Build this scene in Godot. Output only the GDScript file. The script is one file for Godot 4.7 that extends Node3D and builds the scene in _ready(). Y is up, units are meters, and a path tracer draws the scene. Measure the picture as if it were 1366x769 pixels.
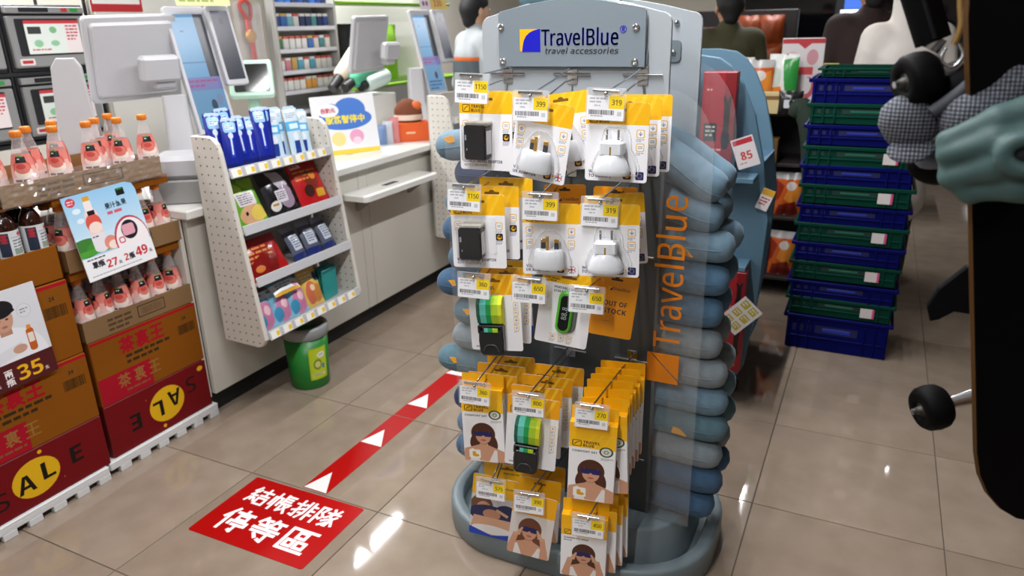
extends Node3D
# A convenience-store till lane: a revolving travel-accessory stand in front of the checkout counter.

func _ready() -> void:
	rng.seed = 4711
	# ---- camera
	var cam := Camera3D.new()
	cam.name = "camera"
	cam.position = Vector3(0, 1.6312, 0)
	cam.rotation = Vector3(-0.34552558, 0.46127348, -0.02341555)
	cam.fov = 43.03
	cam.near = 0.05
	cam.far = 60.0
	var lens := CameraAttributesPhysical.new()
	lens.frustum_focal_length = 30.46
	lens.frustum_focus_distance = 1.82
	lens.exposure_aperture = 4.2
	cam.attributes = lens
	add_child(cam)
	cam.current = true
	# ---- the night outside
	var env := Environment.new()
	env.background_mode = Environment.BG_COLOR
	env.background_color = Color("04050a")
	env.tonemap_mode = Environment.TONE_MAPPER_LINEAR
	env.tonemap_exposure = 0.67
	env.sdfgi_enabled = true
	env.ssao_enabled = true
	env.ssil_enabled = true
	var we := WorldEnvironment.new()
	we.name = "world_environment"
	we.environment = env
	add_child(we)
	# ---- the ceiling tubes
	build_lamps()
	# ---- the room, then what stands in it
	build_room()
	build_stand()
	build_stand_goods()
	build_counter()
	build_drinks()
	build_rack()
	build_back_counter()
	build_aisle()
	build_carried()
	build_people()


# ---------------------------------------------------------------- materials
var mats := {}
var used_names := {}
var rng := RandomNumberGenerator.new()

func M(key: String, hex := "888888", rough := 0.6, metal := 0.0) -> StandardMaterial3D:
	if mats.has(key):
		return mats[key]
	var m := StandardMaterial3D.new()
	m.resource_name = key
	m.albedo_color = Color(hex)
	m.roughness = rough
	m.metallic = metal
	mats[key] = m
	return m

func clear_mat(key: String, hex := "ffffff", alpha := 0.06, rough := 0.05) -> StandardMaterial3D:
	if mats.has(key):
		return mats[key]
	var m := M(key, hex, rough)
	m.transparency = BaseMaterial3D.TRANSPARENCY_ALPHA
	m.albedo_color = Color(Color(hex), alpha)
	return m

func glow(key: String, hex: String, energy: float) -> StandardMaterial3D:
	if mats.has(key):
		return mats[key]
	var m := M(key, hex, 0.5)
	m.emission_enabled = true
	m.emission = Color(hex)
	m.emission_energy_multiplier = energy
	return m

func print_mat(key: String, cv: Cv, rough := 0.5) -> StandardMaterial3D:
	var m := M(key, "ffffff", rough)
	m.albedo_texture = cv.tex()
	m.texture_repeat = false
	return m

func screen_mat(key: String, cv: Cv, energy: float) -> StandardMaterial3D:
	var m := M(key, "101010", 0.25)
	m.emission_enabled = true
	m.emission_texture = cv.tex()
	m.emission = Color.BLACK
	m.emission_energy_multiplier = energy
	m.texture_repeat = false
	return m

# ---------------------------------------------------------------- nodes
func numbered(called: String) -> String:
	var n: int = used_names.get(called, 0)
	used_names[called] = n + 1
	return called if n == 0 else "%s_%03d" % [called, n]

func tag(o: Node3D, label: String, category: String, group := "", kind := "") -> Node3D:
	o.set_meta("label", label)
	o.set_meta("category", category)
	if group != "":
		o.set_meta("group", group)
	if kind != "":
		o.set_meta("kind", kind)
	return o

func thing(called: String, label: String, category: String, at := Vector3.ZERO, turn := 0.0, group := "") -> Node3D:
	var o := Node3D.new()
	o.name = numbered(called)
	o.position = at
	o.rotation.y = turn
	add_child(o)
	return tag(o, label, category, group)

func setting(called: String, label: String, category: String) -> Node3D:
	var o := Node3D.new()
	o.name = called
	add_child(o)
	return tag(o, label, category, "", "structure")

func part(b: B, called: String, parent: Node3D = self) -> MeshInstance3D:
	var o := MeshInstance3D.new()
	o.name = numbered(called) if parent == self else sub_name(parent, called)
	o.mesh = b.done()
	for i in b.mats.size():
		o.mesh.surface_set_material(i, b.mats[i])
	parent.add_child(o, true)
	return o

func sub_name(parent: Node3D, called: String) -> String:
	var k := 0
	var n := called
	while parent.has_node(NodePath(n)):
		k += 1
		n = "%s_%03d" % [called, k]
	return n

func copy(src: Node3D, at: Vector3, turn := 0.0, label := "", group := "") -> Node3D:
	var o: Node3D = src.duplicate()
	o.name = numbered(String(src.name).rstrip("0123456789").rstrip("_"))
	add_child(o)
	o.position = at
	o.rotation = Vector3(0, turn, 0)
	if label != "":
		o.set_meta("label", label)
	if group != "":
		o.set_meta("group", group)
	return o

func shape(mesh: Mesh, called: String, parent: Node3D, at := Vector3.ZERO) -> MeshInstance3D:
	var o := MeshInstance3D.new()
	o.name = sub_name(parent, called)
	o.mesh = mesh
	o.position = at
	parent.add_child(o, true)
	return o

static func rrect(w: float, h: float, r: float, n := 4, cx := 0.0, cy := 0.0) -> PackedVector2Array:
	var p := PackedVector2Array()
	var cs := [Vector2(w / 2 - r, h / 2 - r), Vector2(-w / 2 + r, h / 2 - r), Vector2(-w / 2 + r, -h / 2 + r), Vector2(w / 2 - r, -h / 2 + r)]
	for k in 4:
		for i in n + 1:
			var a := PI / 2 * (k + float(i) / n)
			p.append(cs[k] + Vector2(cos(a), sin(a)) * r + Vector2(cx, cy))
	return p

static func ring2(rx: float, ry: float, n: int, cx := 0.0, cy := 0.0) -> PackedVector2Array:
	var p := PackedVector2Array()
	for i in n:
		var a := TAU * i / n
		p.append(Vector2(cx + cos(a) * rx, cy + sin(a) * ry))
	return p

# a spline through control points
static func smooth(pts: Array, n := 6) -> PackedVector3Array:
	var out := PackedVector3Array()
	for i in pts.size() - 1:
		var p0: Vector3 = pts[maxi(i - 1, 0)]
		var p3: Vector3 = pts[mini(i + 2, pts.size() - 1)]
		var a: Vector3 = pts[i]
		var b: Vector3 = pts[i + 1]
		for k in n:
			out.append(a.cubic_interpolate(b, p0, p3, float(k) / n))
	out.append(pts[-1])
	return out

# ---------------------------------------------------------------- mesh builder
class B:
	var st: SurfaceTool
	var mesh := ArrayMesh.new()
	var mats := []
	var xf := Transform3D.IDENTITY
	var grp := 1
	var count := 0

	func _init(m: Material) -> void:
		surf(m)

	func surf(m: Material) -> B:
		flush()
		st = SurfaceTool.new()
		st.begin(Mesh.PRIMITIVE_TRIANGLES)
		count = 0
		mats.append(m)
		return self

	func flush() -> void:
		if st == null:
			return
		if count == 0:
			mats.pop_back()
			return
		st.generate_normals()
		st.commit(mesh)

	func done() -> ArrayMesh:
		flush()
		st = null
		return mesh

	func at(p: Vector3, rot := Vector3.ZERO) -> B:
		xf = Transform3D(Basis.from_euler(rot), p)
		return self

	func v(p: Vector3, uv: Vector2) -> void:
		st.set_uv(uv)
		st.add_vertex(xf * p)

	# corners counter-clockwise as seen from outside
	func tri(a: Vector3, b: Vector3, c: Vector3, ua := Vector2.ZERO, ub := Vector2.ZERO, uc := Vector2.ZERO, g := -1) -> void:
		st.set_smooth_group(g if g >= 0 else 0xFFFFFFFF)
		count += 1
		v(a, ua)
		v(c, uc)
		v(b, ub)

	func quad(a: Vector3, b: Vector3, c: Vector3, d: Vector3, ua := Vector2(0, 1), ub := Vector2(1, 1), uc := Vector2(1, 0), ud := Vector2(0, 0), g := -1) -> void:
		tri(a, b, c, ua, ub, uc, g)
		tri(a, c, d, ua, uc, ud, g)

	func quad_out(a: Vector3, b: Vector3, c: Vector3, d: Vector3, out: Vector3) -> void:
		var ax := 0 if absf(out.x) >= absf(out.y) and absf(out.x) >= absf(out.z) else (1 if absf(out.y) >= absf(out.z) else 2)
		var us := []
		for p in [a, b, c, d]:
			us.append(Vector2(p.z, p.y) if ax == 0 else (Vector2(p.x, p.z) if ax == 1 else Vector2(p.x, p.y)))
		if (b - a).cross(c - a).dot(out) < 0:
			quad(a, d, c, b, us[0], us[3], us[2], us[1])
		else:
			quad(a, b, c, d, us[0], us[1], us[2], us[3])

	func box(c: Vector3, s: Vector3, bv := 0.0) -> B:
		var h := s / 2
		bv = minf(bv, minf(h.x, minf(h.y, h.z)) * 0.9)
		var sg := [-1.0, 1.0]
		var P := func(ax: int, q: Vector3) -> Vector3:
			var k := h - Vector3.ONE * bv
			k[ax] = h[ax]
			return c + q * k
		for ax in 3:
			var b1 := (ax + 1) % 3
			var b2 := (ax + 2) % 3
			for s0 in sg:
				var n := Vector3.ZERO
				n[ax] = s0
				var pts := []
				for q in [[-1, -1], [1, -1], [1, 1], [-1, 1]]:
					var w := Vector3.ZERO
					w[ax] = s0
					w[b1] = q[0]
					w[b2] = q[1]
					pts.append(P.call(ax, w))
				quad_out(pts[0], pts[1], pts[2], pts[3], n)
				if bv > 0.0:
					for s1 in sg:
						var e := Vector3.ZERO
						e[ax] = s0
						e[b1] = s1
						var lo := e
						lo[b2] = -1
						var hi := e
						hi[b2] = 1
						quad_out(P.call(ax, lo), P.call(ax, hi), P.call(b1, hi), P.call(b1, lo), e)
		if bv > 0.0:
			for x in sg:
				for y in sg:
					for z in sg:
						var w := Vector3(x, y, z)
						var a: Vector3 = P.call(0, w)
						var b: Vector3 = P.call(1, w)
						var d: Vector3 = P.call(2, w)
						if (b - a).cross(d - a).dot(w) < 0:
							tri(a, d, b)
						else:
							tri(a, b, d)
		return self

	func loft(rings: Array, closed := true, cap0 := true, cap1 := true, flat := false) -> B:
		var g := -1 if flat else grp
		grp += 1
		var n: int = rings[0].size()
		var m := n if closed else n - 1
		for i in rings.size() - 1:
			for j in m:
				var k := (j + 1) % n
				var u0 := float(j) / m
				var u1 := float(j + 1) / m
				var v0 := float(i) / (rings.size() - 1)
				var v1 := float(i + 1) / (rings.size() - 1)
				quad(rings[i][j], rings[i][k], rings[i + 1][k], rings[i + 1][j], Vector2(u0, 1 - v0), Vector2(u1, 1 - v0), Vector2(u1, 1 - v1), Vector2(u0, 1 - v1), g)
		if closed and cap0:
			fan(rings[0], true)
		if closed and cap1:
			fan(rings[-1], false)
		return self

	func fan(r, flip: bool) -> void:
		var c := Vector3.ZERO
		for p in r:
			c += p
		c /= r.size()
		for j in r.size():
			var k: int = (j + 1) % r.size()
			if flip:
				tri(c, r[k], r[j])
			else:
				tri(c, r[j], r[k])

	# profile: (radius, height) from the bottom up, round the y axis
	func lathe(prof: Array, n := 20, cap0 := true, cap1 := true, sx := 1.0, sz := 1.0) -> B:
		var rings := []
		for q in prof:
			var r := PackedVector3Array()
			for j in n:
				var a := -TAU * j / n
				r.append(Vector3(cos(a) * q.x * sx, q.y, sin(a) * q.x * sz))
			rings.append(r)
		return loft(rings, true, cap0, cap1)

	func cyl(a: Vector3, b: Vector3, r: float, n := 12, r2 := -1.0) -> B:
		return tube([a, b], [r, r if r2 < 0 else r2], n)

	func tube(pts, rr, n := 8, caps := true, flatten := 1.0) -> B:
		var rings := []
		var t0: Vector3 = (pts[1] - pts[0]).normalized()
		var u := t0.cross(Vector3.UP if absf(t0.y) < 0.9 else Vector3.RIGHT).normalized()
		for i in pts.size():
			var t: Vector3 = (pts[mini(i + 1, pts.size() - 1)] - pts[maxi(i - 1, 0)]).normalized()
			u = (u - t * u.dot(t)).normalized()
			var w := t.cross(u)
			var r: float = rr[i] if rr is Array or rr is PackedFloat32Array else rr
			var ring := PackedVector3Array()
			for j in n:
				var a := TAU * j / n
				ring.append(pts[i] + (u * cos(a) + w * sin(a) * flatten) * r)
			rings.append(ring)
		return loft(rings, true, caps, caps)

	func ball(c: Vector3, r: Vector3, nu := 12, nv := 8) -> B:
		var rings := []
		for i in nv + 1:
			var p := -PI / 2 + PI * (0.02 + 0.96 * i / nv)
			var ring := PackedVector3Array()
			for j in nu:
				var a := -TAU * j / nu
				ring.append(c + Vector3(cos(a) * cos(p) * r.x, sin(p) * r.y, sin(a) * cos(p) * r.z))
			rings.append(ring)
		return loft(rings)

	# polygon in the xy plane, counter-clockwise, front face towards +z
	func prism(poly: PackedVector2Array, z0: float, z1: float, bv := 0.0, front := true) -> B:
		if Geometry2D.is_polygon_clockwise(poly):
			poly = poly.duplicate()
			poly.reverse()
		var n := poly.size()
		var top := poly
		if bv > 0.0:
			top = PackedVector2Array()
			for i in n:
				var d0 := (poly[i] - poly[(i + n - 1) % n]).normalized()
				var d1 := (poly[(i + 1) % n] - poly[i]).normalized()
				var nn := (Vector2(-d0.y, d0.x) + Vector2(-d1.y, d1.x)).normalized()
				top.append(poly[i] + nn * bv)
		for i in n:
			var k := (i + 1) % n
			var a := poly[i]
			var b := poly[k]
			quad(Vector3(a.x, a.y, z0), Vector3(b.x, b.y, z0), Vector3(b.x, b.y, z1 - bv), Vector3(a.x, a.y, z1 - bv))
			if bv > 0.0:
				quad(Vector3(a.x, a.y, z1 - bv), Vector3(b.x, b.y, z1 - bv), Vector3(top[k].x, top[k].y, z1), Vector3(top[i].x, top[i].y, z1))
		if front:
			face(top, z1)
		face(poly, z0, true)
		return self

	func face(poly: PackedVector2Array, z: float, back := false) -> B:
		if Geometry2D.is_polygon_clockwise(poly):
			poly = poly.duplicate()
			poly.reverse()
		var lo := poly[0]
		var hi := poly[0]
		for p in poly:
			lo = lo.min(p)
			hi = hi.max(p)
		var s := hi - lo
		var ix := Geometry2D.triangulate_polygon(poly)
		for i in range(0, ix.size(), 3):
			var q := [poly[ix[i]], poly[ix[i + 1]], poly[ix[i + 2]]]
			if (q[1] - q[0]).cross(q[2] - q[0]) < 0:
				q = [q[0], q[2], q[1]]
			if back:
				q = [q[0], q[2], q[1]]
			var us := []
			for p in q:
				us.append(Vector2((p.x - lo.x) / s.x, 1 - (p.y - lo.y) / s.y))
			tri(Vector3(q[0].x, q[0].y, z), Vector3(q[1].x, q[1].y, z), Vector3(q[2].x, q[2].y, z), us[0], us[1], us[2])
		return self

	# lettering with a little thickness, in the xy plane, its left end at the origin
	func letters(s: String, size: float, depth: float, bold := true, pad := 0.0) -> float:
		var tm := TextMesh.new()
		var f := SystemFont.new()
		f.font_names = PackedStringArray(["Droid Sans"])
		f.font_weight = 700 if bold else 400
		tm.font = f
		tm.text = s
		tm.font_size = 64
		tm.pixel_size = size / 64.0
		tm.depth = depth
		tm.curve_step = 1.0
		tm.horizontal_alignment = HORIZONTAL_ALIGNMENT_LEFT
		var ar := tm.get_mesh_arrays()
		var vs: PackedVector3Array = ar[Mesh.ARRAY_VERTEX]
		var ix: PackedInt32Array = ar[Mesh.ARRAY_INDEX]
		var lo := Vector3.INF
		var hi := -Vector3.INF
		for p in vs:
			lo = lo.min(p)
			hi = hi.max(p)
		var off := Vector3(-lo.x, -lo.y, depth / 2)
		st.set_smooth_group(0xFFFFFFFF)
		for i in ix:
			count += 1
			v(vs[i] + off, Vector2.ZERO)
		return hi.x - lo.x

# ---------------------------------------------------------------- flat print
class Cv:
	var im: Image
	var w: int
	var h: int
	var S := 2
	static var glyphs := {}

	func _init(ww: int, hh: int, bg: String) -> void:
		w = ww
		h = hh
		im = Image.create_empty(w * S, h * S, false, Image.FORMAT_RGBA8)
		im.fill(Color(bg))

	func rect(x: float, y: float, ww: float, hh: float, c: String) -> Cv:
		im.fill_rect(Rect2i(roundi(x * S), roundi(y * S), maxi(1, roundi(ww * S)), maxi(1, roundi(hh * S))), Color(c))
		return self

	func vgrad(y0: float, y1: float, c0: String, c1: String) -> Cv:
		for y in range(roundi(y0 * S), roundi(y1 * S)):
			im.fill_rect(Rect2i(0, y, w * S, 1), Color(c0).lerp(Color(c1), (y / float(S) - y0) / (y1 - y0)))
		return self

	func poly(pts, c: String) -> Cv:
		fill([pts], Color(c))
		return self

	func pp(a: Array, c: String) -> Cv:
		var p := PackedVector2Array()
		for i in range(0, a.size(), 2):
			p.append(Vector2(a[i], a[i + 1]))
		return poly(p, c)

	func fill(contours: Array, c: Color) -> void:
		var y0 := 1e9
		var y1 := -1e9
		for k in contours:
			for p in k:
				y0 = minf(y0, p.y * S)
				y1 = maxf(y1, p.y * S)
		for y in range(maxi(0, floori(y0)), mini(h * S, ceili(y1) + 1)):
			var yc := y + 0.5
			var xs := []
			for k in contours:
				var n: int = k.size()
				for i in n:
					var a: Vector2 = k[i] * S
					var b: Vector2 = k[(i + 1) % n] * S
					if (a.y <= yc) != (b.y <= yc):
						xs.append(a.x + (yc - a.y) / (b.y - a.y) * (b.x - a.x))
			xs.sort()
			for i in range(0, xs.size() - 1, 2):
				var x0 := roundi(xs[i])
				var x1 := roundi(xs[i + 1])
				if x1 > x0 and x1 > 0 and x0 < w * S:
					x0 = maxi(x0, 0)
					im.fill_rect(Rect2i(x0, y, mini(x1, w * S) - x0, 1), c)

	func ell(cx: float, cy: float, rx: float, ry: float, c: String, rot := 0.0) -> Cv:
		var p := PackedVector2Array()
		for i in 28:
			var a := TAU * i / 28
			p.append(Vector2(cx, cy) + Vector2(cos(a) * rx, sin(a) * ry).rotated(rot))
		return poly(p, c)

	func rr(x: float, y: float, ww: float, hh: float, r: float, c: String) -> Cv:
		var p := PackedVector2Array()
		var cs := [Vector2(x + ww - r, y + hh - r), Vector2(x + r, y + hh - r), Vector2(x + r, y + r), Vector2(x + ww - r, y + r)]
		for k in 4:
			for i in 6:
				var a := PI / 2 * (k + i / 5.0)
				p.append(cs[k] + Vector2(cos(a), sin(a)) * r)
		return poly(p, c)

	func line(pts: Array, wd: float, c: String) -> Cv:
		for i in pts.size() - 1:
			var a: Vector2 = pts[i]
			var b: Vector2 = pts[i + 1]
			var d := (b - a).normalized()
			var n := Vector2(-d.y, d.x) * wd / 2
			var e := d * wd * 0.4
			poly(PackedVector2Array([a + n - e, b + n + e, b - n + e, a - n - e]), c)
		return self

	# printed lettering: x, y = left end of the baseline; fit > 0 squeezes to that width
	func text(s: String, x: float, y: float, size: float, c: String, bold := true, fit := 0.0, slant := 0.0, turn := 0.0, serif := false) -> Cv:
		var key := "%s|%s|%s" % [s, bold, serif]
		if not glyphs.has(key):
			var tm := TextMesh.new()
			var f := SystemFont.new()
			f.font_names = PackedStringArray(["Droid Serif" if serif else "Droid Sans"])
			f.font_weight = 700 if bold else 400
			tm.font = f
			tm.text = s
			tm.font_size = 64
			tm.pixel_size = 1.0 / 64
			tm.depth = 0.0
			tm.curve_step = 2.0
			tm.horizontal_alignment = HORIZONTAL_ALIGNMENT_LEFT
			var ar := tm.get_mesh_arrays()
			var vs: PackedVector3Array = ar[Mesh.ARRAY_VERTEX]
			var lo := 1e9
			var bot := 1e9
			for p in vs:
				lo = minf(lo, p.x)
				bot = minf(bot, p.y)
			var has_tail := false
			for ch in s:
				if ch in "gjpqyQ,;()|®":
					has_tail = true
			glyphs[key] = [vs, ar[Mesh.ARRAY_INDEX], lo, bot + (0.23 if has_tail else 0.0)]
		var g: Array = glyphs[key]
		var vs: PackedVector3Array = g[0]
		var ix: PackedInt32Array = g[1]
		var wd := 0.0
		for p in vs:
			wd = maxf(wd, p.x - g[2])
		var sx := size if fit <= 0.0 else fit / wd
		var col := Color(c)
		for i in range(0, ix.size(), 3):
			var t := PackedVector2Array()
			for k in 3:
				var p := vs[ix[i + k]]
				var q := Vector2((p.x - g[2]) * sx + (p.y - g[3]) * slant * size, -(p.y - g[3]) * size)
				t.append(Vector2(x, y) + q.rotated(turn))
			fill([t], col)
		return self

	# brush-written characters: strokes on a 20 x 20 grid, each word one stroke, letters a..u give x and y in turn
	func cj(strokes: String, x: float, y: float, sw: float, sh: float, wd: float, c: String, flip := false) -> Cv:
		for word in strokes.split(" ", false):
			var pts := []
			for i in range(0, word.length() - 1, 2):
				var px := (word.unicode_at(i) - 97) / 20.0
				var py := (word.unicode_at(i + 1) - 97) / 20.0
				if flip:
					px = 1 - px
					py = 1 - py
				pts.append(Vector2(x + px * sw, y + py * sh))
			line(pts, wd, c)
		return self

	# small print too fine to read
	func fine(x: float, y: float, ww: float, lines: int, lh: float, c: String, r: RandomNumberGenerator) -> Cv:
		for k in lines:
			var px := x
			var end := x + ww * (1.0 if k < lines - 1 else r.randf_range(0.5, 0.9))
			while px < end - lh * 0.5:
				var g := minf(lh * r.randf_range(0.7, 1.9), end - px)
				rect(px, y + k * lh, g, lh * 0.5, c)
				px += g + lh * 0.3
		return self

	func bars(x: float, y: float, ww: float, hh: float, c: String, r: RandomNumberGenerator) -> Cv:
		var px := x
		while px < x + ww:
			var g := r.randf_range(0.6, 2.4) * ww / 90.0
			rect(px, y, g, hh, c)
			px += g + r.randf_range(0.6, 2.2) * ww / 90.0
		return self

	func tex() -> ImageTexture:
		var o: Image = im.duplicate()
		o.shrink_x2()
		return ImageTexture.create_from_image(o)

	func copy_of() -> Cv:
		var c := Cv.new(w, h, "000000")
		c.im = im.duplicate()
		return c

# ---------------------------------------------------------------- ceiling lamps
func build_lamps() -> void:
	# [x, z, length]: tubes along the aisle; two match floor streaks, the rest added for main light
	var at := [
		[-3.56, -4.33, 0.68, 2.6, "above the farther till"], [-0.72, -6.5, 1.34, 0.9, "above the aisle in front of the lit display"], [-3.64, -2.3, 1.2, 1.25, "added above the ovens"], [-3.64, -0.6, 1.2, 0.8, "added above the bench behind the drink stacks"],
		[-0.72, -3.0, 1.2, 1.0, "added above the travel stand's front"], [-0.72, -1.3, 1.2, 1.0, "added above the viewer's left shoulder"], [-0.72, 0.5, 1.2, 1.0, "added behind the viewer by the entrance"], [-2.2, -2.0, 1.2, 0.6, "added above the counter rack"], [2.2, -0.4, 1.2, 0.5, "added above the skateboard carrier's side of the aisle"], [-3.64, -6.6, 1.2, 1.2, "added above the far end behind the tills"],
	]
	var wh := M("lamp_white", "e9e9e6", 0.5)
	var gl := glow("tube_glow", "fffaf2", 9.0)
	for i in at.size():
		var a: Array = at[i]
		var t := thing("ceiling_lamp", "white single-tube ceiling lamp " + a[4], "lamp", Vector3(a[0], 2.8, a[1]), 0.0, "fluorescent ceiling lamps above the frame")
		var b := B.new(wh)
		b.box(Vector3(0, -0.025, 0), Vector3(0.09, 0.05, a[2] + 0.06), 0.006)
		b.box(Vector3(0, -0.07, a[2] / 2 + 0.015), Vector3(0.035, 0.05, 0.02), 0.004)
		b.box(Vector3(0, -0.07, -a[2] / 2 - 0.015), Vector3(0.035, 0.05, 0.02), 0.004)
		part(b, "housing", t)
		b = B.new(gl)
		b.cyl(Vector3(0, -0.075, -a[2] / 2), Vector3(0, -0.075, a[2] / 2), 0.012, 12)
		part(b, "tube", t)
		var l := AreaLight3D.new()
		l.name = "tube_light"
		l.area_size = Vector2(0.022, a[2])
		l.light_energy = 5.2 * a[2] * a[3]
		l.light_color = Color("fbfbfd")
		l.shadow_enabled = true
		l.set("area_range", 14.0)
		l.position = Vector3(a[0], 2.8 - 0.0885, a[1])
		l.rotation = Vector3(-PI / 2, 0, 0)
		add_child(l)

	var s := thing("ceiling_spot", "small white rectangular ceiling light far down the aisle", "lamp", Vector3(0.45, 2.8, -7.45))
	var sb := B.new(wh)
	sb.box(Vector3(0, -0.02, 0), Vector3(0.28, 0.04, 0.12), 0.006)
	part(sb, "housing", s)
	sb = B.new(gl)
	sb.box(Vector3(0, -0.043, 0), Vector3(0.22, 0.006, 0.07), 0.002)
	part(sb, "light_panel", s)
	var sl := AreaLight3D.new()
	sl.name = "spot_light"
	sl.area_size = Vector2(0.22, 0.07)
	sl.light_energy = 0.8
	sl.light_color = Color("fbfbfd")
	sl.shadow_enabled = true
	sl.position = Vector3(0.45, 2.752, -7.45)
	sl.rotation = Vector3(-PI / 2, 0, 0)
	add_child(sl)

# ---------------------------------------------------------------- shell
func noise_tex(seed_: int, freq: float, lo: Color, hi: Color, size := 512, oct := 4) -> ImageTexture:
	var n := FastNoiseLite.new()
	n.seed = seed_
	n.frequency = freq
	n.fractal_octaves = oct
	var g := n.get_seamless_image(size, size)
	g.convert(Image.FORMAT_RGBA8)
	var im := Image.create_empty(size, size, false, Image.FORMAT_RGBA8)
	for y in size:
		for x in size:
			im.set_pixel(x, y, lo.lerp(hi, g.get_pixel(x, y).r))
	return ImageTexture.create_from_image(im)

func build_room() -> void:
	var grout := M("grout", "5d5348", 0.8)
	var dirt := noise_tex(3, 0.012, Color("e9e6e2"), Color("ffffff"), 512, 5)
	var tones := []
	for k in 3:
		var m := M("floor_tile_%d" % k, ["948576", "908172", "98897a"][k], 0.045)
		m.albedo_texture = dirt
		m.uv1_triplanar = true
		m.uv1_world_triplanar = true
		m.uv1_scale = Vector3.ONE * 0.9
		m.uv1_offset = Vector3(k * 0.37, 0, k * 0.21)
		m.metallic_specular = 0.5
		tones.append(m)
	var fl := setting("floor", "polished beige square tile floor with thin dark joints", "floor")
	var b := B.new(grout)
	b.box(Vector3(-0.4, -0.05, -3.6), Vector3(8.6, 0.094, 12.8))
	part(b, "grout_bed", fl)
	b = B.new(tones[0])
	b.box(Vector3(0, -0.006, 0), Vector3(0.5965, 0.012, 0.5965), 0.0012)
	var tile := b.done()
	for j in range(-2, 13):
		for i in range(-3, 8):
			var x := -2.0233 + 0.6 * (i + 0.5)
			var z := -1.1439 - 0.6 * (j + 0.5)
			if x > 3.8 or x < -4.3:
				continue
			var t := shape(tile, "tile", fl, Vector3(x, rng.randf_range(-0.0002, 0.0002), z))
			t.material_override = tones[rng.randi() % 3]
			t.rotation = Vector3(rng.randf_range(-1, 1) * 0.0004, 0, rng.randf_range(-1, 1) * 0.0004)
	var wl := M("wall_paint", "cfc9bf", 0.7)
	var dk := M("wall_dark", "0b0b0d", 0.6)
	var room := {
		"ceiling": [Vector3(-0.4, 2.86, -3.6), Vector3(8.8, 0.12, 13.0), M("ceiling_paint", "b9b6b0", 0.8), "pale painted ceiling above the shop floor", "ceiling"],
		"wall_left": [Vector3(-4.75, 1.4, -3.6), Vector3(0.12, 3.0, 13.0), wl, "off-white wall behind the ovens and the till counter", "wall"],
		"wall_right": [Vector3(3.95, 1.4, -3.6), Vector3(0.12, 3.0, 13.0), dk, "dark wall on the far side of the aisle", "wall"],
		"wall_front": [Vector3(-0.4, 1.4, 2.85), Vector3(8.8, 3.0, 0.12), wl, "off-white wall on the entrance side behind the viewer", "wall"],
	}
	for k in room:
		var r: Array = room[k]
		b = B.new(r[2])
		b.box(r[0], r[1])
		tag(part(b, k), r[3], r[4], "", "structure")
	# the back wall: dark panelling with a wide shop window on to the night street
	var bw := setting("wall_back", "dark panelled back wall around the night-dark shop window", "wall")
	b = B.new(wl)
	b.box(Vector3(-3.3, 1.4, -9.95), Vector3(2.9, 3.0, 0.12))
	part(b, "pale_section", bw)
	b = B.new(dk)
	b.box(Vector3(1.05, 0.2, -9.95), Vector3(5.8, 0.4, 0.12), 0.004)
	b.box(Vector3(1.05, 2.75, -9.95), Vector3(5.8, 0.3, 0.12), 0.004)
	for x in [-1.8, 3.9]:
		b.box(Vector3(x, 1.5, -9.95), Vector3(0.12, 2.2, 0.12), 0.004)
	part(b, "dark_section", bw)
	var wi := setting("window_1", "wide dark shop window at the back with black frames", "window")
	b = B.new(M("black_frame", "101012", 0.4))
	for x in [-1.7, 0.1, 1.9, 3.8]:
		b.box(Vector3(x, 1.5, -9.95), Vector3(0.06, 2.2, 0.08), 0.004)
	part(b, "window_frame", wi)
	var gls := clear_mat("night_glass", "0a0c12", 0.5, 0.05)
	for x in [-0.8, 1.0, 2.85]:
		b = B.new(gls)
		b.box(Vector3(x, 1.5, -9.95), Vector3(1.76, 2.2, 0.01))
		part(b, "pane", wi)
	b = B.new(M("street_dark", "141416", 0.9))
	b.box(Vector3(0, -0.1, -16.0), Vector3(20, 0.1, 12.0))
	tag(part(b, "road"), "dark street outside the back window", "road", "", "structure")

# ---------------------------------------------------------------- the travel accessory stand
const SR := Vector3(-0.745, 0, -2.02)
const COLS := [-0.94, -0.748, -0.555]
const ROWS := [1.505, 1.255, 1.02, 0.7, 0.372]
const TAGS := [
	[Vector3(-0.901, 1.511, -1.63), Vector3(-0.743, 1.473, -1.63), Vector3(-0.556, 1.481, -1.63)],
	[Vector3(-0.936, 1.237, -1.63), Vector3(-0.721, 1.232, -1.63), Vector3(-0.565, 1.231, -1.63)],
	[Vector3(-0.918, 0.997, -1.63), Vector3(-0.755, 1.007, -1.63), Vector3(-0.596, 1.003, -1.63)],
	[Vector3(-0.93, 0.669, -1.63), Vector3(-0.762, 0.671, -1.63), Vector3(-0.577, 0.676, -1.63)],
	[Vector3(-0.895, 0.35, -1.64), Vector3(-0.765, 0.348, -1.63), Vector3(-0.575, 0.341, -1.61)]]

static func rr3(cx: float, cz: float, hw: float, hd: float, r: float, y: float, inset: float) -> PackedVector3Array:
	var o := PackedVector3Array()
	for p in rrect(2 * (hw - inset), 2 * (hd - inset), maxf(r - inset, 0.01), 8):
		o.append(Vector3(cx + p.x, y, cz - p.y))
	return o

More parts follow.
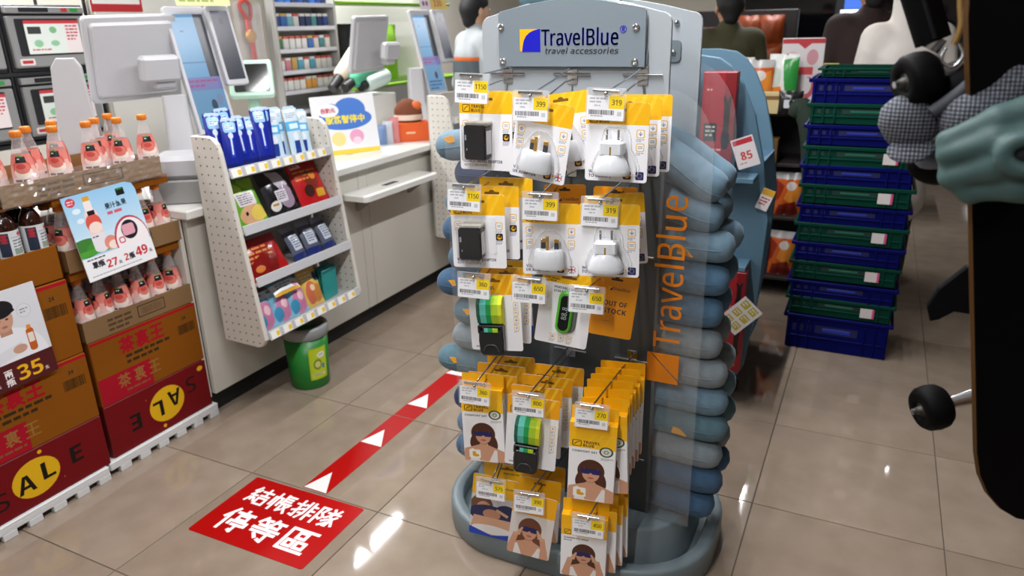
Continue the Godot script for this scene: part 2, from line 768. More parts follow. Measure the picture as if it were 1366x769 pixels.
func panel_outline(hw: float, y0: float, y1: float, rise: float, r: float) -> PackedVector2Array:
	var p := PackedVector2Array()
	p.append(Vector2(-hw, y0))
	p.append(Vector2(hw, y0))
	for i in 6:
		var a := PI / 2 * i / 5.0
		p.append(Vector2(hw - r + cos(a) * r, y1 - r + sin(a) * r))
	for i in range(1, 12):
		var t := i / 12.0
		p.append(Vector2(lerpf(hw - r, -hw + r, t), y1 + rise * sin(PI * t)))
	for i in 6:
		var a := PI / 2 + PI / 2 * i / 5.0
		p.append(Vector2(-hw + r + cos(a) * r, y1 - r + sin(a) * r))
	return p

func build_stand() -> void:
	var grey := M("stand_grey", "6e7b80", 0.42)
	var dark := M("stand_panel", "474d50", 0.45)
	var frost := M("frosted_acrylic", "a4abb0", 0.3)
	var chrome := M("chrome", "c9cacc", 0.16, 1.0)
	var groove := M("groove_dark", "2a2f31", 0.7)
	var acry := clear_mat("clear_acrylic", "dfe9ee", 0.035, 0.04)
	var s := thing("display_stand", "free-standing grey travel accessory display stand with clear side guards on a rounded base", "stand", SR)
	var o := -SR
	var b := B.new(grey)
	b.at(o)
	var rings := []
	for q in [[0.0, 0.008], [0.01, 0.0], [0.09, 0.0], [0.098, 0.003], [0.101, 0.012], [0.101, 0.038], [0.096, 0.043], [0.05, 0.045]]:
		rings.append(rr3(SR.x, SR.z, 0.455, 0.32, 0.26, q[0], q[1]))
	b.loft(rings, true, true, true)
	part(b, "base_tray", s)
	b = B.new(grey)
	b.at(o)
	rings = []
	for q in [[0.05, 0.07], [0.168, 0.098], [0.176, 0.102], [0.178, 0.112]]:
		rings.append(rr3(SR.x, SR.z, 0.455, 0.32, 0.26, q[0], q[1]))
	b.loft(rings, true, false, true)
	part(b, "plinth", s)
	# main front panel, frosted above, dark grey below; the same again at the back
	for k in 2:
		var z := -1.905 if k == 0 else -2.135
		var cx := -0.7525
		b = B.new(dark)
		b.at(o + Vector3(cx, 0, z))
		b.prism(rrect(0.533, 1.125, 0.004, 2, 0, 0.7375), -0.006, 0.006, 0.001)
		part(b, "lower_panel", s)
		b = B.new(frost)
		b.at(o + Vector3(cx, 0, z))
		b.prism(panel_outline(0.2665 if k == 0 else 0.292, 1.301, 1.655, 0.042, 0.03), -0.005, 0.005, 0.0015)
		part(b, "frosted_header_panel", s)
	b = B.new(dark)
	b.at(o)
	for x in [-0.96, -0.545]:
		b.box(Vector3(x, 0.74, -2.02), Vector3(0.02, 1.12, 0.21), 0.003)
	part(b, "side_frame", s)
	# header sign
	b = B.new(M("sign_bracket", "6f7a7f", 0.3))
	b.at(o + Vector3(-0.752, 0, -1.893))
	b.prism(rrect(0.396, 0.06, 0.02, 4, 0.012, 1.546), -0.004, 0.0, 0.001)
	part(b, "sign_bracket", s)
	b = B.new(M("sign_face", "7a858d", 0.22))
	b.at(o + Vector3(-0.753, 0, -1.886))
	b.prism(panel_outline(0.206, 1.523, 1.666, 0.026, 0.012), -0.003, 0.003, 0.001)
	var sg := part(b, "sign_face", s)
	b = B.new(M("logo_blue", "0c10b4", 0.4))
	b.at(o + Vector3(-0.831, 1.577, -1.8828))
	var wd := 0.213
	var probe := B.new(null)
	var w1: float = probe.letters("TravelBlue", 0.05, 0.001, false)
	b.xf = Transform3D(Basis.from_scale(Vector3(wd / w1, 1.12, 1)), b.xf.origin)
	for dx in [-0.0005, 0.0, 0.0005]:
		b.xf.origin = o + Vector3(-0.831 + dx, 1.577, -1.8828)
		b.letters("TravelBlue", 0.05, 0.001, false)
	part(b, "lettering", sg)
	b = B.new(M("logo_grey", "2b2b30", 0.4))
	b.at(o + Vector3(-0.822, 1.556, -1.8828))
	w1 = probe.letters("travel accessories", 0.02, 0.001, false)
	b.xf = Transform3D(Basis(Vector3(0.204 / w1, 0, 0), Vector3(0.18, 1.0, 0), Vector3.BACK), b.xf.origin)
	b.letters("travel accessories", 0.02, 0.001, false)
	part(b, "lettering", sg)
	b = B.new(M("logo_blue"))
	b.at(o + Vector3(-0.614, 1.606, -1.8828))
	b.letters("®", 0.024, 0.001, false)
	part(b, "lettering", sg)
	# square mark: blue with a yellow corner
	b = B.new(M("logo_blue"))
	b.at(o + Vector3(-0.8645, 1.59, -1.8828))
	var arc := PackedVector2Array([Vector2(-0.024, -0.029), Vector2(0.03, -0.029), Vector2(0.03, 0.029), Vector2(0.024, 0.029)])
	var arc2 := PackedVector2Array([Vector2(-0.03, 0.029), Vector2(-0.03, -0.026), Vector2(-0.024, -0.029)])
	for i in range(1, 6):
		var t := i / 6.0
		var bend := Vector2(0.024, 0.029).lerp(Vector2(-0.024, -0.029), t) + Vector2(-0.012, 0.012) * sin(PI * t)
		arc.append(bend)
		arc2.append(Vector2(-0.024, -0.029).lerp(Vector2(0.024, 0.029), t) + Vector2(-0.012, 0.012) * sin(PI * t))
	arc2.append(Vector2(0.024, 0.029))
	b.prism(arc, -0.0005, 0.0005)
	b.surf(M("logo_yellow", "f6b400", 0.4))
	b.prism(arc2, -0.0005, 0.0005)
	part(b, "square_logo", sg)
	for q in [Vector3(-0.95, 1.625, 0), Vector3(-0.572, 1.618, 0), Vector3(-0.946, 1.537, 0), Vector3(-0.573, 1.535, 0)]:
		b = B.new(chrome)
		b.at(o + Vector3(q.x, q.y, -1.883), Vector3(PI / 2, 0, 0))
		b.lathe([Vector2(0.0095, 0), Vector2(0.0095, 0.003), Vector2(0.008, 0.0045), Vector2(0.0045, 0.005), Vector2(0.004, 0.0025), Vector2(0.001, 0.002)], 16)
		part(b, "bolt", sg)
	for q in [Vector3(-0.531, 1.627, -2.127), Vector3(-0.536, 1.549, -2.127)]:
		b = B.new(chrome)
		b.at(o + q, Vector3(PI / 2, 0, 0))
		b.lathe([Vector2(0.008, 0), Vector2(0.008, 0.004), Vector2(0.004, 0.008), Vector2(0.001, 0.009)], 14)
		part(b, "bolt", s)
	b = B.new(M("sign_bracket"))
	b.at(o + Vector3(-0.54, 1.552, -2.128))
	b.prism(rrect(0.05, 0.06, 0.012, 4), 0, 0.003, 0.001)
	part(b, "rear_bracket", s)
	# clear guards that keep the pillows in: front and back, right and left
	for sx in [1.0, -1.0]:
		for k in 2:
			var z := -1.882 if k == 0 else -2.165
			var reach := 0.395 if k == 0 else 0.40
			var pl := PackedVector2Array()
			pl.append(Vector2(0.262, 0.182))
			pl.append(Vector2(reach, 0.182))
			for i in 9:
				var a := PI / 2 * i / 8.0
				pl.append(Vector2(reach - 0.13 + cos(a) * 0.13, 1.31 + sin(a) * (0.16 if k == 0 else 0.21)))
			pl.append(Vector2(0.262, 1.47 if k == 0 else 1.52))
			if sx < 0:
				for i in pl.size():
					pl[i].x = -pl[i].x
			b = B.new(acry)
			b.at(o + Vector3(-0.7525, 0, z))
			b.prism(pl, -0.0015, 0.0015)
			var g := part(b, "clear_guard", s)
			if k == 0 and sx > 0:
				var og := M("guard_orange", "e8860c", 0.45)
				b = B.new(og)
				b.at(o + Vector3(-0.4145, 0.762, -1.8795), Vector3(0, 0, PI / 2))
				w1 = probe.letters("TravelBlue", 0.05, 0.001, false)
				b.xf.basis = b.xf.basis * Basis.from_scale(Vector3(0.438 / w1, 2.1, 1))
				b.letters("TravelBlue", 0.05, 0.001, false)
				part(b, "orange_lettering", g)
				b = B.new(og)
				b.at(o + Vector3(-0.46, 0.697, -1.8795))
				b.prism(PackedVector2Array([Vector2(-0.046, 0.045), Vector2(-0.046, -0.045), Vector2(0.046, -0.045), Vector2(0.046, -0.036), Vector2(0.02, -0.012), Vector2(-0.038, 0.045)]), -0.0005, 0.0005)
				b.prism(PackedVector2Array([Vector2(-0.034, 0.045), Vector2(0.022, -0.009), Vector2(0.046, -0.03), Vector2(0.046, 0.045)]), -0.0005, 0.0005)
				part(b, "orange_square_logo", g)
	# hooks: a mounting plate with a cross bar, a peg and above it the rod that carries the price tag
	for r in 5:
		for c in 3:
			var m := Vector3(COLS[c], ROWS[r], -1.899)
			var e: Vector3 = TAGS[r][c]
			b = B.new(chrome)
			b.at(o)
			var far := e + Vector3(0, 0.004, 0.004)
			b.tube([m + Vector3(0, 0.012, 0.004), m + Vector3(0, 0.012, 0.03), m.lerp(far, 0.5) + Vector3(0, 0.006, 0), far], 0.0026, 7)
			var peg := m.lerp(e, 0.86) + Vector3(0, -0.028, 0)
			b.tube([m + Vector3(0, -0.016, 0.004), m + Vector3(0, -0.018, 0.05), peg, peg + Vector3(0, 0.014, 0.012)], 0.0024, 7)
			var hk := part(b, "hook", s)
			b = B.new(chrome)
			b.at(o + m)
			b.prism(rrect(0.03, 0.056, 0.004, 2), -0.001, 0.0025, 0.0008)
			b.surf(M("slot_shadow", "25282a", 0.7))
			b.at(o + m + Vector3(0, 0.019, 0.0026), Vector3(PI / 2, 0, 0))
			b.lathe([Vector2(0.0035, 0), Vector2(0.003, 0.0006), Vector2(0.0005, 0.0007)], 10)
			part(b, "mounting_plate", hk)
			b = B.new(chrome)
			b.at(o + m)
			b.cyl(Vector3(-0.052, -0.002, 0.005), Vector3(0.052, -0.002, 0.005), 0.0034, 8)
			part(b, "cross_bar", hk)
	build_pillows()

func build_pillows() -> void:
	var hues := {"pale grey-blue": "6f8c9f", "steel blue": "507390", "slate blue": "41607f", "navy": "26355c", "light grey": "87939a", "teal grey": "5c7b88"}
	var fluff := noise_tex(11, 0.02, Color("d4d4d4"), Color("ffffff"), 256, 4)
	for k in hues:
		var m := M("plush_" + k, hues[k], 0.95)
		m.albedo_texture = fluff
		m.uv1_triplanar = true
		m.uv1_scale = Vector3.ONE * 6.0
		m.rim_enabled = true
		m.rim = 0.35
		m.rim_tint = 0.5
	var right := [
		[1.262, -0.335, "pale grey-blue", 0.07, "topmost"], [1.152, -0.335, "pale grey-blue", 0.03, "second"], [1.052, -0.298, "pale grey-blue", 0.0, "third"], [0.955, -0.305, "steel blue", 0.0, "fourth"],
		[0.858, -0.315, "steel blue", 0.0, "fifth"], [0.762, -0.311, "light grey", 0.0, "sixth"], [0.672, -0.29, "light grey", 0.0, "seventh"], [0.584, -0.282, "pale grey-blue", 0.0, "eighth"],
		[0.498, -0.276, "teal grey", 0.0, "ninth"], [0.405, -0.286, "light grey", 0.0, "tenth"], [0.318, -0.28, "slate blue", 0.0, "eleventh"], [0.226, -0.296, "slate blue", 0.0, "bottom"]]
	var left := [
		[1.298, -1.215, "pale grey-blue", 0.02, "topmost"], [1.205, -1.15, "navy", 0.0, "second"], [1.11, -1.19, "steel blue", 0.0, "third"], [1.02, -1.207, "slate blue", 0.0, "fourth"],
		[0.93, -1.19, "steel blue", 0.0, "fifth"], [0.838, -1.24, "slate blue", 0.0, "sixth"], [0.745, -1.18, "teal grey", 0.0, "seventh"], [0.655, -1.19, "light grey", 0.0, "eighth"],
		[0.562, -1.255, "teal grey", 0.0, "ninth"], [0.42, -1.198, "navy", 0.0, "tenth"], [0.325, -1.19, "steel blue", 0.0, "eleventh"], [0.23, -1.2, "slate blue", 0.0, "bottom"]]
	for side in 2:
		var dir := 1.0 if side == 0 else -1.0
		for q in (right if side == 0 else left):
			var tipx: float = q[1]
			var bow := -0.62 if side == 0 else -0.885
			var len := absf(tipx - bow)
			var lab := "%s plush neck pillow, %s of the stack on the %s of the stand" % [q[2], q[4], "right side" if side == 0 else "left side"]
			var t := thing("neck_pillow", lab, "pillow", Vector3(bow, q[0], -2.02), 0.0, "neck pillows on the %s of the stand" % ["right", "left"][side])
			var b := B.new(M("plush_" + q[2]))
			var drop: float = q[3]
			var za := 0.058
			var pts := smooth([Vector3(dir * len, -drop, za), Vector3(dir * len * 0.8, -drop * 0.6, za + 0.004), Vector3(dir * len * 0.45, drop * 0.4, za - 0.003), Vector3(dir * len * 0.17, drop, za - 0.012), Vector3(dir * 0.028, drop, 0.0),
				Vector3(dir * len * 0.17, drop, -za + 0.012), Vector3(dir * len * 0.45, drop * 0.5, -za + 0.003), Vector3(dir * len * 0.8, -drop * 0.6, -za - 0.004), Vector3(dir * len, -drop, -za)], 5)
			var rr := []
			var n := pts.size()
			for i in n:
				var e := minf(i, n - 1 - i) / 5.0
				rr.append(0.0525 * sqrt(clampf(1.0 - pow(1.0 - minf(e, 1.0), 2.2), 0.02, 1.0)) * (0.9 if i > n * 0.4 and i < n * 0.6 else 1.0))
			b.xf = Transform3D(Basis.from_scale(Vector3(1, 0.9, 1)), Vector3.ZERO)
			b.tube(pts, rr, 14)
			part(b, "cushion", t)
			# piping along the seam
			b = B.new(M("plush_" + q[2]))
			var seam := PackedVector3Array()
			for i in range(1, 14):
				seam.append(pts[i] + Vector3(0, 0, rr[i] + 0.0002))
			b.tube(seam, 0.0016, 5)
			part(b, "piping", t)
			if (side == 0 and q[4] in ["ninth", "third"]) or (side == 1 and q[4] in ["topmost", "fourth", "sixth", "ninth", "seventh"]):
				b = B.new(M("tag_yellow", "eda50f", 0.6))
				var base := Vector3(dir * len * (0.62 if side == 0 else 0.8), -0.012 if side == 0 else 0.012, za + 0.0525)
				b.at(base, Vector3(0, dir * 0.25, dir * -0.25))
				b.prism(rrect(0.045, 0.02, 0.002, 2), 0, 0.0012, 0.0003)
				part(b, "care_tag", t)
	# one more lies on top between the header panels
	var t := thing("neck_pillow", "teal grey plush neck pillow lying on top of the stand behind the header", "pillow", Vector3(-0.80, 1.70, -2.02), 0.1, "neck pillows on the top of the stand")
	var b := B.new(M("plush_teal grey"))
	b.tube(smooth([Vector3(-0.1, 0, 0.05), Vector3(-0.04, 0, 0.09), Vector3(0.06, 0, 0.07), Vector3(0.1, 0, 0), Vector3(0.06, 0, -0.07), Vector3(-0.04, 0, -0.09), Vector3(-0.1, 0, -0.05)], 5), 0.042, 12)
	part(b, "cushion", t)

# ---------------------------------------------------------------- packs on the stand
func head_print(cv: Cv, h: float, yellow := "fbbc06") -> void:
	var w := cv.w
	cv.rect(0, 0, w, h, yellow)
	for k in 3:
		cv.pp([w * (0.55 + k * 0.16), 0, w * (0.62 + k * 0.16), 0, w * (0.35 + k * 0.2), h, w * (0.3 + k * 0.2), h], "fdc826")
	# brand block, lower left of the yellow header
	var s := h * 0.36
	var x := w * 0.06
	var y := h - s * 1.18
	cv.rr(x, y, s * 1.1, s, s * 0.2, "1d1a10").rr(x + s * 0.09, y + s * 0.09, s * 0.92, s * 0.82, s * 0.14, yellow)
	cv.line([Vector2(x + s * 0.25, y + s * 0.75), Vector2(x + s * 0.45, y + s * 0.45), Vector2(x + s * 0.85, y + s * 0.22)], s * 0.09, "1d1a10")
	cv.text("TRAVEL", x + s * 1.3, y + s * 0.46, s * 0.56, "1d1a10")
	cv.text("BLUE", x + s * 1.3, y + s * 0.98, s * 0.56, "1d1a10")

func icon(cv: Cv, x: float, y: float, s: float, kind: int) -> void:
	if kind < 0:
		cv.rr(x, y, s, s, s * 0.2, "17171c").ell(x + s * 0.5, y + s * 0.52, s * 0.33, s * 0.33, "f0b010").ell(x + s * 0.62, y + s * 0.42, s * 0.13, s * 0.18, "17171c").pp([x + s * 0.15, y + s * 0.3, x + s * 0.5, y + s * 0.45, x + s * 0.4, y + s * 0.6], "17171c")
		return
	cv.rr(x, y, s, s, s * 0.22, "edb21d").rr(x + s * 0.09, y + s * 0.09, s * 0.82, s * 0.82, s * 0.16, "f4f4f6")
	if kind == 0:
		cv.line([Vector2(x + s * 0.3, y + s * 0.45), Vector2(x + s * 0.5, y + s * 0.7), Vector2(x + s * 0.7, y + s * 0.45)], s * 0.07, "5c6b93")
		cv.line([Vector2(x + s * 0.5, y + s * 0.25), Vector2(x + s * 0.5, y + s * 0.7)], s * 0.07, "5c6b93")
	elif kind == 1:
		cv.line([Vector2(x + s * 0.25, y + s * 0.4), Vector2(x + s * 0.75, y + s * 0.4)], s * 0.08, "7c87a4").line([Vector2(x + s * 0.25, y + s * 0.6), Vector2(x + s * 0.75, y + s * 0.6)], s * 0.08, "7c87a4")
	else:
		cv.ell(x + s * 0.5, y + s * 0.5, s * 0.24, s * 0.22, "7c87a4").ell(x + s * 0.5, y + s * 0.5, s * 0.15, s * 0.13, "f4f4f6").rect(x + s * 0.45, y + s * 0.3, s * 0.1, s * 0.4, "7c87a4")
	cv.fine(x, y + s * 1.12, s, 2, s * 0.2, "9aa0b4", rng)

func slot_print(cv: Cv, y: float) -> void:
	var w := cv.w
	cv.rr(w * 0.36, y, w * 0.28, w * 0.045, w * 0.02, "7a5206").ell(w * 0.5, y, w * 0.05, w * 0.035, "7a5206")

func woman(cv: Cv, cx: float, cy: float, s: float, hair: String, hands := false) -> void:
	var skin := "cf9a7c"
	cv.ell(cx, cy + s * 0.02, s * 0.56, s * 0.66, hair)
	cv.ell(cx - s * 0.38, cy + s * 0.5, s * 0.24, s * 0.5, hair, 0.2)
	cv.ell(cx + s * 0.4, cy + s * 0.5, s * 0.24, s * 0.55, hair, -0.2)
	cv.rect(cx - s * 0.16, cy + s * 0.4, s * 0.32, s * 0.5, "bd8769")
	cv.pp([cx - s * 0.2, cy + s * 0.7, cx + s * 0.2, cy + s * 0.7, cx + s * 0.95, cy + s * 1.05, cx + s * 1.15, cy + s * 2.4, cx - s * 1.1, cy + s * 2.4, cx - s * 0.9, cy + s * 1.0], skin)
	cv.pp([cx - s * 0.62, cy + s * 1.0, cx - s * 0.5, cy + s * 0.97, cx - s * 0.2, cy + s * 1.7, cx + s * 0.22, cy + s * 1.72, cx + s * 0.5, cy + s * 0.98, cx + s * 0.62, cy + s * 1.02, cx + s * 0.62, cy + s * 2.4, cx - s * 0.7, cy + s * 2.4], "e9e5e4")
	cv.ell(cx, cy + s * 0.16, s * 0.36, s * 0.48, skin)
	cv.ell(cx, cy - s * 0.3, s * 0.44, s * 0.24, hair)
	cv.rr(cx - s * 0.42, cy - s * 0.1, s * 0.84, s * 0.3, s * 0.12, "171c5e").ell(cx, cy + s * 0.2, s * 0.07, s * 0.07, skin)
	cv.ell(cx, cy + s * 0.42, s * 0.13, s * 0.05, "a85f55")
	if hands:
		for d in [-1.0, 1.0]:
			cv.pp([cx + d * s * 0.75, cy + s * 1.6, cx + d * s * 1.05, cy + s * 1.5, cx + d * s * 0.75, cy + s * 0.35, cx + d * s * 0.5, cy + s * 0.4], skin)
			for f in 4:
				cv.line([Vector2(cx + d * s * 0.68, cy + s * 0.5), Vector2(cx + d * s * (0.36 + f * 0.03), cy + s * (0.02 + f * 0.13))], s * 0.1, "d7a587")

func card_prints() -> Dictionary:
	var d := {}
	for kind in ["adaptor", "uk", "eu"]:
		var w := 300
		var h := 400 if kind == "adaptor" else (390 if kind == "uk" else 370)
		var c := Cv.new(w, h, "f2f2f6")
		head_print(c, h * 0.275)
		slot_print(c, h * 0.075)
		if kind == "adaptor":
			icon(c, w * 0.06, h * 0.36, w * 0.12, 1)
			icon(c, w * 0.82, h * 0.37, w * 0.13, 1)
			icon(c, w * 0.82, h * 0.52, w * 0.13, -1)
			c.fine(w * 0.82, h * 0.625, w * 0.13, 3, 7, "7f86a8", rng)
			c.text("WORLD TRAVEL ADAPTOR", w * 0.07, h * 0.905, 21, "2a2a55", true, w * 0.74)
			c.text("WITH 2 USB PORTS", w * 0.07, h * 0.955, 17, "4b4b63", false, w * 0.45)
		else:
			if kind == "uk":
				icon(c, w * 0.06, h * 0.33, w * 0.13, 2)
				icon(c, w * 0.06, h * 0.5, w * 0.13, 1)
			icon(c, w * 0.81, h * 0.33, w * 0.13, 0)
			icon(c, w * 0.81, h * 0.5, w * 0.13, 1)
			c.text("VISITORS TO" if kind == "uk" else "WORLD", w * 0.06, h * 0.9, 21, "2a2a55")
			c.text("UK ADAPTOR" if kind == "uk" else "TO EUROPE", w * 0.06, h * 0.955, 21, "2a2a55")
			icon(c, w * 0.62, h * 0.86, w * 0.13, -1)
			c.ell(w * 0.785, h * 0.905, 5, 5, "edb21d")
			var x := w * 0.82
			var y := h * 0.86
			var s := w * 0.13
			c.rr(x, y, s, s, s * 0.15, "1b2566")
			if kind == "uk":
				c.line([Vector2(x, y), Vector2(x + s, y + s)], s * 0.2, "f2f2f2").line([Vector2(x + s, y), Vector2(x, y + s)], s * 0.2, "f2f2f2")
				c.rect(x, y + s * 0.34, s, s * 0.32, "f2f2f2").rect(x + s * 0.34, y, s * 0.32, s, "f2f2f2").rect(x, y + s * 0.42, s, s * 0.16, "c4202f").rect(x + s * 0.42, y, s * 0.16, s, "c4202f")
			else:
				for k in 12:
					c.ell(x + s * 0.5 + cos(k * TAU / 12) * s * 0.27, y + s * 0.5 + sin(k * TAU / 12) * s * 0.27, s * 0.045, s * 0.045, "c9b558")
		d[kind] = print_mat("card_" + kind, c, 0.35)
	var c := Cv.new(280, 420, "f0f0f3")
	head_print(c, 110, "f3a707")
	slot_print(c, 30)
	for k in 4:
		icon(c, 238, 150 + k * 42, 28, k % 3)
	c.text("WIDE LUGGAGE STRAP", 24, 405, 13, "55555f", true)
	d["strap"] = print_mat("card_strap", c, 0.35)
	c = Cv.new(280, 400, "f0f0f3")
	head_print(c, 64)
	slot_print(c, 22)
	c.text("PORTABLE DIGITAL", 70, 92, 17, "2a2a55").text("SCALE", 70, 112, 17, "2a2a55")
	icon(c, 20, 120, 26, 1)
	icon(c, 20, 165, 26, 0)
	for k in 3:
		icon(c, 80 + k * 45, 345, 30, [2, 0, 1][k])
	d["scale"] = print_mat("card_scale", c, 0.35)
	c = Cv.new(260, 400, "e9940a")
	c.rr(95, 26, 70, 14, 7, "3c2404").ell(130, 26, 13, 10, "3c2404")
	c.rect(86, 78, 24, 24, "f6b400").pp([92, 102, 110, 80, 110, 102], "1c2377").text("TravelBlue", 114, 100, 25, "2c2a48", false, 100)
	c.text("OUT OF", 70, 200, 42, "2c2a48", true, 140).text("STOCK", 70, 250, 42, "2c2a48", true, 140)
	c.fine(70, 300, 90, 1, 8, "a36a10", rng)
	d["oos"] = print_mat("card_oos", c, 0.4)
	c = Cv.new(220, 460, "f2f2f5")
	head_print(c, 112, "fbc008")
	c.text("COMFORT SET", 14, 142, 17, "3c3a48", true, 120)
	c.ell(176, 124, 33, 33, "31492f").ell(176, 124, 25, 25, "dfe0d6").ell(176, 124, 12, 12, "6d7a68").ell(176, 124, 7, 7, "dfe0d6")
	c.fine(152, 164, 60, 3, 6, "8f9a8c", rng)
	woman(c, 108, 258, 116, "4d2417")
	c.rr(26, 378, 62, 62, 8, "f1eee6").rr(44, 392, 18, 36, 8, "d9a11a").ell(64, 420, 16, 10, "d9a11a")
	d["comfort"] = print_mat("box_comfort", c, 0.4)
	c = Cv.new(240, 400, "f2f2f5")
	head_print(c, 96)
	c.text("SLUMBER EYE MASK", 14, 122, 15, "3c3a48", true, 130).text("DELUXE", 14, 138, 12, "3c3a48", true)
	woman(c, 122, 222, 112, "4d2a1c", true)
	d["slumber"] = print_mat("box_slumber", c, 0.4)
	c = Cv.new(260, 400, "cfd0d8")
	c.rect(0, 0, 260, 130, "f0b505")
	slot_print(c, 26)
	c.text("COMFORT PILLOW", 110, 66, 14, "2b2410", true)
	c.ell(60, 200, 64, 70, "6d4a36").ell(74, 226, 46, 56, "c79072").ell(110, 250, 120, 60, "1d2757").ell(200, 228, 66, 58, "1a2450").ell(120, 248, 50, 34, "b98468").pp([20, 270, 240, 270, 260, 400, 0, 400], "d1a183").ell(130, 352, 118, 30, "e6e2e2")
	c.line([Vector2(150, 215), Vector2(205, 240)], 18, "cc9a7e")
	c.pp([0, 350, 130, 388, 260, 356, 260, 400, 0, 400], "1640b4")
	d["neck"] = print_mat("card_neck", c, 0.35)
	c = Cv.new(230, 400, "dcd6d2")
	c.rect(0, 0, 230, 130, "f1ae05")
	slot_print(c, 26)
	woman(c, 108, 222, 112, "6d3f2a", true)
	d["rest"] = print_mat("card_rest", c, 0.35)
	return d

func strap_coil(b: B, w: float, x: float, top: float, depth: float) -> void:
	var cols := ["1c5f4c", "5fc2b4", "159a4c", "a4c626", "cfd42a"]
	var ws := [0.14, 0.24, 0.2, 0.27, 0.15]
	var path := [Vector2(0.004, -0.086), Vector2(0.028, -0.072), Vector2(0.036, -0.045), Vector2(0.034, -0.015), Vector2(0.022, 0.0), Vector2(0.006, 0.003)]
	var u := 0.0
	for k in 5:
		b.surf(M("webbing_%d" % k, cols[k], 0.75))
		var x0: float = x + w * (u - 0.5)
		u += ws[k]
		var x1: float = x + w * (u - 0.5)
		for i in path.size() - 1:
			var a: Vector2 = path[i]
			var c: Vector2 = path[i + 1]
			b.quad(Vector3(x0, top + a.y, a.x * depth), Vector3(x1, top + a.y, a.x * depth), Vector3(x1, top + c.y, c.x * depth), Vector3(x0, top + c.y, c.x * depth))
	for s in [-1.0, 1.0]:
		b.surf(M("webbing_%d" % (0 if s < 0 else 4)))
		var pl := []
		for p in path:
			pl.append(Vector3(x + s * w / 2, top + p.y, p.x * depth))
		for i in range(1, pl.size() - 1):
			b.tri(pl[0], pl[i], pl[i + 1])

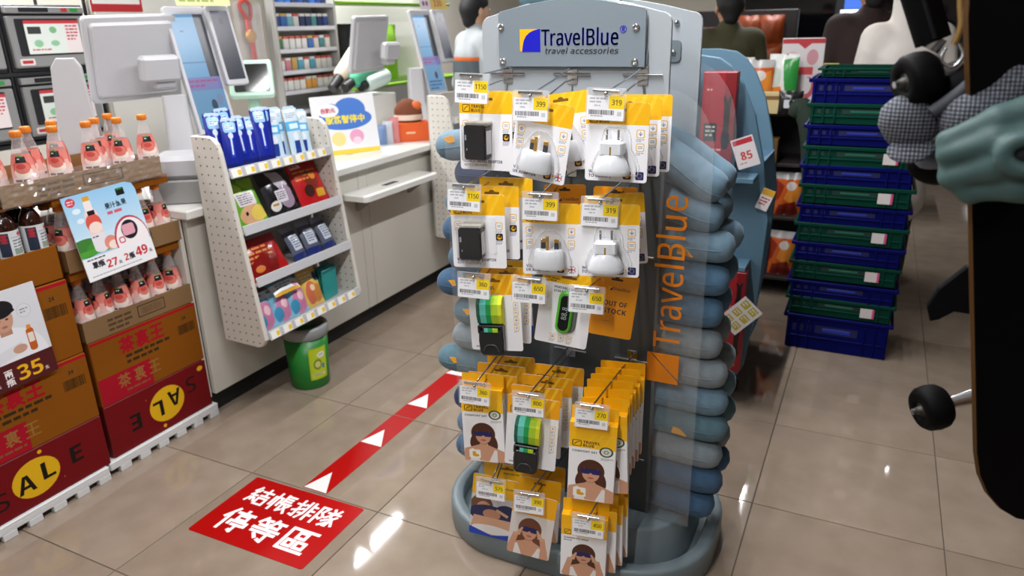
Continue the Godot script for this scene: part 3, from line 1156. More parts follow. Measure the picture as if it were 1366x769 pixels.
func make_pack(kind: String, prints: Dictionary) -> Node3D:
	var t := Node3D.new()
	var white := M("card_white", "e6e6ea", 0.5)
	var yel := M("card_yellow", "f8b808", 0.45)
	var dims := {"adaptor": Vector2(0.15, 0.2), "uk": Vector2(0.146, 0.19), "eu": Vector2(0.148, 0.18), "strap": Vector2(0.15, 0.225), "scale": Vector2(0.142, 0.205), "oos": Vector2(0.112, 0.172), "neck": Vector2(0.15, 0.222), "rest": Vector2(0.13, 0.215), "comfort": Vector2(0.128, 0.258), "slumber": Vector2(0.132, 0.225)}
	var d: Vector2 = dims[kind]
	if kind in ["comfort", "slumber"]:
		var deep := 0.024
		var b := B.new(M("box_white", "e6e6ea", 0.45))
		b.box(Vector3(0, -d.y / 2 - 0.02, -deep / 2), Vector3(d.x, d.y - 0.04, deep), 0.0012)
		b.surf(prints[kind])
		b.face(rrect(d.x - 0.002, d.y - 0.042, 0.001, 1, 0, -d.y / 2 - 0.02), 0.0004)
		b.surf(M("card_yellow"))
		b.box(Vector3(0, -0.034, -deep / 2), Vector3(d.x + 0.0006, 0.03, deep + 0.0012), 0.0008)
		part(b, "carton", t)
		b = B.new(M("card_yellow"))
		b.at(Vector3(0, -0.001, -deep), Vector3(0.0, 0, 0))
		b.prism(rrect(d.x, 0.044, 0.004, 2), -0.0004, 0.0006)
		part(b, "hang_tab", t)
		return t
	var b := B.new(yel if kind in ["oos"] else white)
	b.prism(rrect(d.x, d.y, 0.007, 4, 0, -d.y / 2), -0.0012, 0.0, 0.0, false)
	b.surf(prints[kind])
	b.face(rrect(d.x, d.y, 0.007, 4, 0, -d.y / 2), 0.0001)
	part(b, "backing_card", t)
	if kind == "adaptor":
		b = B.new(M("gloss_black", "07080d", 0.14))
		M("gloss_black").metallic_specular = 0.3
		b.box(Vector3(-0.013, -0.125, 0.022), Vector3(0.062, 0.088, 0.044), 0.005)
		b.surf(M("silver_grey", "9c9a90", 0.35))
		b.box(Vector3(-0.010, -0.078, 0.019), Vector3(0.06, 0.011, 0.04), 0.003)
		b.surf(M("label_white", "d8d8dc", 0.5))
		b.at(Vector3(0.0184, -0.125, 0.022), Vector3(0, PI / 2, 0))
		b.face(rrect(0.03, 0.06, 0.002, 2), 0.0002)
		b.surf(M("label_mark", "8f93a0", 0.5))
		b.at(Vector3(-0.037, -0.112, 0.0442))
		b.face(rrect(0.005, 0.014, 0.001, 2), 0.0001)
		b.at(Vector3(-0.034, -0.142, 0.0442))
		b.face(rrect(0.003, 0.006, 0.001, 2), 0.0001)
		part(b, "travel_adaptor", t)
		b = B.new(clear_mat("blister", "f4f7fa", 0.012, 0.05))
		b.loft([rr_at(0.074, 0.104, 0.008, Vector3(-0.012, -0.125, 0.0004)), rr_at(0.07, 0.098, 0.008, Vector3(-0.012, -0.125, 0.048)), rr_at(0.062, 0.09, 0.01, Vector3(-0.012, -0.125, 0.051))], true, false, true)
		part(b, "clear_blister", t)
	elif kind == "uk":
		b = B.new(M("plug_white", "dfe3e8", 0.25))
		b.loft([ring_y(0.041, 0.02, Vector3(0, -0.166, 0.022)), ring_y(0.043, 0.022, Vector3(0, -0.158, 0.022)), ring_y(0.0385, 0.021, Vector3(0, -0.135, 0.022)), ring_y(0.037, 0.02, Vector3(0, -0.118, 0.022)), ring_y(0.034, 0.018, Vector3(0, -0.115, 0.022))], true, true, true)
		part(b, "plug_body", t)
		b = B.new(M("brass", "c99a3c", 0.3, 0.9))
		b.box(Vector3(-0.002, -0.098, 0.03), Vector3(0.008, 0.038, 0.006), 0.001)
		b.box(Vector3(-0.016, -0.094, 0.014), Vector3(0.012, 0.01, 0.006), 0.001)
		b.box(Vector3(0.019, -0.094, 0.016), Vector3(0.012, 0.01, 0.006), 0.001)
		b.surf(M("pin_sleeve", "1c1e24", 0.4))
		b.box(Vector3(-0.016, -0.107, 0.014), Vector3(0.0118, 0.018, 0.0058), 0.001)
		b.box(Vector3(0.019, -0.107, 0.016), Vector3(0.0118, 0.018, 0.0058), 0.001)
		part(b, "brass_pin", t)
		b = B.new(clear_mat("blister"))
		var rings := []
		for q in [[-0.166, 0.054, 0.05], [-0.15, 0.055, 0.052], [-0.12, 0.046, 0.05], [-0.098, 0.036, 0.045], [-0.08, 0.024, 0.034], [-0.07, 0.010, 0.016], [-0.068, 0.003, 0.006]]:
			rings.append(half_ring(q[1], q[2], q[0]))
		b.loft(rings, false)
		part(b, "clear_blister", t)
	elif kind == "eu":
		b = B.new(M("plug_white"))
		b.loft([ring_y(0.042, 0.024, Vector3(-0.004, -0.161, 0.024)), ring_y(0.0445, 0.026, Vector3(-0.004, -0.157, 0.024)), ring_y(0.044, 0.026, Vector3(-0.004, -0.149, 0.024)), ring_y(0.036, 0.023, Vector3(-0.004, -0.13, 0.023)), ring_y(0.028, 0.02, Vector3(-0.004, -0.118, 0.022)), ring_y(0.026, 0.018, Vector3(-0.004, -0.115, 0.022))], true, true, true)
		b.box(Vector3(-0.004, -0.101, 0.02), Vector3(0.054, 0.032, 0.036), 0.004)
		b.box(Vector3(-0.004, -0.085, 0.018), Vector3(0.04, 0.006, 0.03), 0.002)
		part(b, "plug_body", t)
		b = B.new(M("pin_steel", "b9b9b5", 0.25, 0.9))
		for x in [-0.017, 0.01]:
			b.cyl(Vector3(x, -0.085, 0.022), Vector3(x, -0.059, 0.022), 0.0028, 8)
		part(b, "round_pin", t)
		b = B.new(M("brass"))
		b.box(Vector3(-0.004, -0.106, 0.0375), Vector3(0.004, 0.02, 0.002), 0.0005)
		part(b, "earth_contact", t)
		b = B.new(clear_mat("blister"))
		var rings := []
		for q in [[-0.162, 0.05, 0.048], [-0.145, 0.054, 0.052], [-0.12, 0.046, 0.048], [-0.105, 0.034, 0.044], [-0.08, 0.032, 0.042], [-0.06, 0.026, 0.034], [-0.054, 0.02, 0.01]]:
			rings.append(half_ring(q[1], q[2], q[0], -0.004))
		b.loft(rings, false)
		part(b, "clear_blister", t)
	if kind in ["uk", "eu"]:
		b = B.new(clear_mat("blister_rim", "f4f6f8", 0.3, 0.1))
		var q := [[-0.168, 0.056], [-0.15, 0.057], [-0.12, 0.048], [-0.098, 0.037], [-0.08, 0.025], [-0.07, 0.011]] if kind == "uk" else [[-0.164, 0.052], [-0.145, 0.056], [-0.12, 0.048], [-0.105, 0.036], [-0.08, 0.034], [-0.06, 0.028], [-0.055, 0.02]]
		var pts := PackedVector3Array()
		for k in q.size():
			pts.append(Vector3(-q[k][1], q[k][0], 0.002))
		for k in q.size():
			pts.append(Vector3(q[-1 - k][1], q[-1 - k][0], 0.002))
		pts.append(pts[0])
		b.tube(pts, 0.0014, 5)
		part(b, "blister_rim", t)
	if kind == "strap":
		b = B.new(null)
		strap_coil(b, 0.072, -0.008, -0.062, 1.0)
		part(b, "striped_webbing", t)
		b = B.new(M("buckle_black", "1b1d20", 0.35))
		b.at(Vector3(-0.008, -0.186, 0.02))
		b.prism(PackedVector2Array([Vector2(-0.034, 0.03), Vector2(-0.036, 0.0), Vector2(-0.034, -0.035), Vector2(-0.026, -0.044), Vector2(0.026, -0.044), Vector2(0.034, -0.035), Vector2(0.036, 0.0), Vector2(0.034, 0.03)]), -0.012, 0.012, 0.004)
		b.at(Vector3(-0.008, -0.152, 0.024))
		b.box(Vector3(-0.032, 0, 0), Vector3(0.008, 0.024, 0.02), 0.002)
		b.box(Vector3(0.032, 0, 0), Vector3(0.008, 0.024, 0.02), 0.002)
		b.box(Vector3(0, 0.01, 0), Vector3(0.07, 0.007, 0.02), 0.002)
		b.surf(M("buckle_ridge", "34373b", 0.4))
		b.at(Vector3(-0.008, -0.21, 0.0325))
		b.tube(smooth([Vector3(-0.022, -0.006, 0), Vector3(-0.012, 0.012, 0.001), Vector3(0.012, 0.012, 0.001), Vector3(0.022, -0.006, 0)], 4), 0.0022, 6)
		part(b, "black_buckle", t)
		b = B.new(null)
		b.surf(M("webbing_1"))
		b.at(Vector3(-0.008, -0.153, 0.03))
		b.box(Vector3(-0.012, 0, 0), Vector3(0.012, 0.012, 0.008), 0.001)
		b.surf(M("webbing_2"))
		b.box(Vector3(0.0, 0, 0), Vector3(0.012, 0.012, 0.008), 0.001)
		b.surf(M("webbing_3"))
		b.box(Vector3(0.014, 0, 0), Vector3(0.016, 0.012, 0.008), 0.001)
		part(b, "webbing_end", t)
	elif kind == "scale":
		b = B.new(M("scale_green", "4fae2b", 0.35))
		b.at(Vector3(0.002, -0.108, 0.006))
		b.prism(rrect(0.042, 0.118, 0.02, 6), -0.006, 0.008, 0.004)
		part(b, "green_case", t)
		b = B.new(M("scale_black", "101417", 0.2))
		b.at(Vector3(0.002, -0.108, 0.0142))
		b.prism(rrect(0.028, 0.1, 0.0135, 6), -0.001, 0.0012, 0.001)
		b.surf(M("digit_grey", "9fb0a8", 0.5))
		b.at(Vector3(0.009, -0.126, 0.0155), Vector3(0, 0, PI / 2))
		b.letters("88.8", 0.019, 0.0003, false)
		part(b, "display", t)
		b = B.new(M("scale_grey", "5d625e", 0.4))
		b.at(Vector3(0.014, -0.106, 0.002))
		b.prism(rrect(0.04, 0.12, 0.019, 6), -0.002, 0.003, 0.001)
		part(b, "grey_handle", t)
	return t

func rr_at(w: float, h: float, r: float, c: Vector3) -> PackedVector3Array:
	var o := PackedVector3Array()
	for p in rrect(w, h, r, 4):
		o.append(c + Vector3(p.x, p.y, 0))
	return o

func ring_y(rx: float, rz: float, c: Vector3, n := 18) -> PackedVector3Array:
	var o := PackedVector3Array()
	for j in n:
		var a := -TAU * j / n
		o.append(c + Vector3(cos(a) * rx, 0, sin(a) * rz))
	return o

func half_ring(rx: float, rz: float, y: float, cx := 0.0, n := 14) -> PackedVector3Array:
	var o := PackedVector3Array()
	for j in n + 1:
		var a := PI * j / n
		o.append(Vector3(cx - cos(a) * rx, y, 0.0004 + sin(a) * rz))
	return o

func price_print(price: String) -> StandardMaterial3D:
	var c := Cv.new(200, 124, "eeeff3")
	c.rect(118, 0, 82, 64, "f6d312")
	c.text(price, 125 if price.length() > 3 else 133, 46, 38, "2a2820", false, 66 if price.length() > 3 else 52)
	c.text(price, 126 if price.length() > 3 else 134, 46, 38, "2a2820", false, 66 if price.length() > 3 else 52)
	c.fine(14, 10, 92, 2, 17, "b3b6bd", rng).fine(40, 46, 52, 1, 15, "b9bcc3", rng)
	c.bars(12, 72, 136, 24, "2e2e33", rng)
	c.fine(22, 101, 100, 1, 9, "84868c", rng)
	c.rr(165, 78, 22, 22, 3, "c6c8cc")
	return print_mat("price_" + price, c, 0.5)

func build_stand_goods() -> void:
	var prints := card_prints()
	# kind, x, y of the top edge, z, slope of the top edge, hook column, hook row, place on the hook
	var list := [
		["adaptor", -0.909, 1.472, -1.700, 0.0, 0, 0], ["adaptor", -0.912, 1.469, -1.760, 0.4, 0, 0],
		["uk", -0.714, 1.456, -1.645, -8.1, 1, 0], ["uk", -0.711, 1.470, -1.720, 8.0, 1, 0],
		["eu", -0.532, 1.461, -1.630, 0.0, 2, 0], ["eu", -0.519, 1.467, -1.680, 0.8, 2, 0], ["eu", -0.507, 1.470, -1.730, 0.4, 2, 0],
		["adaptor", -0.923, 1.212, -1.660, 4.3, 0, 1], ["adaptor", -0.904, 1.226, -1.710, 3.2, 0, 1], ["adaptor", -0.891, 1.239, -1.770, 2.4, 0, 1],
		["uk", -0.716, 1.204, -1.670, 3.2, 1, 1], ["oos", -0.718, 1.232, -1.770, 4.4, 1, 1],
		["eu", -0.548, 1.224, -1.630, 4.2, 2, 1], ["eu", -0.56, 1.233, -1.700, 8.5, 2, 1], ["oos", -0.578, 1.236, -1.770, 2.2, 2, 1],
		["strap", -0.894, 0.988, -1.680, 7.2, 0, 2], ["strap", -0.882, 0.992, -1.740, 3.4, 0, 2], ["neck", -0.914, 0.99, -1.800, 6.1, 0, 2],
		["scale", -0.665, 1.021, -1.680, -3.2, 1, 2], ["oos", -0.542, 1.026, -1.700, -2.0, 2, 2],
		["comfort", -0.94, 0.648, -1.670, 8.7, 0, 3], ["strap", -0.927, 0.659, -1.720, 5.0, 0, 3], ["strap", -0.921, 0.668, -1.770, 4.2, 0, 3], ["strap", -0.914, 0.676, -1.820, 6.7, 0, 3],
		["strap", -0.764, 0.645, -1.660, 3.3, 1, 3], ["strap", -0.778, 0.652, -1.710, 5.5, 1, 3], ["strap", -0.766, 0.664, -1.760, 4.4, 1, 3], ["strap", -0.750, 0.679, -1.810, 4.2, 1, 3],
		["comfort", -0.575, 0.640, -1.630, 5.7, 2, 3], ["comfort", -0.562, 0.652, -1.665, 9.4, 2, 3], ["comfort", -0.565, 0.666, -1.695, 8.1, 2, 3], ["comfort", -0.567, 0.677, -1.725, 7.7, 2, 3], ["comfort", -0.567, 0.680, -1.755, 7.8, 2, 3], ["comfort", -0.564, 0.686, -1.785, 7.3, 2, 3], ["comfort", -0.559, 0.695, -1.815, 6.0, 2, 3],
		["neck", -0.912, 0.315, -1.700, 3.0, 0, 4], ["neck", -0.906, 0.328, -1.760, 7.1, 0, 4],
		["rest", -0.752, 0.335, -1.640, 1.7, 1, 4], ["rest", -0.766, 0.35, -1.700, 5.9, 1, 4], ["rest", -0.777, 0.36, -1.760, 6.4, 1, 4],
		["slumber", -0.597, 0.335, -1.630, 8.3, 2, 4], ["slumber", -0.581, 0.345, -1.660, 9.2, 2, 4], ["slumber", -0.574, 0.35, -1.690, 9.9, 2, 4], ["slumber", -0.569, 0.36, -1.720, 10.0, 2, 4],
	]
	var what := {
		"adaptor": ["adaptor_pack", "black travel adaptor pack", "adaptor pack"], "uk": ["adaptor_pack", "white UK adaptor pack", "adaptor pack"],
		"eu": ["adaptor_pack", "white Europe adaptor pack", "adaptor pack"], "strap": ["luggage_strap_pack", "green striped luggage strap", "strap pack"],
		"scale": ["luggage_scale_pack", "bright green luggage scale", "scale pack"], "oos": ["stock_card", "orange out of stock card", "card"],
		"comfort": ["eye_mask_box", "comfort set eye mask box", "box"], "slumber": ["eye_mask_box", "slumber eye mask box", "box"],
		"neck": ["neck_pillow_pack", "navy pillow picture pack", "pillow pack"], "rest": ["eye_mask_pack", "masked woman picture pack", "mask pack"]}
	var cn := ["left", "middle", "right"]
	var rn := ["top", "second", "third", "fourth", "bottom"]
	var place := ["frontmost", "second", "third", "fourth", "fifth", "sixth", "rearmost"]
	var protos := {}
	var seen := {}
	for q in list:
		var kind: String = q[0]
		var hk := "%d%d" % [q[5], q[6]]
		var n: int = seen.get(hk, 0)
		seen[hk] = n + 1
		var yaw := 12.0 if q[6] > 0 else 3.0
		var slope: float = (1.63 - q[2]) / absf(q[3])
		var roll: float = q[4] - rad_to_deg(atan(slope * sin(deg_to_rad(yaw)))) if q[6] > 0 else q[4]
		var o: Node3D
		if not protos.has(kind):
			o = make_pack(kind, prints)
			o.name = numbered(what[kind][0])
			add_child(o)
			protos[kind] = o
		else:
			o = protos[kind].duplicate()
			o.name = numbered(what[kind][0])
			add_child(o)
		tag(o, "%s, %s on the %s hook of the %s row" % [what[kind][1], place[n], cn[q[5]], rn[q[6]]], what[kind][2], "travel packs hanging on the stand hooks")
		o.position = Vector3(q[1], q[2], q[3])
		o.rotation = Vector3(deg_to_rad(-2.0), deg_to_rad(yaw), deg_to_rad(roll))
	# price tags in clear holders
	var prices := [["1150", "399", "319"], ["1150", "399", "319"], ["360", "650", "650"], ["360", "800", "270"], ["575", "390", "450"]]
	var holder := clear_mat("tag_holder", "e8ecee", 0.22, 0.12)
	var pm := {}
	for r in 5:
		for c in 3:
			var p: String = prices[r][c]
			if not pm.has(p):
				pm[p] = price_print(p)
			var t := thing("price_tag", "price tag reading %s in a clear holder, %s hook of the %s row" % [p, cn[c], rn[r]], "price tag", TAGS[r][c] + Vector3(0, 0, 0.012), deg_to_rad(12.0), "price tags on the stand hooks")
			t.rotation = Vector3(deg_to_rad(-4.0), deg_to_rad(12.0 if r > 0 else 4.0), deg_to_rad([-2.0, -1.0, -1.5][c]))
			var b := B.new(holder)
			b.prism(rrect(0.093, 0.072, 0.003, 2, 0, -0.024), -0.0025, 0.0, 0.0004)
			part(b, "clear_holder", t)
			b = B.new(M("tag_white", "dcdee0", 0.5))
			b.prism(rrect(0.087, 0.054, 0.001, 2, 0, -0.0322), 0.0002, 0.0006, 0.0, false)
			b.surf(pm[p])
			b.face(rrect(0.087, 0.054, 0.001, 2, 0, -0.0322), 0.0007)
			part(b, "printed_label", t)
			b = B.new(M("chrome"))
			b.cyl(Vector3(-0.03, 0.006, 0.003), Vector3(0.03, 0.006, 0.003), 0.0035, 8)
			b.ball(Vector3(0, 0.0, 0.004), Vector3(0.005, 0.005, 0.005), 8, 6)
			part(b, "clip_bar", t)

# ---------------------------------------------------------------- written characters, as strokes
const HAN := {
	"結": "facfgf hdckik fkfq dnbs hnjr keue papj ljtj lmtmttltlm", "帳": "bfbp bfifio eaeu lalk lbtb lese lhsh jkuk mkmtpr okuu tmqp",
	"排": "bfif faftcs bnik mamoju jeme jjmj iomo qaqu qeue qjuj qouo", "隊": "bbbu bbhbehhlfodn maoe saqe jfuf pfjl mhqmptnt pljp qoju tiql qlus",
	"停": "faaj dgdu nand hdud kfrfrjkjkf hohluluo koso ooou oumt", "等": "eabf dcjc gchf nalf mcuc qcrf dhrh kfkk akuk bntn oloult fpis",
	"區": "ubbbbtut idodoiiiid eljljqeqel mlslsqmqml", "茶": "bdtd gagg oaog kfbm kftm enqn kjku hpdt nprt",
	"裏": "kakc ccsc fepepkfkfe fhph kekn cnsn jncs gqguks kntu qonr", "王": "cbsb cksk bttt kbkt", "單": "dbibifdfdb mbrbrfmfmb ehqhqoeoeh ekqk khku brtr",
	"瓶": "dbfe jbhe afkf akkk dfdmbt ifiu mbub nbmsqq nhshtsus ojpm", "兩": "abub cgcu cgsgstqs kbks gieo gijo oimo oiro", "元": "ecqc biti iicu mimsusup",
	"服": "cbcoau cbhbhuft cghg clhl lblu lbtbthqi ljtj sjlu mluu", "務": "bbib icff afjf fffuds fkbp oakf nctckj nelk kotosuqt nlku", "暫": "bbjb cdidihchcd cfif ajkj fafm ubnd ndnhll ngug rgrm enpnpueuen erpr",
	"中": "cfsfsncncf kaku", "自": "jahd ddrdrududd diri dnrn", "助": "bbbt bbhbht bhhh bnhn atkr jgtgsuqt obknju", "加": "bgjghuft fabu lettttltle", "果": "dbrbrjdjdb dfrf kbku bltl kmbt kmtt", "汁": "bbdd agci ascl hjuj nanu",
}

func han(c: Cv, s: String, x: float, y: float, sw: float, sh: float, wd: float, col: String, gap := 1.12, flip := false) -> void:
	for i in s.length():
		var ch := s[i]
		if HAN.has(ch):
			c.cj(HAN[ch], x + i * sw * gap, y, sw, sh, wd, col, flip)

# a filled bag: flat crimped ends, bulging between; stands with its lower edge at the origin, front towards +z
func bag(m: Material, w: float, h: float, d: float, back: Material = null, crimp := 0.06) -> B:
	var b := B.new(m)
	var nu := 12
	var nv := 14
	for side in 2:
		if side == 1:
			b.surf(back if back else m)
		var sg := 1.0 if side == 0 else -1.0
		for i in nv:
			for j in nu:
				var q := []
				var uv := []
				for k in [[0, 0], [1, 0], [1, 1], [0, 1]]:
					var u := float(j + k[0]) / nu
					var v := float(i + k[1]) / nv
					var s := u * 2 - 1
					var t := clampf((v - crimp) / (1 - 2 * crimp), 0, 1) * 2 - 1
					var z := d / 2 * pow(maxf(0.0, 1 - s * s), 0.6) * pow(maxf(0.0, 1 - t * t), 0.55) * (1 + 0.07 * sin(u * 17 + v * 9)) + d * 0.06 * sin(u * 23 + v * 17 + w * 90) * sin(v * 21 + u * 5) * (1 - s * s)
					q.append(Vector3((u - 0.5) * w * (1 - 0.04 * (1 - t * t)), v * h, sg * (z + 0.0008)))
					uv.append(Vector2(u, 1 - v))
				if side == 0:
					b.quad(q[0], q[1], q[2], q[3], uv[0], uv[1], uv[2], uv[3], 50)
				else:
					b.quad(q[1], q[0], q[3], q[2], uv[1], uv[0], uv[3], uv[2], 51)
	return b

func build_counter() -> void:
	var pan := M("counter_panel", "c6c2b8", 0.45)
	var s := thing("checkout_counter", "long off-white checkout counter with white top and black kick board", "counter", Vector3(-2.5, 0, -3.0))
	var b := B.new(M("kick_black", "17181a", 0.5))
	b.box(Vector3(-0.33, 0.05, -0.39), Vector3(0.56, 0.1, 2.74))
	part(b, "kick_board", s)
	b = B.new(M("counter_carcass", "8d8a84", 0.6))
	b.box(Vector3(-0.33, 0.5, -0.39), Vector3(0.58, 0.8, 2.72))
	part(b, "carcass", s)
	var cuts := [0.965, -0.185, -0.262, -1.1, -1.755]
	for i in cuts.size() - 1:
		b = B.new(pan)
		var z0: float = cuts[i]
		var z1: float = cuts[i + 1]
		b.box(Vector3(-0.02, 0.505, (z0 + z1) / 2), Vector3(0.025, 0.81, z0 - z1 - 0.004), 0.002)
		part(b, "front_panel", s)
	b = B.new(M("worktop_white", "d9d8d3", 0.22))
	b.box(Vector3(-0.3, 0.93, -0.39), Vector3(0.68, 0.04, 2.76), 0.006)
	part(b, "worktop", s)
	b = B.new(pan)
	b.box(Vector3(-0.33, 0.5, 0.985), Vector3(0.62, 0.82, 0.02), 0.002)
	part(b, "end_panel", s)
	# the low staff cabinet that carries on behind the drink stacks
	var cb := thing("staff_cabinet", "low off-white staff cabinet behind the drink stacks", "cabinet", Vector3(-3.25, 0, -1.2))
	b = B.new(pan)
	b.box(Vector3(0, 0.46, 0), Vector3(0.5, 0.92, 1.58), 0.004)
	part(b, "cabinet_body", cb)
	b = B.new(M("worktop_white"))
	b.box(Vector3(0, 0.935, 0), Vector3(0.54, 0.03, 1.6), 0.005)
	part(b, "cabinet_top", cb)
	# a fold-out shelf on the counter front
	M("sticker_red", "a00303", 0.42).metallic_specular = 0.25
	var t := thing("bag_shelf", "small white fold-out bag shelf on the counter front between the two racks", "shelf", Vector3(-2.5, 0.79, -3.39))
	b = B.new(M("worktop_white"))
	b.at(Vector3(0.075, 0, 0), Vector3(-PI / 2, 0, 0))
	b.prism(rrect(0.17, 0.72, 0.03, 5), -0.02, 0.012, 0.004)
	part(b, "shelf_board", t)
	b = B.new(M("slot_dark", "3a3a3c", 0.6))
	b.box(Vector3(0.07, 0.0125, 0.02), Vector3(0.035, 0.002, 0.12), 0.0008)
	part(b, "slot", t)
	for z in [-0.25, 0.25]:
		b = B.new(M("counter_carcass"))
		b.at(Vector3(0, 0, z))
		b.prism(PackedVector2Array([Vector2(0.002, -0.1), Vector2(0.02, -0.1), Vector2(0.13, -0.021), Vector2(0.002, -0.021)]), -0.008, 0.008)
		part(b, "bracket", t)
	# the red floor sign and the queue tape
	var c := Cv.new(500, 340, "a00303")
	han(c, "結帳排隊", 52, 46, 88, 92, 11, "ece7e6", 1.16)
	han(c, "停等區", 64, 178, 108, 112, 14, "ece7e6", 1.26)
	t = thing("floor_sign", "red floor sticker with white characters asking customers to queue", "floor sign", Vector3(-1.7265, 0.0002, -1.5635), 0.015)
	b = B.new(M("sticker_red", "ab0503", 0.4))
	b.at(Vector3.ZERO, Vector3(-PI / 2, 0, 0))
	b.prism(rrect(0.505, 0.34, 0.01, 4), 0.0, 0.0011, 0.0, false)
	var fsp := print_mat("floor_sign_print", c, 0.42)
	fsp.metallic_specular = 0.25
	b.surf(fsp)
	b.face(rrect(0.505, 0.34, 0.01, 4), 0.0012)
	part(b, "sticker", t)
	var segs := [[-1.752, -2.347], [-2.352, -2.95], [-2.955, -3.4]]
	var names := ["nearest the red floor sign", "in the middle of the queue line", "furthest from the red floor sign"]
	for i in 3:
		var z0: float = segs[i][0]
		var z1: float = segs[i][1]
		t = thing("floor_tape", "red floor tape strip with white arrows, %s" % names[i], "floor tape", Vector3(-1.718, 0.0002, z0), 0.0, "red queue tape on the floor")
		b = B.new(M("sticker_red"))
		b.at(Vector3.ZERO, Vector3(-PI / 2, 0, 0))
		b.prism(PackedVector2Array([Vector2(-0.0555, 0), Vector2(0.0545, 0), Vector2(0.0545, z0 - z1), Vector2(-0.0555, z0 - z1)]), 0, 0.0011)
		part(b, "red_strip", t)
		for a in [-1.754, -2.103, -2.455, -2.8, -3.15]:
			if a <= z0 and a - 0.12 >= z1:
				b = B.new(M("sticker_white", "dedcda", 0.4))
				b.at(Vector3.ZERO, Vector3(-PI / 2, 0, 0))
				b.prism(PackedVector2Array([Vector2(-0.053, z0 - a + 0.001), Vector2(0.051, z0 - a + 0.001), Vector2(-0.016, z0 - a + 0.12)]), 0.0011, 0.0016)
				part(b, "white_arrow", t)
	# bin
	t = thing("waste_bin", "green round waste bin with a grey rim and a yellow-green label", "bin", Vector3(-2.335, 0.0, -2.455))
	b = B.new(M("bin_green", "1c7d2c", 0.35))
	b.lathe([Vector2(0.088, 0), Vector2(0.092, 0.004), Vector2(0.104, 0.27), Vector2(0.098, 0.27), Vector2(0.086, 0.012)], 28, true, true)
	part(b, "bin_body", t)
	b = B.new(M("bin_rim", "8c8f91", 0.35))
	b.lathe([Vector2(0.105, 0.258), Vector2(0.11, 0.262), Vector2(0.112, 0.3), Vector2(0.108, 0.312), Vector2(0.095, 0.314), Vector2(0.093, 0.3), Vector2(0.096, 0.262)], 28, false, false)
	part(b, "rim", t)
	c = Cv.new(160, 200, "a9bf1c")
	c.rr(8, 8, 144, 184, 14, "b9cc22").ell(70, 105, 38, 34, "7e8f28").ell(70, 105, 24, 20, "c9cf7d").ell(104, 48, 36, 18, "e4e6e0").fine(84, 42, 42, 2, 8, "7b8a70", rng)
	c.rr(110, 108, 22, 30, 4, "3572a8").rect(22, 160, 110, 18, "d9df9a").fine(26, 163, 100, 2, 8, "5f7030", rng)
	b = B.new(print_mat("bin_label", c, 0.4))
	for i in 10:
		var q := []
		for k in [[0, 0], [1, 0], [1, 1], [0, 1]]:
			var a: float = 1.05 - 0.95 * (i + k[0]) / 10.0
			var y: float = lerpf(0.05, 0.215, k[1])
			var r := lerpf(0.0926, 0.1042, y / 0.27) + 0.0007
			q.append(Vector3(sin(PI / 2 - a + 0.25) * r, y, cos(PI / 2 - a + 0.25) * r))
		b.quad(q[0], q[1], q[2], q[3], Vector2(i / 10.0, 1), Vector2((i + 1) / 10.0, 1), Vector2((i + 1) / 10.0, 0), Vector2(i / 10.0, 0), 7)
	part(b, "label_sticker", t)

# ---------------------------------------------------------------- the impulse rack on the counter front
func make_rack(called: String, label: String, z0: float, zlen: float) -> Node3D:
	var t := thing(called, label, "rack", Vector3(-2.475, 0, z0))
	var holes := Image.create_empty(64, 64, false, Image.FORMAT_RGBA8)
	holes.fill(Color("ffffff"))
	for y in 64:
		for x in 64:
			if Vector2(x - 31.5, y - 31.5).length() < 7.0:
				holes.set_pixel(x, y, Color("7d7972"))
	var hm := M("pegboard", "cdc9c0", 0.45)
	if hm.albedo_texture == null:
		hm.albedo_texture = ImageTexture.create_from_image(holes)
		hm.uv1_triplanar = true
		hm.uv1_scale = Vector3.ONE * 28.0
		hm.uv1_triplanar_sharpness = 8.0
	var pl := PackedVector2Array([Vector2(0.03, 0.359), Vector2(0.22, 0.352), Vector2(0.245, 0.362), Vector2(0.266, 0.391), Vector2(0.168, 1.18), Vector2(0.158, 1.215), Vector2(0.135, 1.236), Vector2(0.105, 1.243), Vector2(0.022, 1.242)])
	for z in [0.0, -zlen]:
		var b := B.new(hm)
		b.at(Vector3(0, 0, z))
		b.prism(pl, -0.01, 0.01, 0.003)
		part(b, "side_panel", t)
	var b := B.new(M("rack_back", "b5b1a9", 0.5))
	b.box(Vector3(0.012, 0.8, -zlen / 2), Vector3(0.012, 0.88, zlen - 0.02))
	part(b, "back_panel", t)
	var fronts := [[1.095, 0.185], [0.862, 0.215], [0.642, 0.245], [0.405, 0.272]]
	for i in 4:
		var y: float = fronts[i][0]
		var x: float = fronts[i][1]
		b = B.new(M("shelf_metal", "bdbdbb", 0.35, 0.3))
		b.box(Vector3(x / 2 + 0.008, y - 0.012, -zlen / 2), Vector3(x - 0.02, 0.012, zlen - 0.022), 0.002)
		var sh := part(b, "shelf", t)
		b = B.new(M("price_rail", "c4c4c6", 0.25, 0.2))
		b.at(Vector3(x, y, -zlen / 2), Vector3(0, 0, 0.25))
		b.box(Vector3(0, 0, 0), Vector3(0.006, 0.042, zlen - 0.024), 0.002)
		part(b, "price_rail", sh)
		if i in [0, 3]:
			for k in 8:
				b = B.new(M("rail_tag_white", "e2e2da", 0.5))
				b.at(Vector3(x + 0.0035, y, -0.045 - k * (zlen - 0.08) / 7.6), Vector3(0, 0, 0.25))
				b.box(Vector3(0, 0, 0), Vector3(0.001, 0.034, 0.052))
				b.surf(M("rail_tag_yellow", "e0b91e", 0.5))
				b.box(Vector3(0.0004, 0.0, -0.014), Vector3(0.001, 0.02, 0.018))
				part(b, "price_strip", sh)
	return t

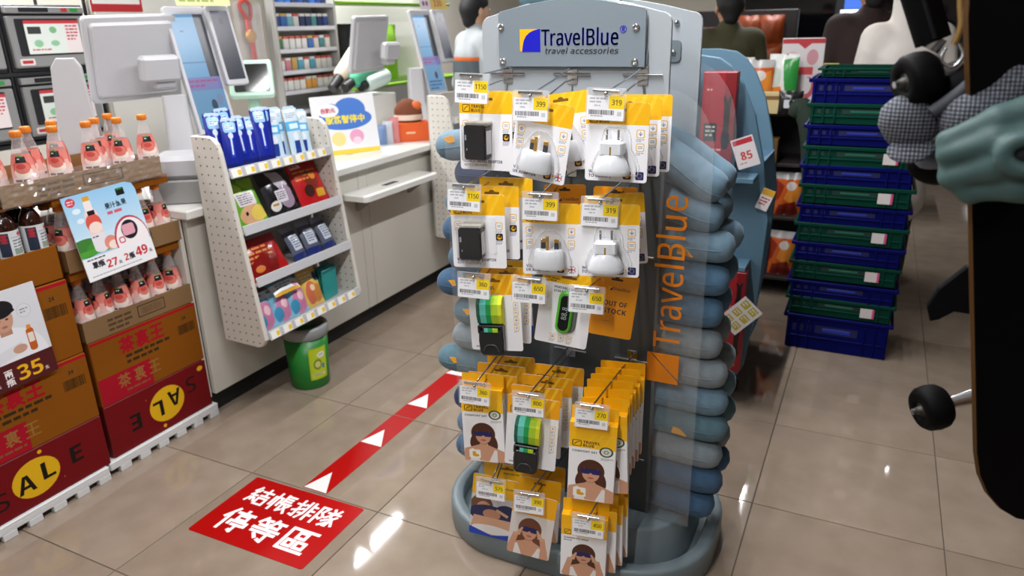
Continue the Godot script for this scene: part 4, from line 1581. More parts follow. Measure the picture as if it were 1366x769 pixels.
func put_bag(called: String, label: String, cat: String, key: String, cv: Cv, back: String, w: float, h: float, d: float, at: Vector3, lean: float, group: String, rough := 0.25, turn := 0.0) -> Node3D:
	var t := thing(called, label, cat, at, 0.0, group)
	t.rotation = Vector3(-lean, PI / 2 + turn, 0)
	t.rotation_order = EULER_ORDER_YXZ
	var pm: Material = mats[key] if mats.has(key) else print_mat(key, cv, rough)
	part(bag(pm, w, h, d, M(key + "_back", back, 0.3)), "pouch", t)
	return t

func build_rack() -> void:
	make_rack("counter_rack", "white pegboard-sided impulse rack hung on the counter beside the drink stacks", -2.095, 0.645)
	make_rack("counter_rack", "second pegboard-sided rack hung on the counter behind the travel stand", -3.86, 0.6)
	var G := "packets on the counter rack"
	var X := -2.475
	# shelf two: snack bags
	var c := Cv.new(150, 190, "68a52a")
	c.ell(90, 150, 60, 40, "d6a67e").ell(40, 40, 40, 30, "a9cf40").ell(120, 20, 40, 30, "8fbf2e").rr(38, 58, 84, 56, 6, "d9d3d6").fine(46, 66, 66, 5, 9, "77707c", rng).ell(60, 145, 6, 8, "2a2018").ell(118, 150, 40, 30, "e3c95a")
	put_bag("snack_bag", "green snack bag with a white label on the rack's second shelf", "snack bag", "bag_green", c, "5c9426", 0.19, 0.2, 0.05, Vector3(X + 0.155, 0.858, -2.215), 0.42, G)
	c = Cv.new(150, 190, "1a1a1f")
	c.pp([50, 0, 110, 10, 130, 70, 90, 110, 60, 60], "b9b4be").ell(100, 120, 44, 50, "a08ba0").rr(44, 88, 56, 52, 6, "d6d2d8").fine(50, 96, 44, 4, 9, "6d6672", rng).ell(34, 150, 24, 22, "d8d5d0").rect(20, 140, 26, 8, "b07a20")
	put_bag("snack_bag", "black and silver snack bag in the middle of the second shelf", "snack bag", "bag_silver", c, "2a2a30", 0.18, 0.2, 0.05, Vector3(X + 0.155, 0.858, -2.42), 0.42, G, 0.18)
	c = Cv.new(150, 190, "b4151a")
	c.rect(16, 12, 50, 16, "e9b9a8").fine(18, 14, 46, 1, 12, "7a0d10", rng).ell(84, 84, 36, 44, "7d2415").ell(96, 70, 18, 16, "d8822a").ell(56, 130, 24, 26, "3a1812").fine(14, 40, 110, 3, 16, "d98a3a", rng).rr(88, 130, 46, 34, 6, "d5a128")
	put_bag("snack_bag", "red spicy snack bag at the far end of the second shelf", "snack bag", "bag_red", c, "8e1014", 0.2, 0.21, 0.04, Vector3(X + 0.155, 0.858, -2.625), 0.42, G)
	# shelf three
	c = Cv.new(170, 160, "a81a1a")
	c.rr(26, 20, 120, 84, 10, "8f1216").fine(34, 30, 100, 4, 18, "c98a4a", rng).pp([20, 100, 90, 60, 150, 90, 130, 150, 30, 150], "7a1512").ell(60, 120, 20, 14, "d07a3a")
	for k in 2:
		put_bag("jerky_packet", "glossy red packet, %s of the two overlapping on the third shelf" % ["upper", "lower"][k], "packet", "bag_jerky", c, "8e1512", 0.24, 0.17, 0.035, Vector3(X + 0.19 + k * 0.03, 0.637 + 0.0 * k, -2.24 + k * 0.035), 0.5, G, 0.16)
	c = Cv.new(100, 160, "54596b")
	c.rect(0, 0, 100, 26, "8a90a3").rr(18, 44, 64, 70, 6, "c3c8d2").fine(24, 52, 52, 5, 11, "5a6480", rng).rect(0, 128, 100, 32, "23306b")
	var where := ["nearest the red packets", "in the middle of three", "at the far end"]
	for k in 3:
		put_bag("wipes_packet", "silver and navy packet on the third shelf, %s" % where[k], "packet", "bag_wipes", c, "3c4258", 0.094, 0.17, 0.04, Vector3(X + 0.19 - (k % 2) * 0.008, 0.637, -2.45 - k * 0.102), 0.5, G, 0.18, [0.12, -0.08, 0.1][k])
	# shelf four: pocket tissues and teal packets
	c = Cv.new(120, 160, "7fb6cf")
	c.rect(0, 0, 120, 30, "cfe0e6").ell(70, 100, 50, 60, "c77aa0").ell(76, 80, 22, 22, "e8c0c8").ell(30, 120, 24, 34, "3f8fb5").fine(12, 8, 90, 1, 16, "6a7c9a", rng)
	for k in 3:
		put_bag("tissue_pack", "pink and blue tissue pack on the bottom shelf, %s" % ["nearest the pegboard side", "second along", "third along"][k], "tissue pack", "bag_tissue", c, "9fc4d6", 0.115, 0.165, 0.05, Vector3(X + 0.205, 0.4, -2.17 - k * 0.105), 0.35, G, 0.3)
	c = Cv.new(140, 160, "d9b558")
	c.ell(50, 100, 36, 50, "c76a4a").ell(96, 110, 34, 40, "c9843e").ell(112, 40, 22, 20, "23306b").fine(10, 10, 80, 3, 14, "e9dfb8", rng).ell(60, 80, 14, 14, "e9c9a8")
	put_bag("tissue_pack", "yellow tissue pack with orange figures beside the teal packets", "tissue pack", "bag_tissue_yellow", c, "c9a04a", 0.125, 0.18, 0.05, Vector3(X + 0.2, 0.4, -2.49), 0.3, G, 0.3)
	c = Cv.new(140, 70, "dfe6ea")
	c.rect(0, 0, 140, 16, "5fa7c8").fine(20, 26, 90, 2, 12, "5a7fa0", rng).ell(116, 46, 14, 12, "d98aa0").rect(0, 58, 140, 12, "dca73a")
	put_bag("wet_wipes", "small white and blue wipes pack lying on the tissue packs", "wipes", "bag_wetwipes", c, "cfdbe0", 0.16, 0.075, 0.035, Vector3(X + 0.215, 0.53, -2.31), 0.9, G, 0.3)
	for k in 3:
		var t := thing("mask_packet", "teal packet at the far end of the bottom shelf, %s of three" % ["front", "middle", "rear"][k], "packet", Vector3(X + 0.19 - k * 0.03, 0.4, -2.61 - k * 0.015), 0.0, G)
		t.rotation = Vector3(0, PI / 2 + 0.1, 0.05 * k)
		var b := B.new(M("teal_packet", "1f8f8c", 0.35))
		b.box(Vector3(0, 0.075, 0), Vector3(0.11, 0.15, 0.014), 0.003)
		b.surf(M("teal_dark", "0f5f62", 0.4))
		b.box(Vector3(0, 0.138, 0.0002), Vector3(0.108, 0.016, 0.0148), 0.002)
		part(b, "sleeve", t)
	# the top shelf: blue razor packs with pale header cards
	c = Cv.new(90, 220, "16258c")
	c.rr(14, 6, 62, 46, 10, "8fbbe0").rect(24, 20, 42, 18, "dfe6f0").fine(26, 22, 38, 2, 8, "4a66a8", rng).rect(36, 52, 18, 110, "2a3fb4").ell(45, 66, 13, 14, "c9d3ea").rect(40, 80, 8, 70, "d5dcee").rect(0, 190, 90, 30, "0f1a66")
	var pb := print_mat("pack_blue", c, 0.25)
	c = Cv.new(90, 220, "bcd3e2")
	c.rect(0, 60, 90, 44, "58a9d8").rr(18, 70, 54, 24, 4, "cfe4f0").ell(45, 130, 16, 20, "e0e4ea").rect(28, 150, 34, 60, "23408f").rect(0, 0, 90, 60, "c9d6de").fine(12, 20, 60, 3, 9, "8797a8", rng)
	var pc := print_mat("pack_pale", c, 0.25)
	var spec := [[-2.15, 0.225, 0], [-2.19, 0.2, 0], [-2.235, 0.235, 0], [-2.285, 0.2, 0], [-2.33, 0.19, 0], [-2.38, 0.225, 0], [-2.425, 0.22, 0], [-2.475, 0.2, 1], [-2.525, 0.21, 1], [-2.58, 0.21, 1], [-2.635, 0.19, 1]]
	for k in spec.size():
		var q: Array = spec[k]
		var blue: bool = q[2] == 0
		var t := thing("toiletry_pack", "%s toiletry pack on the top rack shelf, %s" % [["deep blue", "pale blue and clear"][q[2]], ["first from the pegboard side", "second", "third", "fourth", "fifth", "sixth", "seventh", "eighth", "ninth", "tenth", "furthest from the pegboard side"][k]], "toiletry pack", Vector3(X + 0.09 + rng.randf_range(-0.03, 0.04), 1.092, q[0]), 0.0, "toiletry packs on the top shelf")
		t.rotation = Vector3(-0.16 + rng.randf_range(-0.06, 0.06), PI / 2 - 0.35 + rng.randf_range(-0.15, 0.15), rng.randf_range(-0.05, 0.05))
		var h: float = q[1]
		part(bag(pb if blue else pc, 0.075, h, 0.022, M("pack_blue_back" if blue else "pack_pale_back", "14207a" if blue else "b5c6d2", 0.3), 0.03), "packet", t)
		var b := B.new(M("header_card", "b7cfe2", 0.5))
		b.at(Vector3(0, h - 0.012, 0))
		b.prism(rrect(0.06, 0.045, 0.01, 4), 0.0, 0.0014, 0.0004)
		b.surf(M("header_white", "dfe4ea", 0.5))
		b.prism(rrect(0.04, 0.02, 0.004, 3, 0, -0.006), 0.0014, 0.002)
		part(b, "header_card", t)

# ---------------------------------------------------------------- stacked drinks on pallets
func peach_bottle() -> Node3D:
	var t := Node3D.new()
	var c := Cv.new(360, 170, "e8b4ae")
	c.vgrad(0, 50, "cd7064", "d58378").vgrad(50, 100, "dfa298", "e6bfb9").vgrad(100, 170, "e6d0ce", "dcd2d3")
	for k in 3:
		var x := 60 + k * 120
		c.ell(x, 56, 46, 36, "c9564c").ell(x + 4, 78, 44, 28, "ecdccf").ell(x + 2, 60, 38, 24, "d2766a").ell(x - 4, 52, 24, 12, "be463f")
		c.rr(x - 28, 8, 56, 28, 3, "15171a").pp([x - 26, 10, x - 4, 2, x + 20, 10], "2f8a2a").fine(x - 18, 16, 34, 1, 10, "d9d9d9", rng)
		c.fine(x - 44, 108, 88, 1, 18, "6b5450", rng).ell(x, 152, 22, 10, "d9a7a0")
	var lab := print_mat("peach_label", c, 0.3)
	var b := B.new(clear_mat("bottle_clear", "f0e4e2", 0.2, 0.06))
	b.lathe([Vector2(0.024, 0), Vector2(0.036, 0.004), Vector2(0.0372, 0.02), Vector2(0.0373, 0.06), Vector2(0.0373, 0.092), Vector2(0.0336, 0.123), Vector2(0.0262, 0.153), Vector2(0.019, 0.18), Vector2(0.0148, 0.198), Vector2(0.014, 0.214)], 18, true, true)
	part(b, "clear_bottle", t)
	b = B.new(lab)
	b.lathe([Vector2(0.0378, 0.022), Vector2(0.0384, 0.056), Vector2(0.0378, 0.09), Vector2(0.0342, 0.122), Vector2(0.0268, 0.153)], 24, false, false)
	part(b, "label_sleeve", t)
	b = B.new(M("cap_orange", "d9791d", 0.4))
	b.lathe([Vector2(0.016, 0.208), Vector2(0.0172, 0.21), Vector2(0.0172, 0.226), Vector2(0.0155, 0.2295), Vector2(0.002, 0.23)], 18, true, true)
	for k in 12:
		b.box(Vector3(cos(k * TAU / 12) * 0.0172, 0.217, sin(k * TAU / 12) * 0.0172), Vector3(0.0016, 0.014, 0.0016))
	part(b, "cap", t)
	return t

func tea_bottle() -> Node3D:
	var t := Node3D.new()
	var b := B.new(M("tea_dark", "2e120a", 0.12))
	b.lathe([Vector2(0.026, 0), Vector2(0.037, 0.005), Vector2(0.038, 0.02), Vector2(0.038, 0.12), Vector2(0.031, 0.15), Vector2(0.02, 0.17), Vector2(0.0165, 0.178), Vector2(0.0165, 0.19)], 18)
	part(b, "dark_bottle", t)
	var c := Cv.new(320, 120, "d4d6d8")
	for k in 2:
		var x := k * 160
		c.rect(x + 14, 8, 44, 104, "2a3247")
		han(c, "茶王", x + 22, 14, 30, 36, 5, "b3303a", 0.0)
		c.rect(x + 66, 28, 80, 3, "9aa0a8").fine(x + 70, 40, 70, 5, 13, "7c7f86", rng).ell(x + 110, 18, 14, 8, "c23a3a").rr(x + 70, 84, 40, 22, 3, "8fa08a")
	b = B.new(print_mat("tea_label", c, 0.35))
	b.lathe([Vector2(0.0386, 0.03), Vector2(0.0386, 0.075), Vector2(0.0386, 0.122)], 24, false, false)
	part(b, "label_sleeve", t)
	b = B.new(M("cap_amber", "d98324", 0.4))
	b.lathe([Vector2(0.0185, 0.184), Vector2(0.0195, 0.186), Vector2(0.0195, 0.206), Vector2(0.017, 0.21), Vector2(0.002, 0.2105)], 18)
	part(b, "cap", t)
	return t

# an open cardboard tray, its front towards +z
func tray(label: String, w: float, d: float, h: float, at: Vector3, pm: Material, turn := PI / 2) -> Node3D:
	var t := thing("bottle_tray", label, "tray", at, turn, "cardboard trays of peach drinks")
	var k := M("kraft", "7d5830", 0.75)
	var b := B.new(k)
	b.box(Vector3(0, 0.003, -d / 2), Vector3(w, 0.006, d))
	part(b, "tray_base", t)
	b = B.new(k)
	b.box(Vector3(0, h / 2, -0.002), Vector3(w, h, 0.004), 0.001)
	b.surf(pm)
	b.at(Vector3(0, h / 2, 0.0003))
	b.face(rrect(w - 0.002, h - 0.002, 0.001, 1), 0.0)
	part(b, "front_wall", t)
	for s in [-1.0, 1.0]:
		b = B.new(k)
		b.box(Vector3(s * (w / 2 - 0.002), h / 2, -d / 2), Vector3(0.004, h, d), 0.001)
		part(b, "side_wall", t)
	b = B.new(k)
	b.box(Vector3(0, h / 2, -d + 0.002), Vector3(w, h, 0.004), 0.001)
	part(b, "rear_wall", t)
	return t

func carton(called: String, label: String, w: float, h: float, d: float, at: Vector3, m: Material, pm: Material, turn := PI / 2) -> Node3D:
	var t := thing(called, label, "carton", at, turn, "cartons stacked on the white pallets")
	var b := B.new(m)
	b.box(Vector3(0, h / 2, -d / 2), Vector3(w, h, d), 0.003)
	b.surf(pm)
	b.at(Vector3(0, h / 2, 0.0004))
	b.face(rrect(w - 0.006, h - 0.006, 0.002, 1), 0)
	part(b, "carton_body", t)
	b = B.new(M("packing_tape", "9a7d52", 0.3))
	b.box(Vector3(0, h + 0.0003, -d / 2), Vector3(w - 0.006, 0.0006, 0.05))
	part(b, "packing_tape", t)
	return t

func kraft_print(key: String, band_w: float) -> StandardMaterial3D:
	var c := Cv.new(400, 220, "80490f")
	c.rect(0, 0, 400, 10, "a01422").rect(0, 128, band_w, 92, "9c1424")
	han(c, "茶裏王", 96, 22, 50, 50, 9, "a01422", 1.14)
	c.fine(110, 82, 170, 2, 20, "3a2a18", rng)
	han(c, "茶裏王", 66, 140, 44, 44, 5, "8f6433", 1.3)
	c.fine(90, 196, 120, 1, 14, "7f5030", rng)
	c.rr(332, 28, 40, 24, 3, "6f4c24").rr(335, 31, 34, 18, 2, "80490f").text("24", 338, 46, 16, "33230f").bars(316, 62, 68, 34, "33230f", rng)
	var kpm := print_mat(key, c, 0.8)
	kpm.metallic_specular = 0.2
	return kpm

func sale_print(key: String, flip: bool) -> StandardMaterial3D:
	var c := Cv.new(420, 190, "6c070d")
	c.ell(188, 96, 74, 66, "d9a916", -0.08).ell(28, 165, 13, 10, "d9a916").ell(214, 16, 7, 7, "d9a916").ell(268, 146, 3, 3, "b5452a")
	var ink := "17100c"
	c.text("S", 58, 150, 84, ink, false, 40).text("A", 128, 134, 84, ink, true, 54).text("L", 206, 120, 84, ink, true, 40).text("E", 300, 118, 84, ink, true, 40)
	if flip:
		c.im.rotate_180()
	var sp := print_mat(key, c, 0.6)
	sp.metallic_specular = 0.3
	return sp

func pallet(label: String, at: Vector3, zlen: float) -> void:
	var t := thing("pallet", label, "pallet", at, 0.0, "white plastic pallets under the drinks")
	var m := M("pallet_white", "d2d2d2", 0.45)
	var b := B.new(m)
	b.box(Vector3(-0.25, 0.05, 0), Vector3(0.5, 0.016, zlen), 0.003)
	b.box(Vector3(-0.012, 0.036, 0), Vector3(0.024, 0.024, zlen), 0.004)
	part(b, "deck", t)
	var n := 6
	for i in n:
		b = B.new(m)
		b.box(Vector3(-0.012, 0.0135, (i - (n - 1) / 2.0) * zlen / n - 0.02), Vector3(0.024, 0.027, zlen / n * 0.55), 0.002)
		part(b, "foot", t)
	b = B.new(M("pallet_gap", "141414", 0.8))  # dark block painting the shade between the pallet feet
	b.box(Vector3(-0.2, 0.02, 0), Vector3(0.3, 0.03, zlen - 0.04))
	part(b, "gap_shade", t)

func build_drinks() -> void:
	var FX := -2.52
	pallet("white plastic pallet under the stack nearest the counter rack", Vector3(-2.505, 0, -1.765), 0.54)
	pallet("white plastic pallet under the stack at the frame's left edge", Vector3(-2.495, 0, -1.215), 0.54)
	var red := M("sale_red", "6c070d", 0.6)
	var kraft := M("kraft_box", "80490f", 0.8)
	kraft.metallic_specular = 0.2
	carton("sale_carton", "dark red sale carton with upside-down lettering under the kraft carton", 0.49, 0.222, 0.42, Vector3(FX, 0.0585, -1.775), red, sale_print("sale_flipped", true))
	carton("sale_carton", "dark red sale carton with upright lettering, partly outside the frame", 0.49, 0.21, 0.42, Vector3(FX + 0.012, 0.0585, -1.26), red, sale_print("sale_upright", false))
	var kp := kraft_print("kraft_front", 190)
	carton("drink_carton", "kraft drink carton with red characters under the bottom peach tray", 0.49, 0.268, 0.42, Vector3(FX, 0.2815, -1.775), kraft, kp)
	carton("drink_carton", "kraft drink carton standing on the upright sale carton", 0.49, 0.262, 0.42, Vector3(FX + 0.012, 0.2695, -1.26), kraft, kp)
	carton("drink_carton", "kraft drink carton behind the tea poster", 0.49, 0.285, 0.42, Vector3(FX + 0.006, 0.5325, -1.26), kraft, kp)
	# the opened carton of dark tea
	var t := thing("open_carton", "cut-open brown carton holding dark tea bottles with amber caps", "carton", Vector3(FX, 0.8185, -1.26), PI / 2)
	for q in [["carton_base", Vector3(0, 0.003, -0.21), Vector3(0.49, 0.006, 0.42)], ["carton_front", Vector3(0, 0.062, -0.003), Vector3(0.49, 0.124, 0.006)], ["carton_side", Vector3(0.242, 0.062, -0.21), Vector3(0.006, 0.124, 0.42)], ["carton_side", Vector3(-0.242, 0.062, -0.21), Vector3(0.006, 0.124, 0.42)]]:
		var b := B.new(kraft)
		b.box(q[1], q[2], 0.0015)
		part(b, q[0], t)
	var tea := tea_bottle()
	var n := 0
	for r in 3:
		for k in 5:
			var lab := "dark tea bottle in the open carton, %s row, %s from the peach tray side" % [["front", "second", "third"][r], ["first", "second", "third", "fourth", "fifth"][k]]
			var at := Vector3(FX - 0.06 - r * 0.085, 0.9, -1.49 + k * 0.088 + 0.02)
			n += 1
			put_copy(tea, "tea_bottle", lab, "bottle", "dark tea bottles in the open carton", at, rng.randf_range(1.2, 1.8))
	# a lift of card under the tea so that the caps stand proud of the carton
	var lift := thing("carton_insert", "brown card insert raising the tea bottles in the open carton", "carton", Vector3(FX - 0.008, 0.826, -1.26), PI / 2)
	var ib := B.new(kraft)
	ib.box(Vector3(0, 0.036, -0.2), Vector3(0.47, 0.072, 0.4), 0.002)
	part(ib, "card_block", lift)
	# peach trays
	var c := Cv.new(400, 66, "7d5f3c")
	c.fine(80, 16, 90, 3, 16, "4a341a", rng).rr(186, 10, 104, 40, 3, "3a2a16").rr(190, 14, 96, 32, 2, "806040").bars(196, 18, 84, 24, "5a4226", rng)
	var tp := print_mat("tray_print", c, 0.65)
	var peach := peach_bottle()
	var tiers := [["bottom", 0.5525], ["middle", 0.8275]]
	for q in tiers:
		tray("cardboard tray of peach drinks, %s tier beside the counter" % q[0], 0.49, 0.4, 0.082, Vector3(FX, q[1], -1.77), tp)
		for r in 3:
			for k in 6:
				put_copy(peach, "peach_drink", "pink peach drink in the %s tray, %s row, %s from the tea stack" % [q[0], ["front", "second", "third"][r], ["first", "second", "third", "fourth", "fifth", "sixth"][k]], "bottle", "peach drinks in the trays",
					Vector3(FX - 0.05 - r * 0.082, q[1] + 0.0065, -1.57 - k * 0.08), rng.randf_range(0, TAU))
	# card sheets between the tiers carry the weight of the next tray
	for k in 2:
		var y: float = tiers[k][1]
		var sh := thing("layer_card", "thin brown card lying on the bottle caps of the %s tray" % tiers[k][0], "card", Vector3(FX - 0.006, y + 0.2385, -1.77), PI / 2)
		var b := B.new(kraft)
		b.box(Vector3(0, 0.017, -0.2), Vector3(0.48, 0.034, 0.385), 0.001)
		part(b, "card_sheet", sh)
	tray("plastic-wrapped cardboard tray on top of the stacks, behind the peach price card", 0.62, 0.4, 0.075, Vector3(FX, 1.1005, -1.672), tp)
	tray("cardboard tray with a yellow edge at the frame's left end, on the tea stack", 0.4, 0.4, 0.075, Vector3(FX, 1.1125, -1.155), tp)
	var sup := thing("carton_divider", "kraft board laid over the tea bottles under the top trays", "board", Vector3(FX - 0.01, 1.1, -1.21), PI / 2)
	var sb := B.new(kraft)
	sb.box(Vector3(0, 0.006, -0.2), Vector3(0.52, 0.012, 0.38), 0.001)
	part(sb, "board", sup)
	var tops := [[-2.57, -1.972], [-2.57, -1.862], [-2.575, -1.742], [-2.57, -1.612], [-2.65, -1.83], [-2.66, -1.575], [-2.57, -1.487], [-2.65, -1.43], [-2.74, -1.95], [-2.74, -1.72]]
	var tl := ["nearest the counter", "second from the counter end", "third from the counter end", "fourth from the counter end", "half hidden behind the second and third", "showing its plain back, behind the fourth", "in front at the frame's left edge", "second from the frame's left edge", "at the back by the till", "at the back in the middle"]
	for k in tops.size():
		put_copy(peach, "peach_drink", "pink peach drink on the top tray, %s" % tl[k], "bottle", "peach drinks in the trays", Vector3(tops[k][0], 1.119 if tops[k][1] > -1.36 else 1.107, tops[k][1]), 0.3 + rng.randf_range(-0.3, 0.3))
	for k in 3:
		put_copy(peach, "peach_drink", "pink peach drink in the yellow-edged tray, %s" % ["front right", "front left", "behind the front two"][k], "bottle", "peach drinks in the trays", Vector3([-2.57, -2.57, -2.66][k], 1.119, [-1.32, -1.22, -1.27][k]), 0.4)
	tea.free()
	peach.free()
	# crumpled clear wrap along the top tray
	var wrap := clear_mat("shrink_wrap", "f2f2f2", 0.07, 0.05)
	t = thing("plastic_wrap", "crumpled clear plastic wrap around the top cardboard tray", "plastic wrap", Vector3(FX, 1.1, -1.672), PI / 2)
	var b := B.new(wrap)
	var nz := FastNoiseLite.new()
	nz.seed = 5
	nz.frequency = 22.0
	var g := func(u: float, v: float) -> Vector3:
		var x := (u - 0.5) * 0.635
		return Vector3(x, -0.004 + v * 0.1, 0.006 + 0.012 * nz.get_noise_2d(x, v * 0.3) + 0.005 * sin(v * 5))
	var nu := 60
	var nv := 10
	for i in nu:
		for j in nv:
			b.quad(g.call(float(i) / nu, float(j) / nv), g.call(float(i + 1) / nu, float(j) / nv), g.call(float(i + 1) / nu, float(j + 1) / nv), g.call(float(i) / nu, float(j + 1) / nv))
	part(b, "wrap_film", t)
	# price card of the peach drink
	c = Cv.new(290, 310, "9cc6e2")
	c.vgrad(0, 150, "8fbfe2", "bcd9ea").rect(0, 150, 290, 60, "c3dcec").ell(30, 190, 70, 34, "3e7a34").ell(90, 196, 60, 24, "3f8a2e").rect(0, 200, 150, 20, "4d9a36")
	c.rr(62, 60, 52, 160, 22, "e6c9c6").rr(72, 26, 30, 60, 12, "e9dcda").rr(74, 14, 26, 16, 4, "d39a25").ell(88, 112, 30, 34, "d2544a").ell(90, 128, 26, 20, "ecd5cb").rr(76, 66, 28, 16, 2, "16181a").rr(60, 150, 56, 66, 14, "dcd9df").fine(66, 158, 44, 1, 10, "5c5056", rng)
	c.ell(128, 196, 26, 26, "d98a78").ell(136, 206, 20, 16, "ecd8cc").ell(28, 22, 18, 16, "c23a48").fine(16, 16, 24, 2, 9, "eecfd2", rng).ell(40, 56, 16, 10, "d8e6ee").ell(44, 92, 14, 9, "d8e6ee")
	c.ell(216, 208, 72, 88, "b43a48").ell(218, 212, 68, 84, "ebe4e6").ell(214, 172, 34, 36, "1d1c26").rr(184, 150, 52, 42, 10, "d79ba8").rr(160, 190, 26, 24, 8, "c9606e").rr(165, 195, 16, 14, 4, "ebe4e6")
	c.rr(208, 16, 34, 26, 3, "121412").pp([208, 22, 224, 14, 242, 22], "2f8a2a")
	han(c, "果汁加果", 150, 58, 18, 20, 3, "24303a", 1.25)
	c.fine(150, 88, 100, 1, 22, "cc5a70", rng)
	c.rect(0, 226, 290, 84, "e6e6e8").fine(16, 232, 90, 1, 10, "4a4a52", rng)
	han(c, "單瓶", 30, 246, 22, 22, 4, "26262c", 1.1)
	c.text("27", 84, 282, 40, "bf1f2b", true, 44)
	han(c, "元", 132, 270, 12, 12, 2, "26262c")
	c.text("2", 158, 280, 36, "bf1f2b")
	han(c, "瓶", 180, 258, 20, 22, 4, "26262c")
	c.text("49", 208, 280, 48, "bf1f2b", true, 52)
	han(c, "元", 266, 268, 12, 12, 2, "26262c")
	c.fine(16, 294, 240, 1, 8, "a5a5aa", rng)
	t = thing("price_card", "light blue price card showing a peach bottle, 27 and 49, on the drink trays", "price card", Vector3(FX + 0.03, 0.95, -1.698), PI / 2)
	t.rotation = Vector3(-0.12, PI / 2, 0.05)
	b = B.new(M("card_white"))
	var pl := PackedVector2Array([Vector2(-0.145, -0.155), Vector2(0.145, -0.155), Vector2(0.145, 0.12), Vector2(0.136, 0.145), Vector2(0.11, 0.155), Vector2(-0.145, 0.155)])
	b.prism(pl, -0.003, 0.0, 0.0, false)
	b.surf(print_mat("peach_card", c, 0.35))
	b.face(pl, 0.0003)
	part(b, "printed_board", t)
	# tea poster
	c = Cv.new(420, 330, "cfd0d4")
	c.rect(0, 0, 420, 250, "d0d1d6").ell(290, 250, 120, 122, "dedfe4").rect(270, 120, 40, 30, "b08068").ell(290, 92, 34, 46, "bf937b").ell(290, 60, 44, 30, "1d1a1c").ell(290, 72, 46, 11, "15161c").ell(260, 100, 7, 24, "2a2224").ell(278, 96, 5, 3, "2a2224").ell(304, 96, 5, 3, "2a2224").ell(291, 120, 10, 4, "a85f55").line([Vector2(160, 206), Vector2(250, 218), Vector2(316, 206)], 36, "d3d4da").ell(318, 208, 24, 15, "c0937c")
	c.rr(350, 150, 26, 80, 10, "b8581e").rr(353, 166, 20, 34, 3, "dcd3c8").rr(356, 138, 14, 14, 3, "d98324").ell(364, 86, 24, 24, "b9bbc1").ell(364, 86, 22, 22, "d3d4d8").fine(350, 78, 28, 2, 10, "8d9098", rng)
	c.rect(0, 242, 420, 88, "4a1216").rr(10, 246, 120, 20, 8, "d9a11a").fine(20, 251, 90, 1, 12, "5a3208", rng)
	han(c, "單瓶", 98, 272, 26, 26, 4, "e2dcdc", 0.0)
	c.text("19", 136, 316, 62, "e0a818", true, 70)
	han(c, "元", 210, 300, 12, 13, 2, "e2dcdc")
	han(c, "兩", 244, 264, 26, 26, 4, "e2dcdc")
	han(c, "瓶", 244, 294, 26, 26, 4, "e2dcdc")
	c.text("35", 286, 316, 72, "e0a818", true, 86)
	han(c, "元", 378, 300, 12, 13, 2, "e2dcdc")
	t = thing("tea_poster", "poster of a tea bottle and person with 19 and 35 on a maroon band", "poster", Vector3(FX + 0.028, 0.683, -1.18), PI / 2)
	t.rotation = Vector3(-0.03, PI / 2, 0.02)
	b = B.new(M("card_white"))
	b.prism(rrect(0.41, 0.33, 0.002, 1), -0.002, 0, 0, false)
	b.surf(print_mat("tea_poster", c, 0.35))
	b.face(rrect(0.41, 0.33, 0.002, 1), 0.0003)
	part(b, "printed_board", t)

func put_copy(src: Node3D, called: String, label: String, cat: String, group: String, at: Vector3, turn := 0.0) -> Node3D:
	var o: Node3D = src.duplicate()
	o.name = numbered(called)
	add_child(o)
	o.position = at
	o.rotation.y = turn
	tag(o, label, cat, group)
	return o

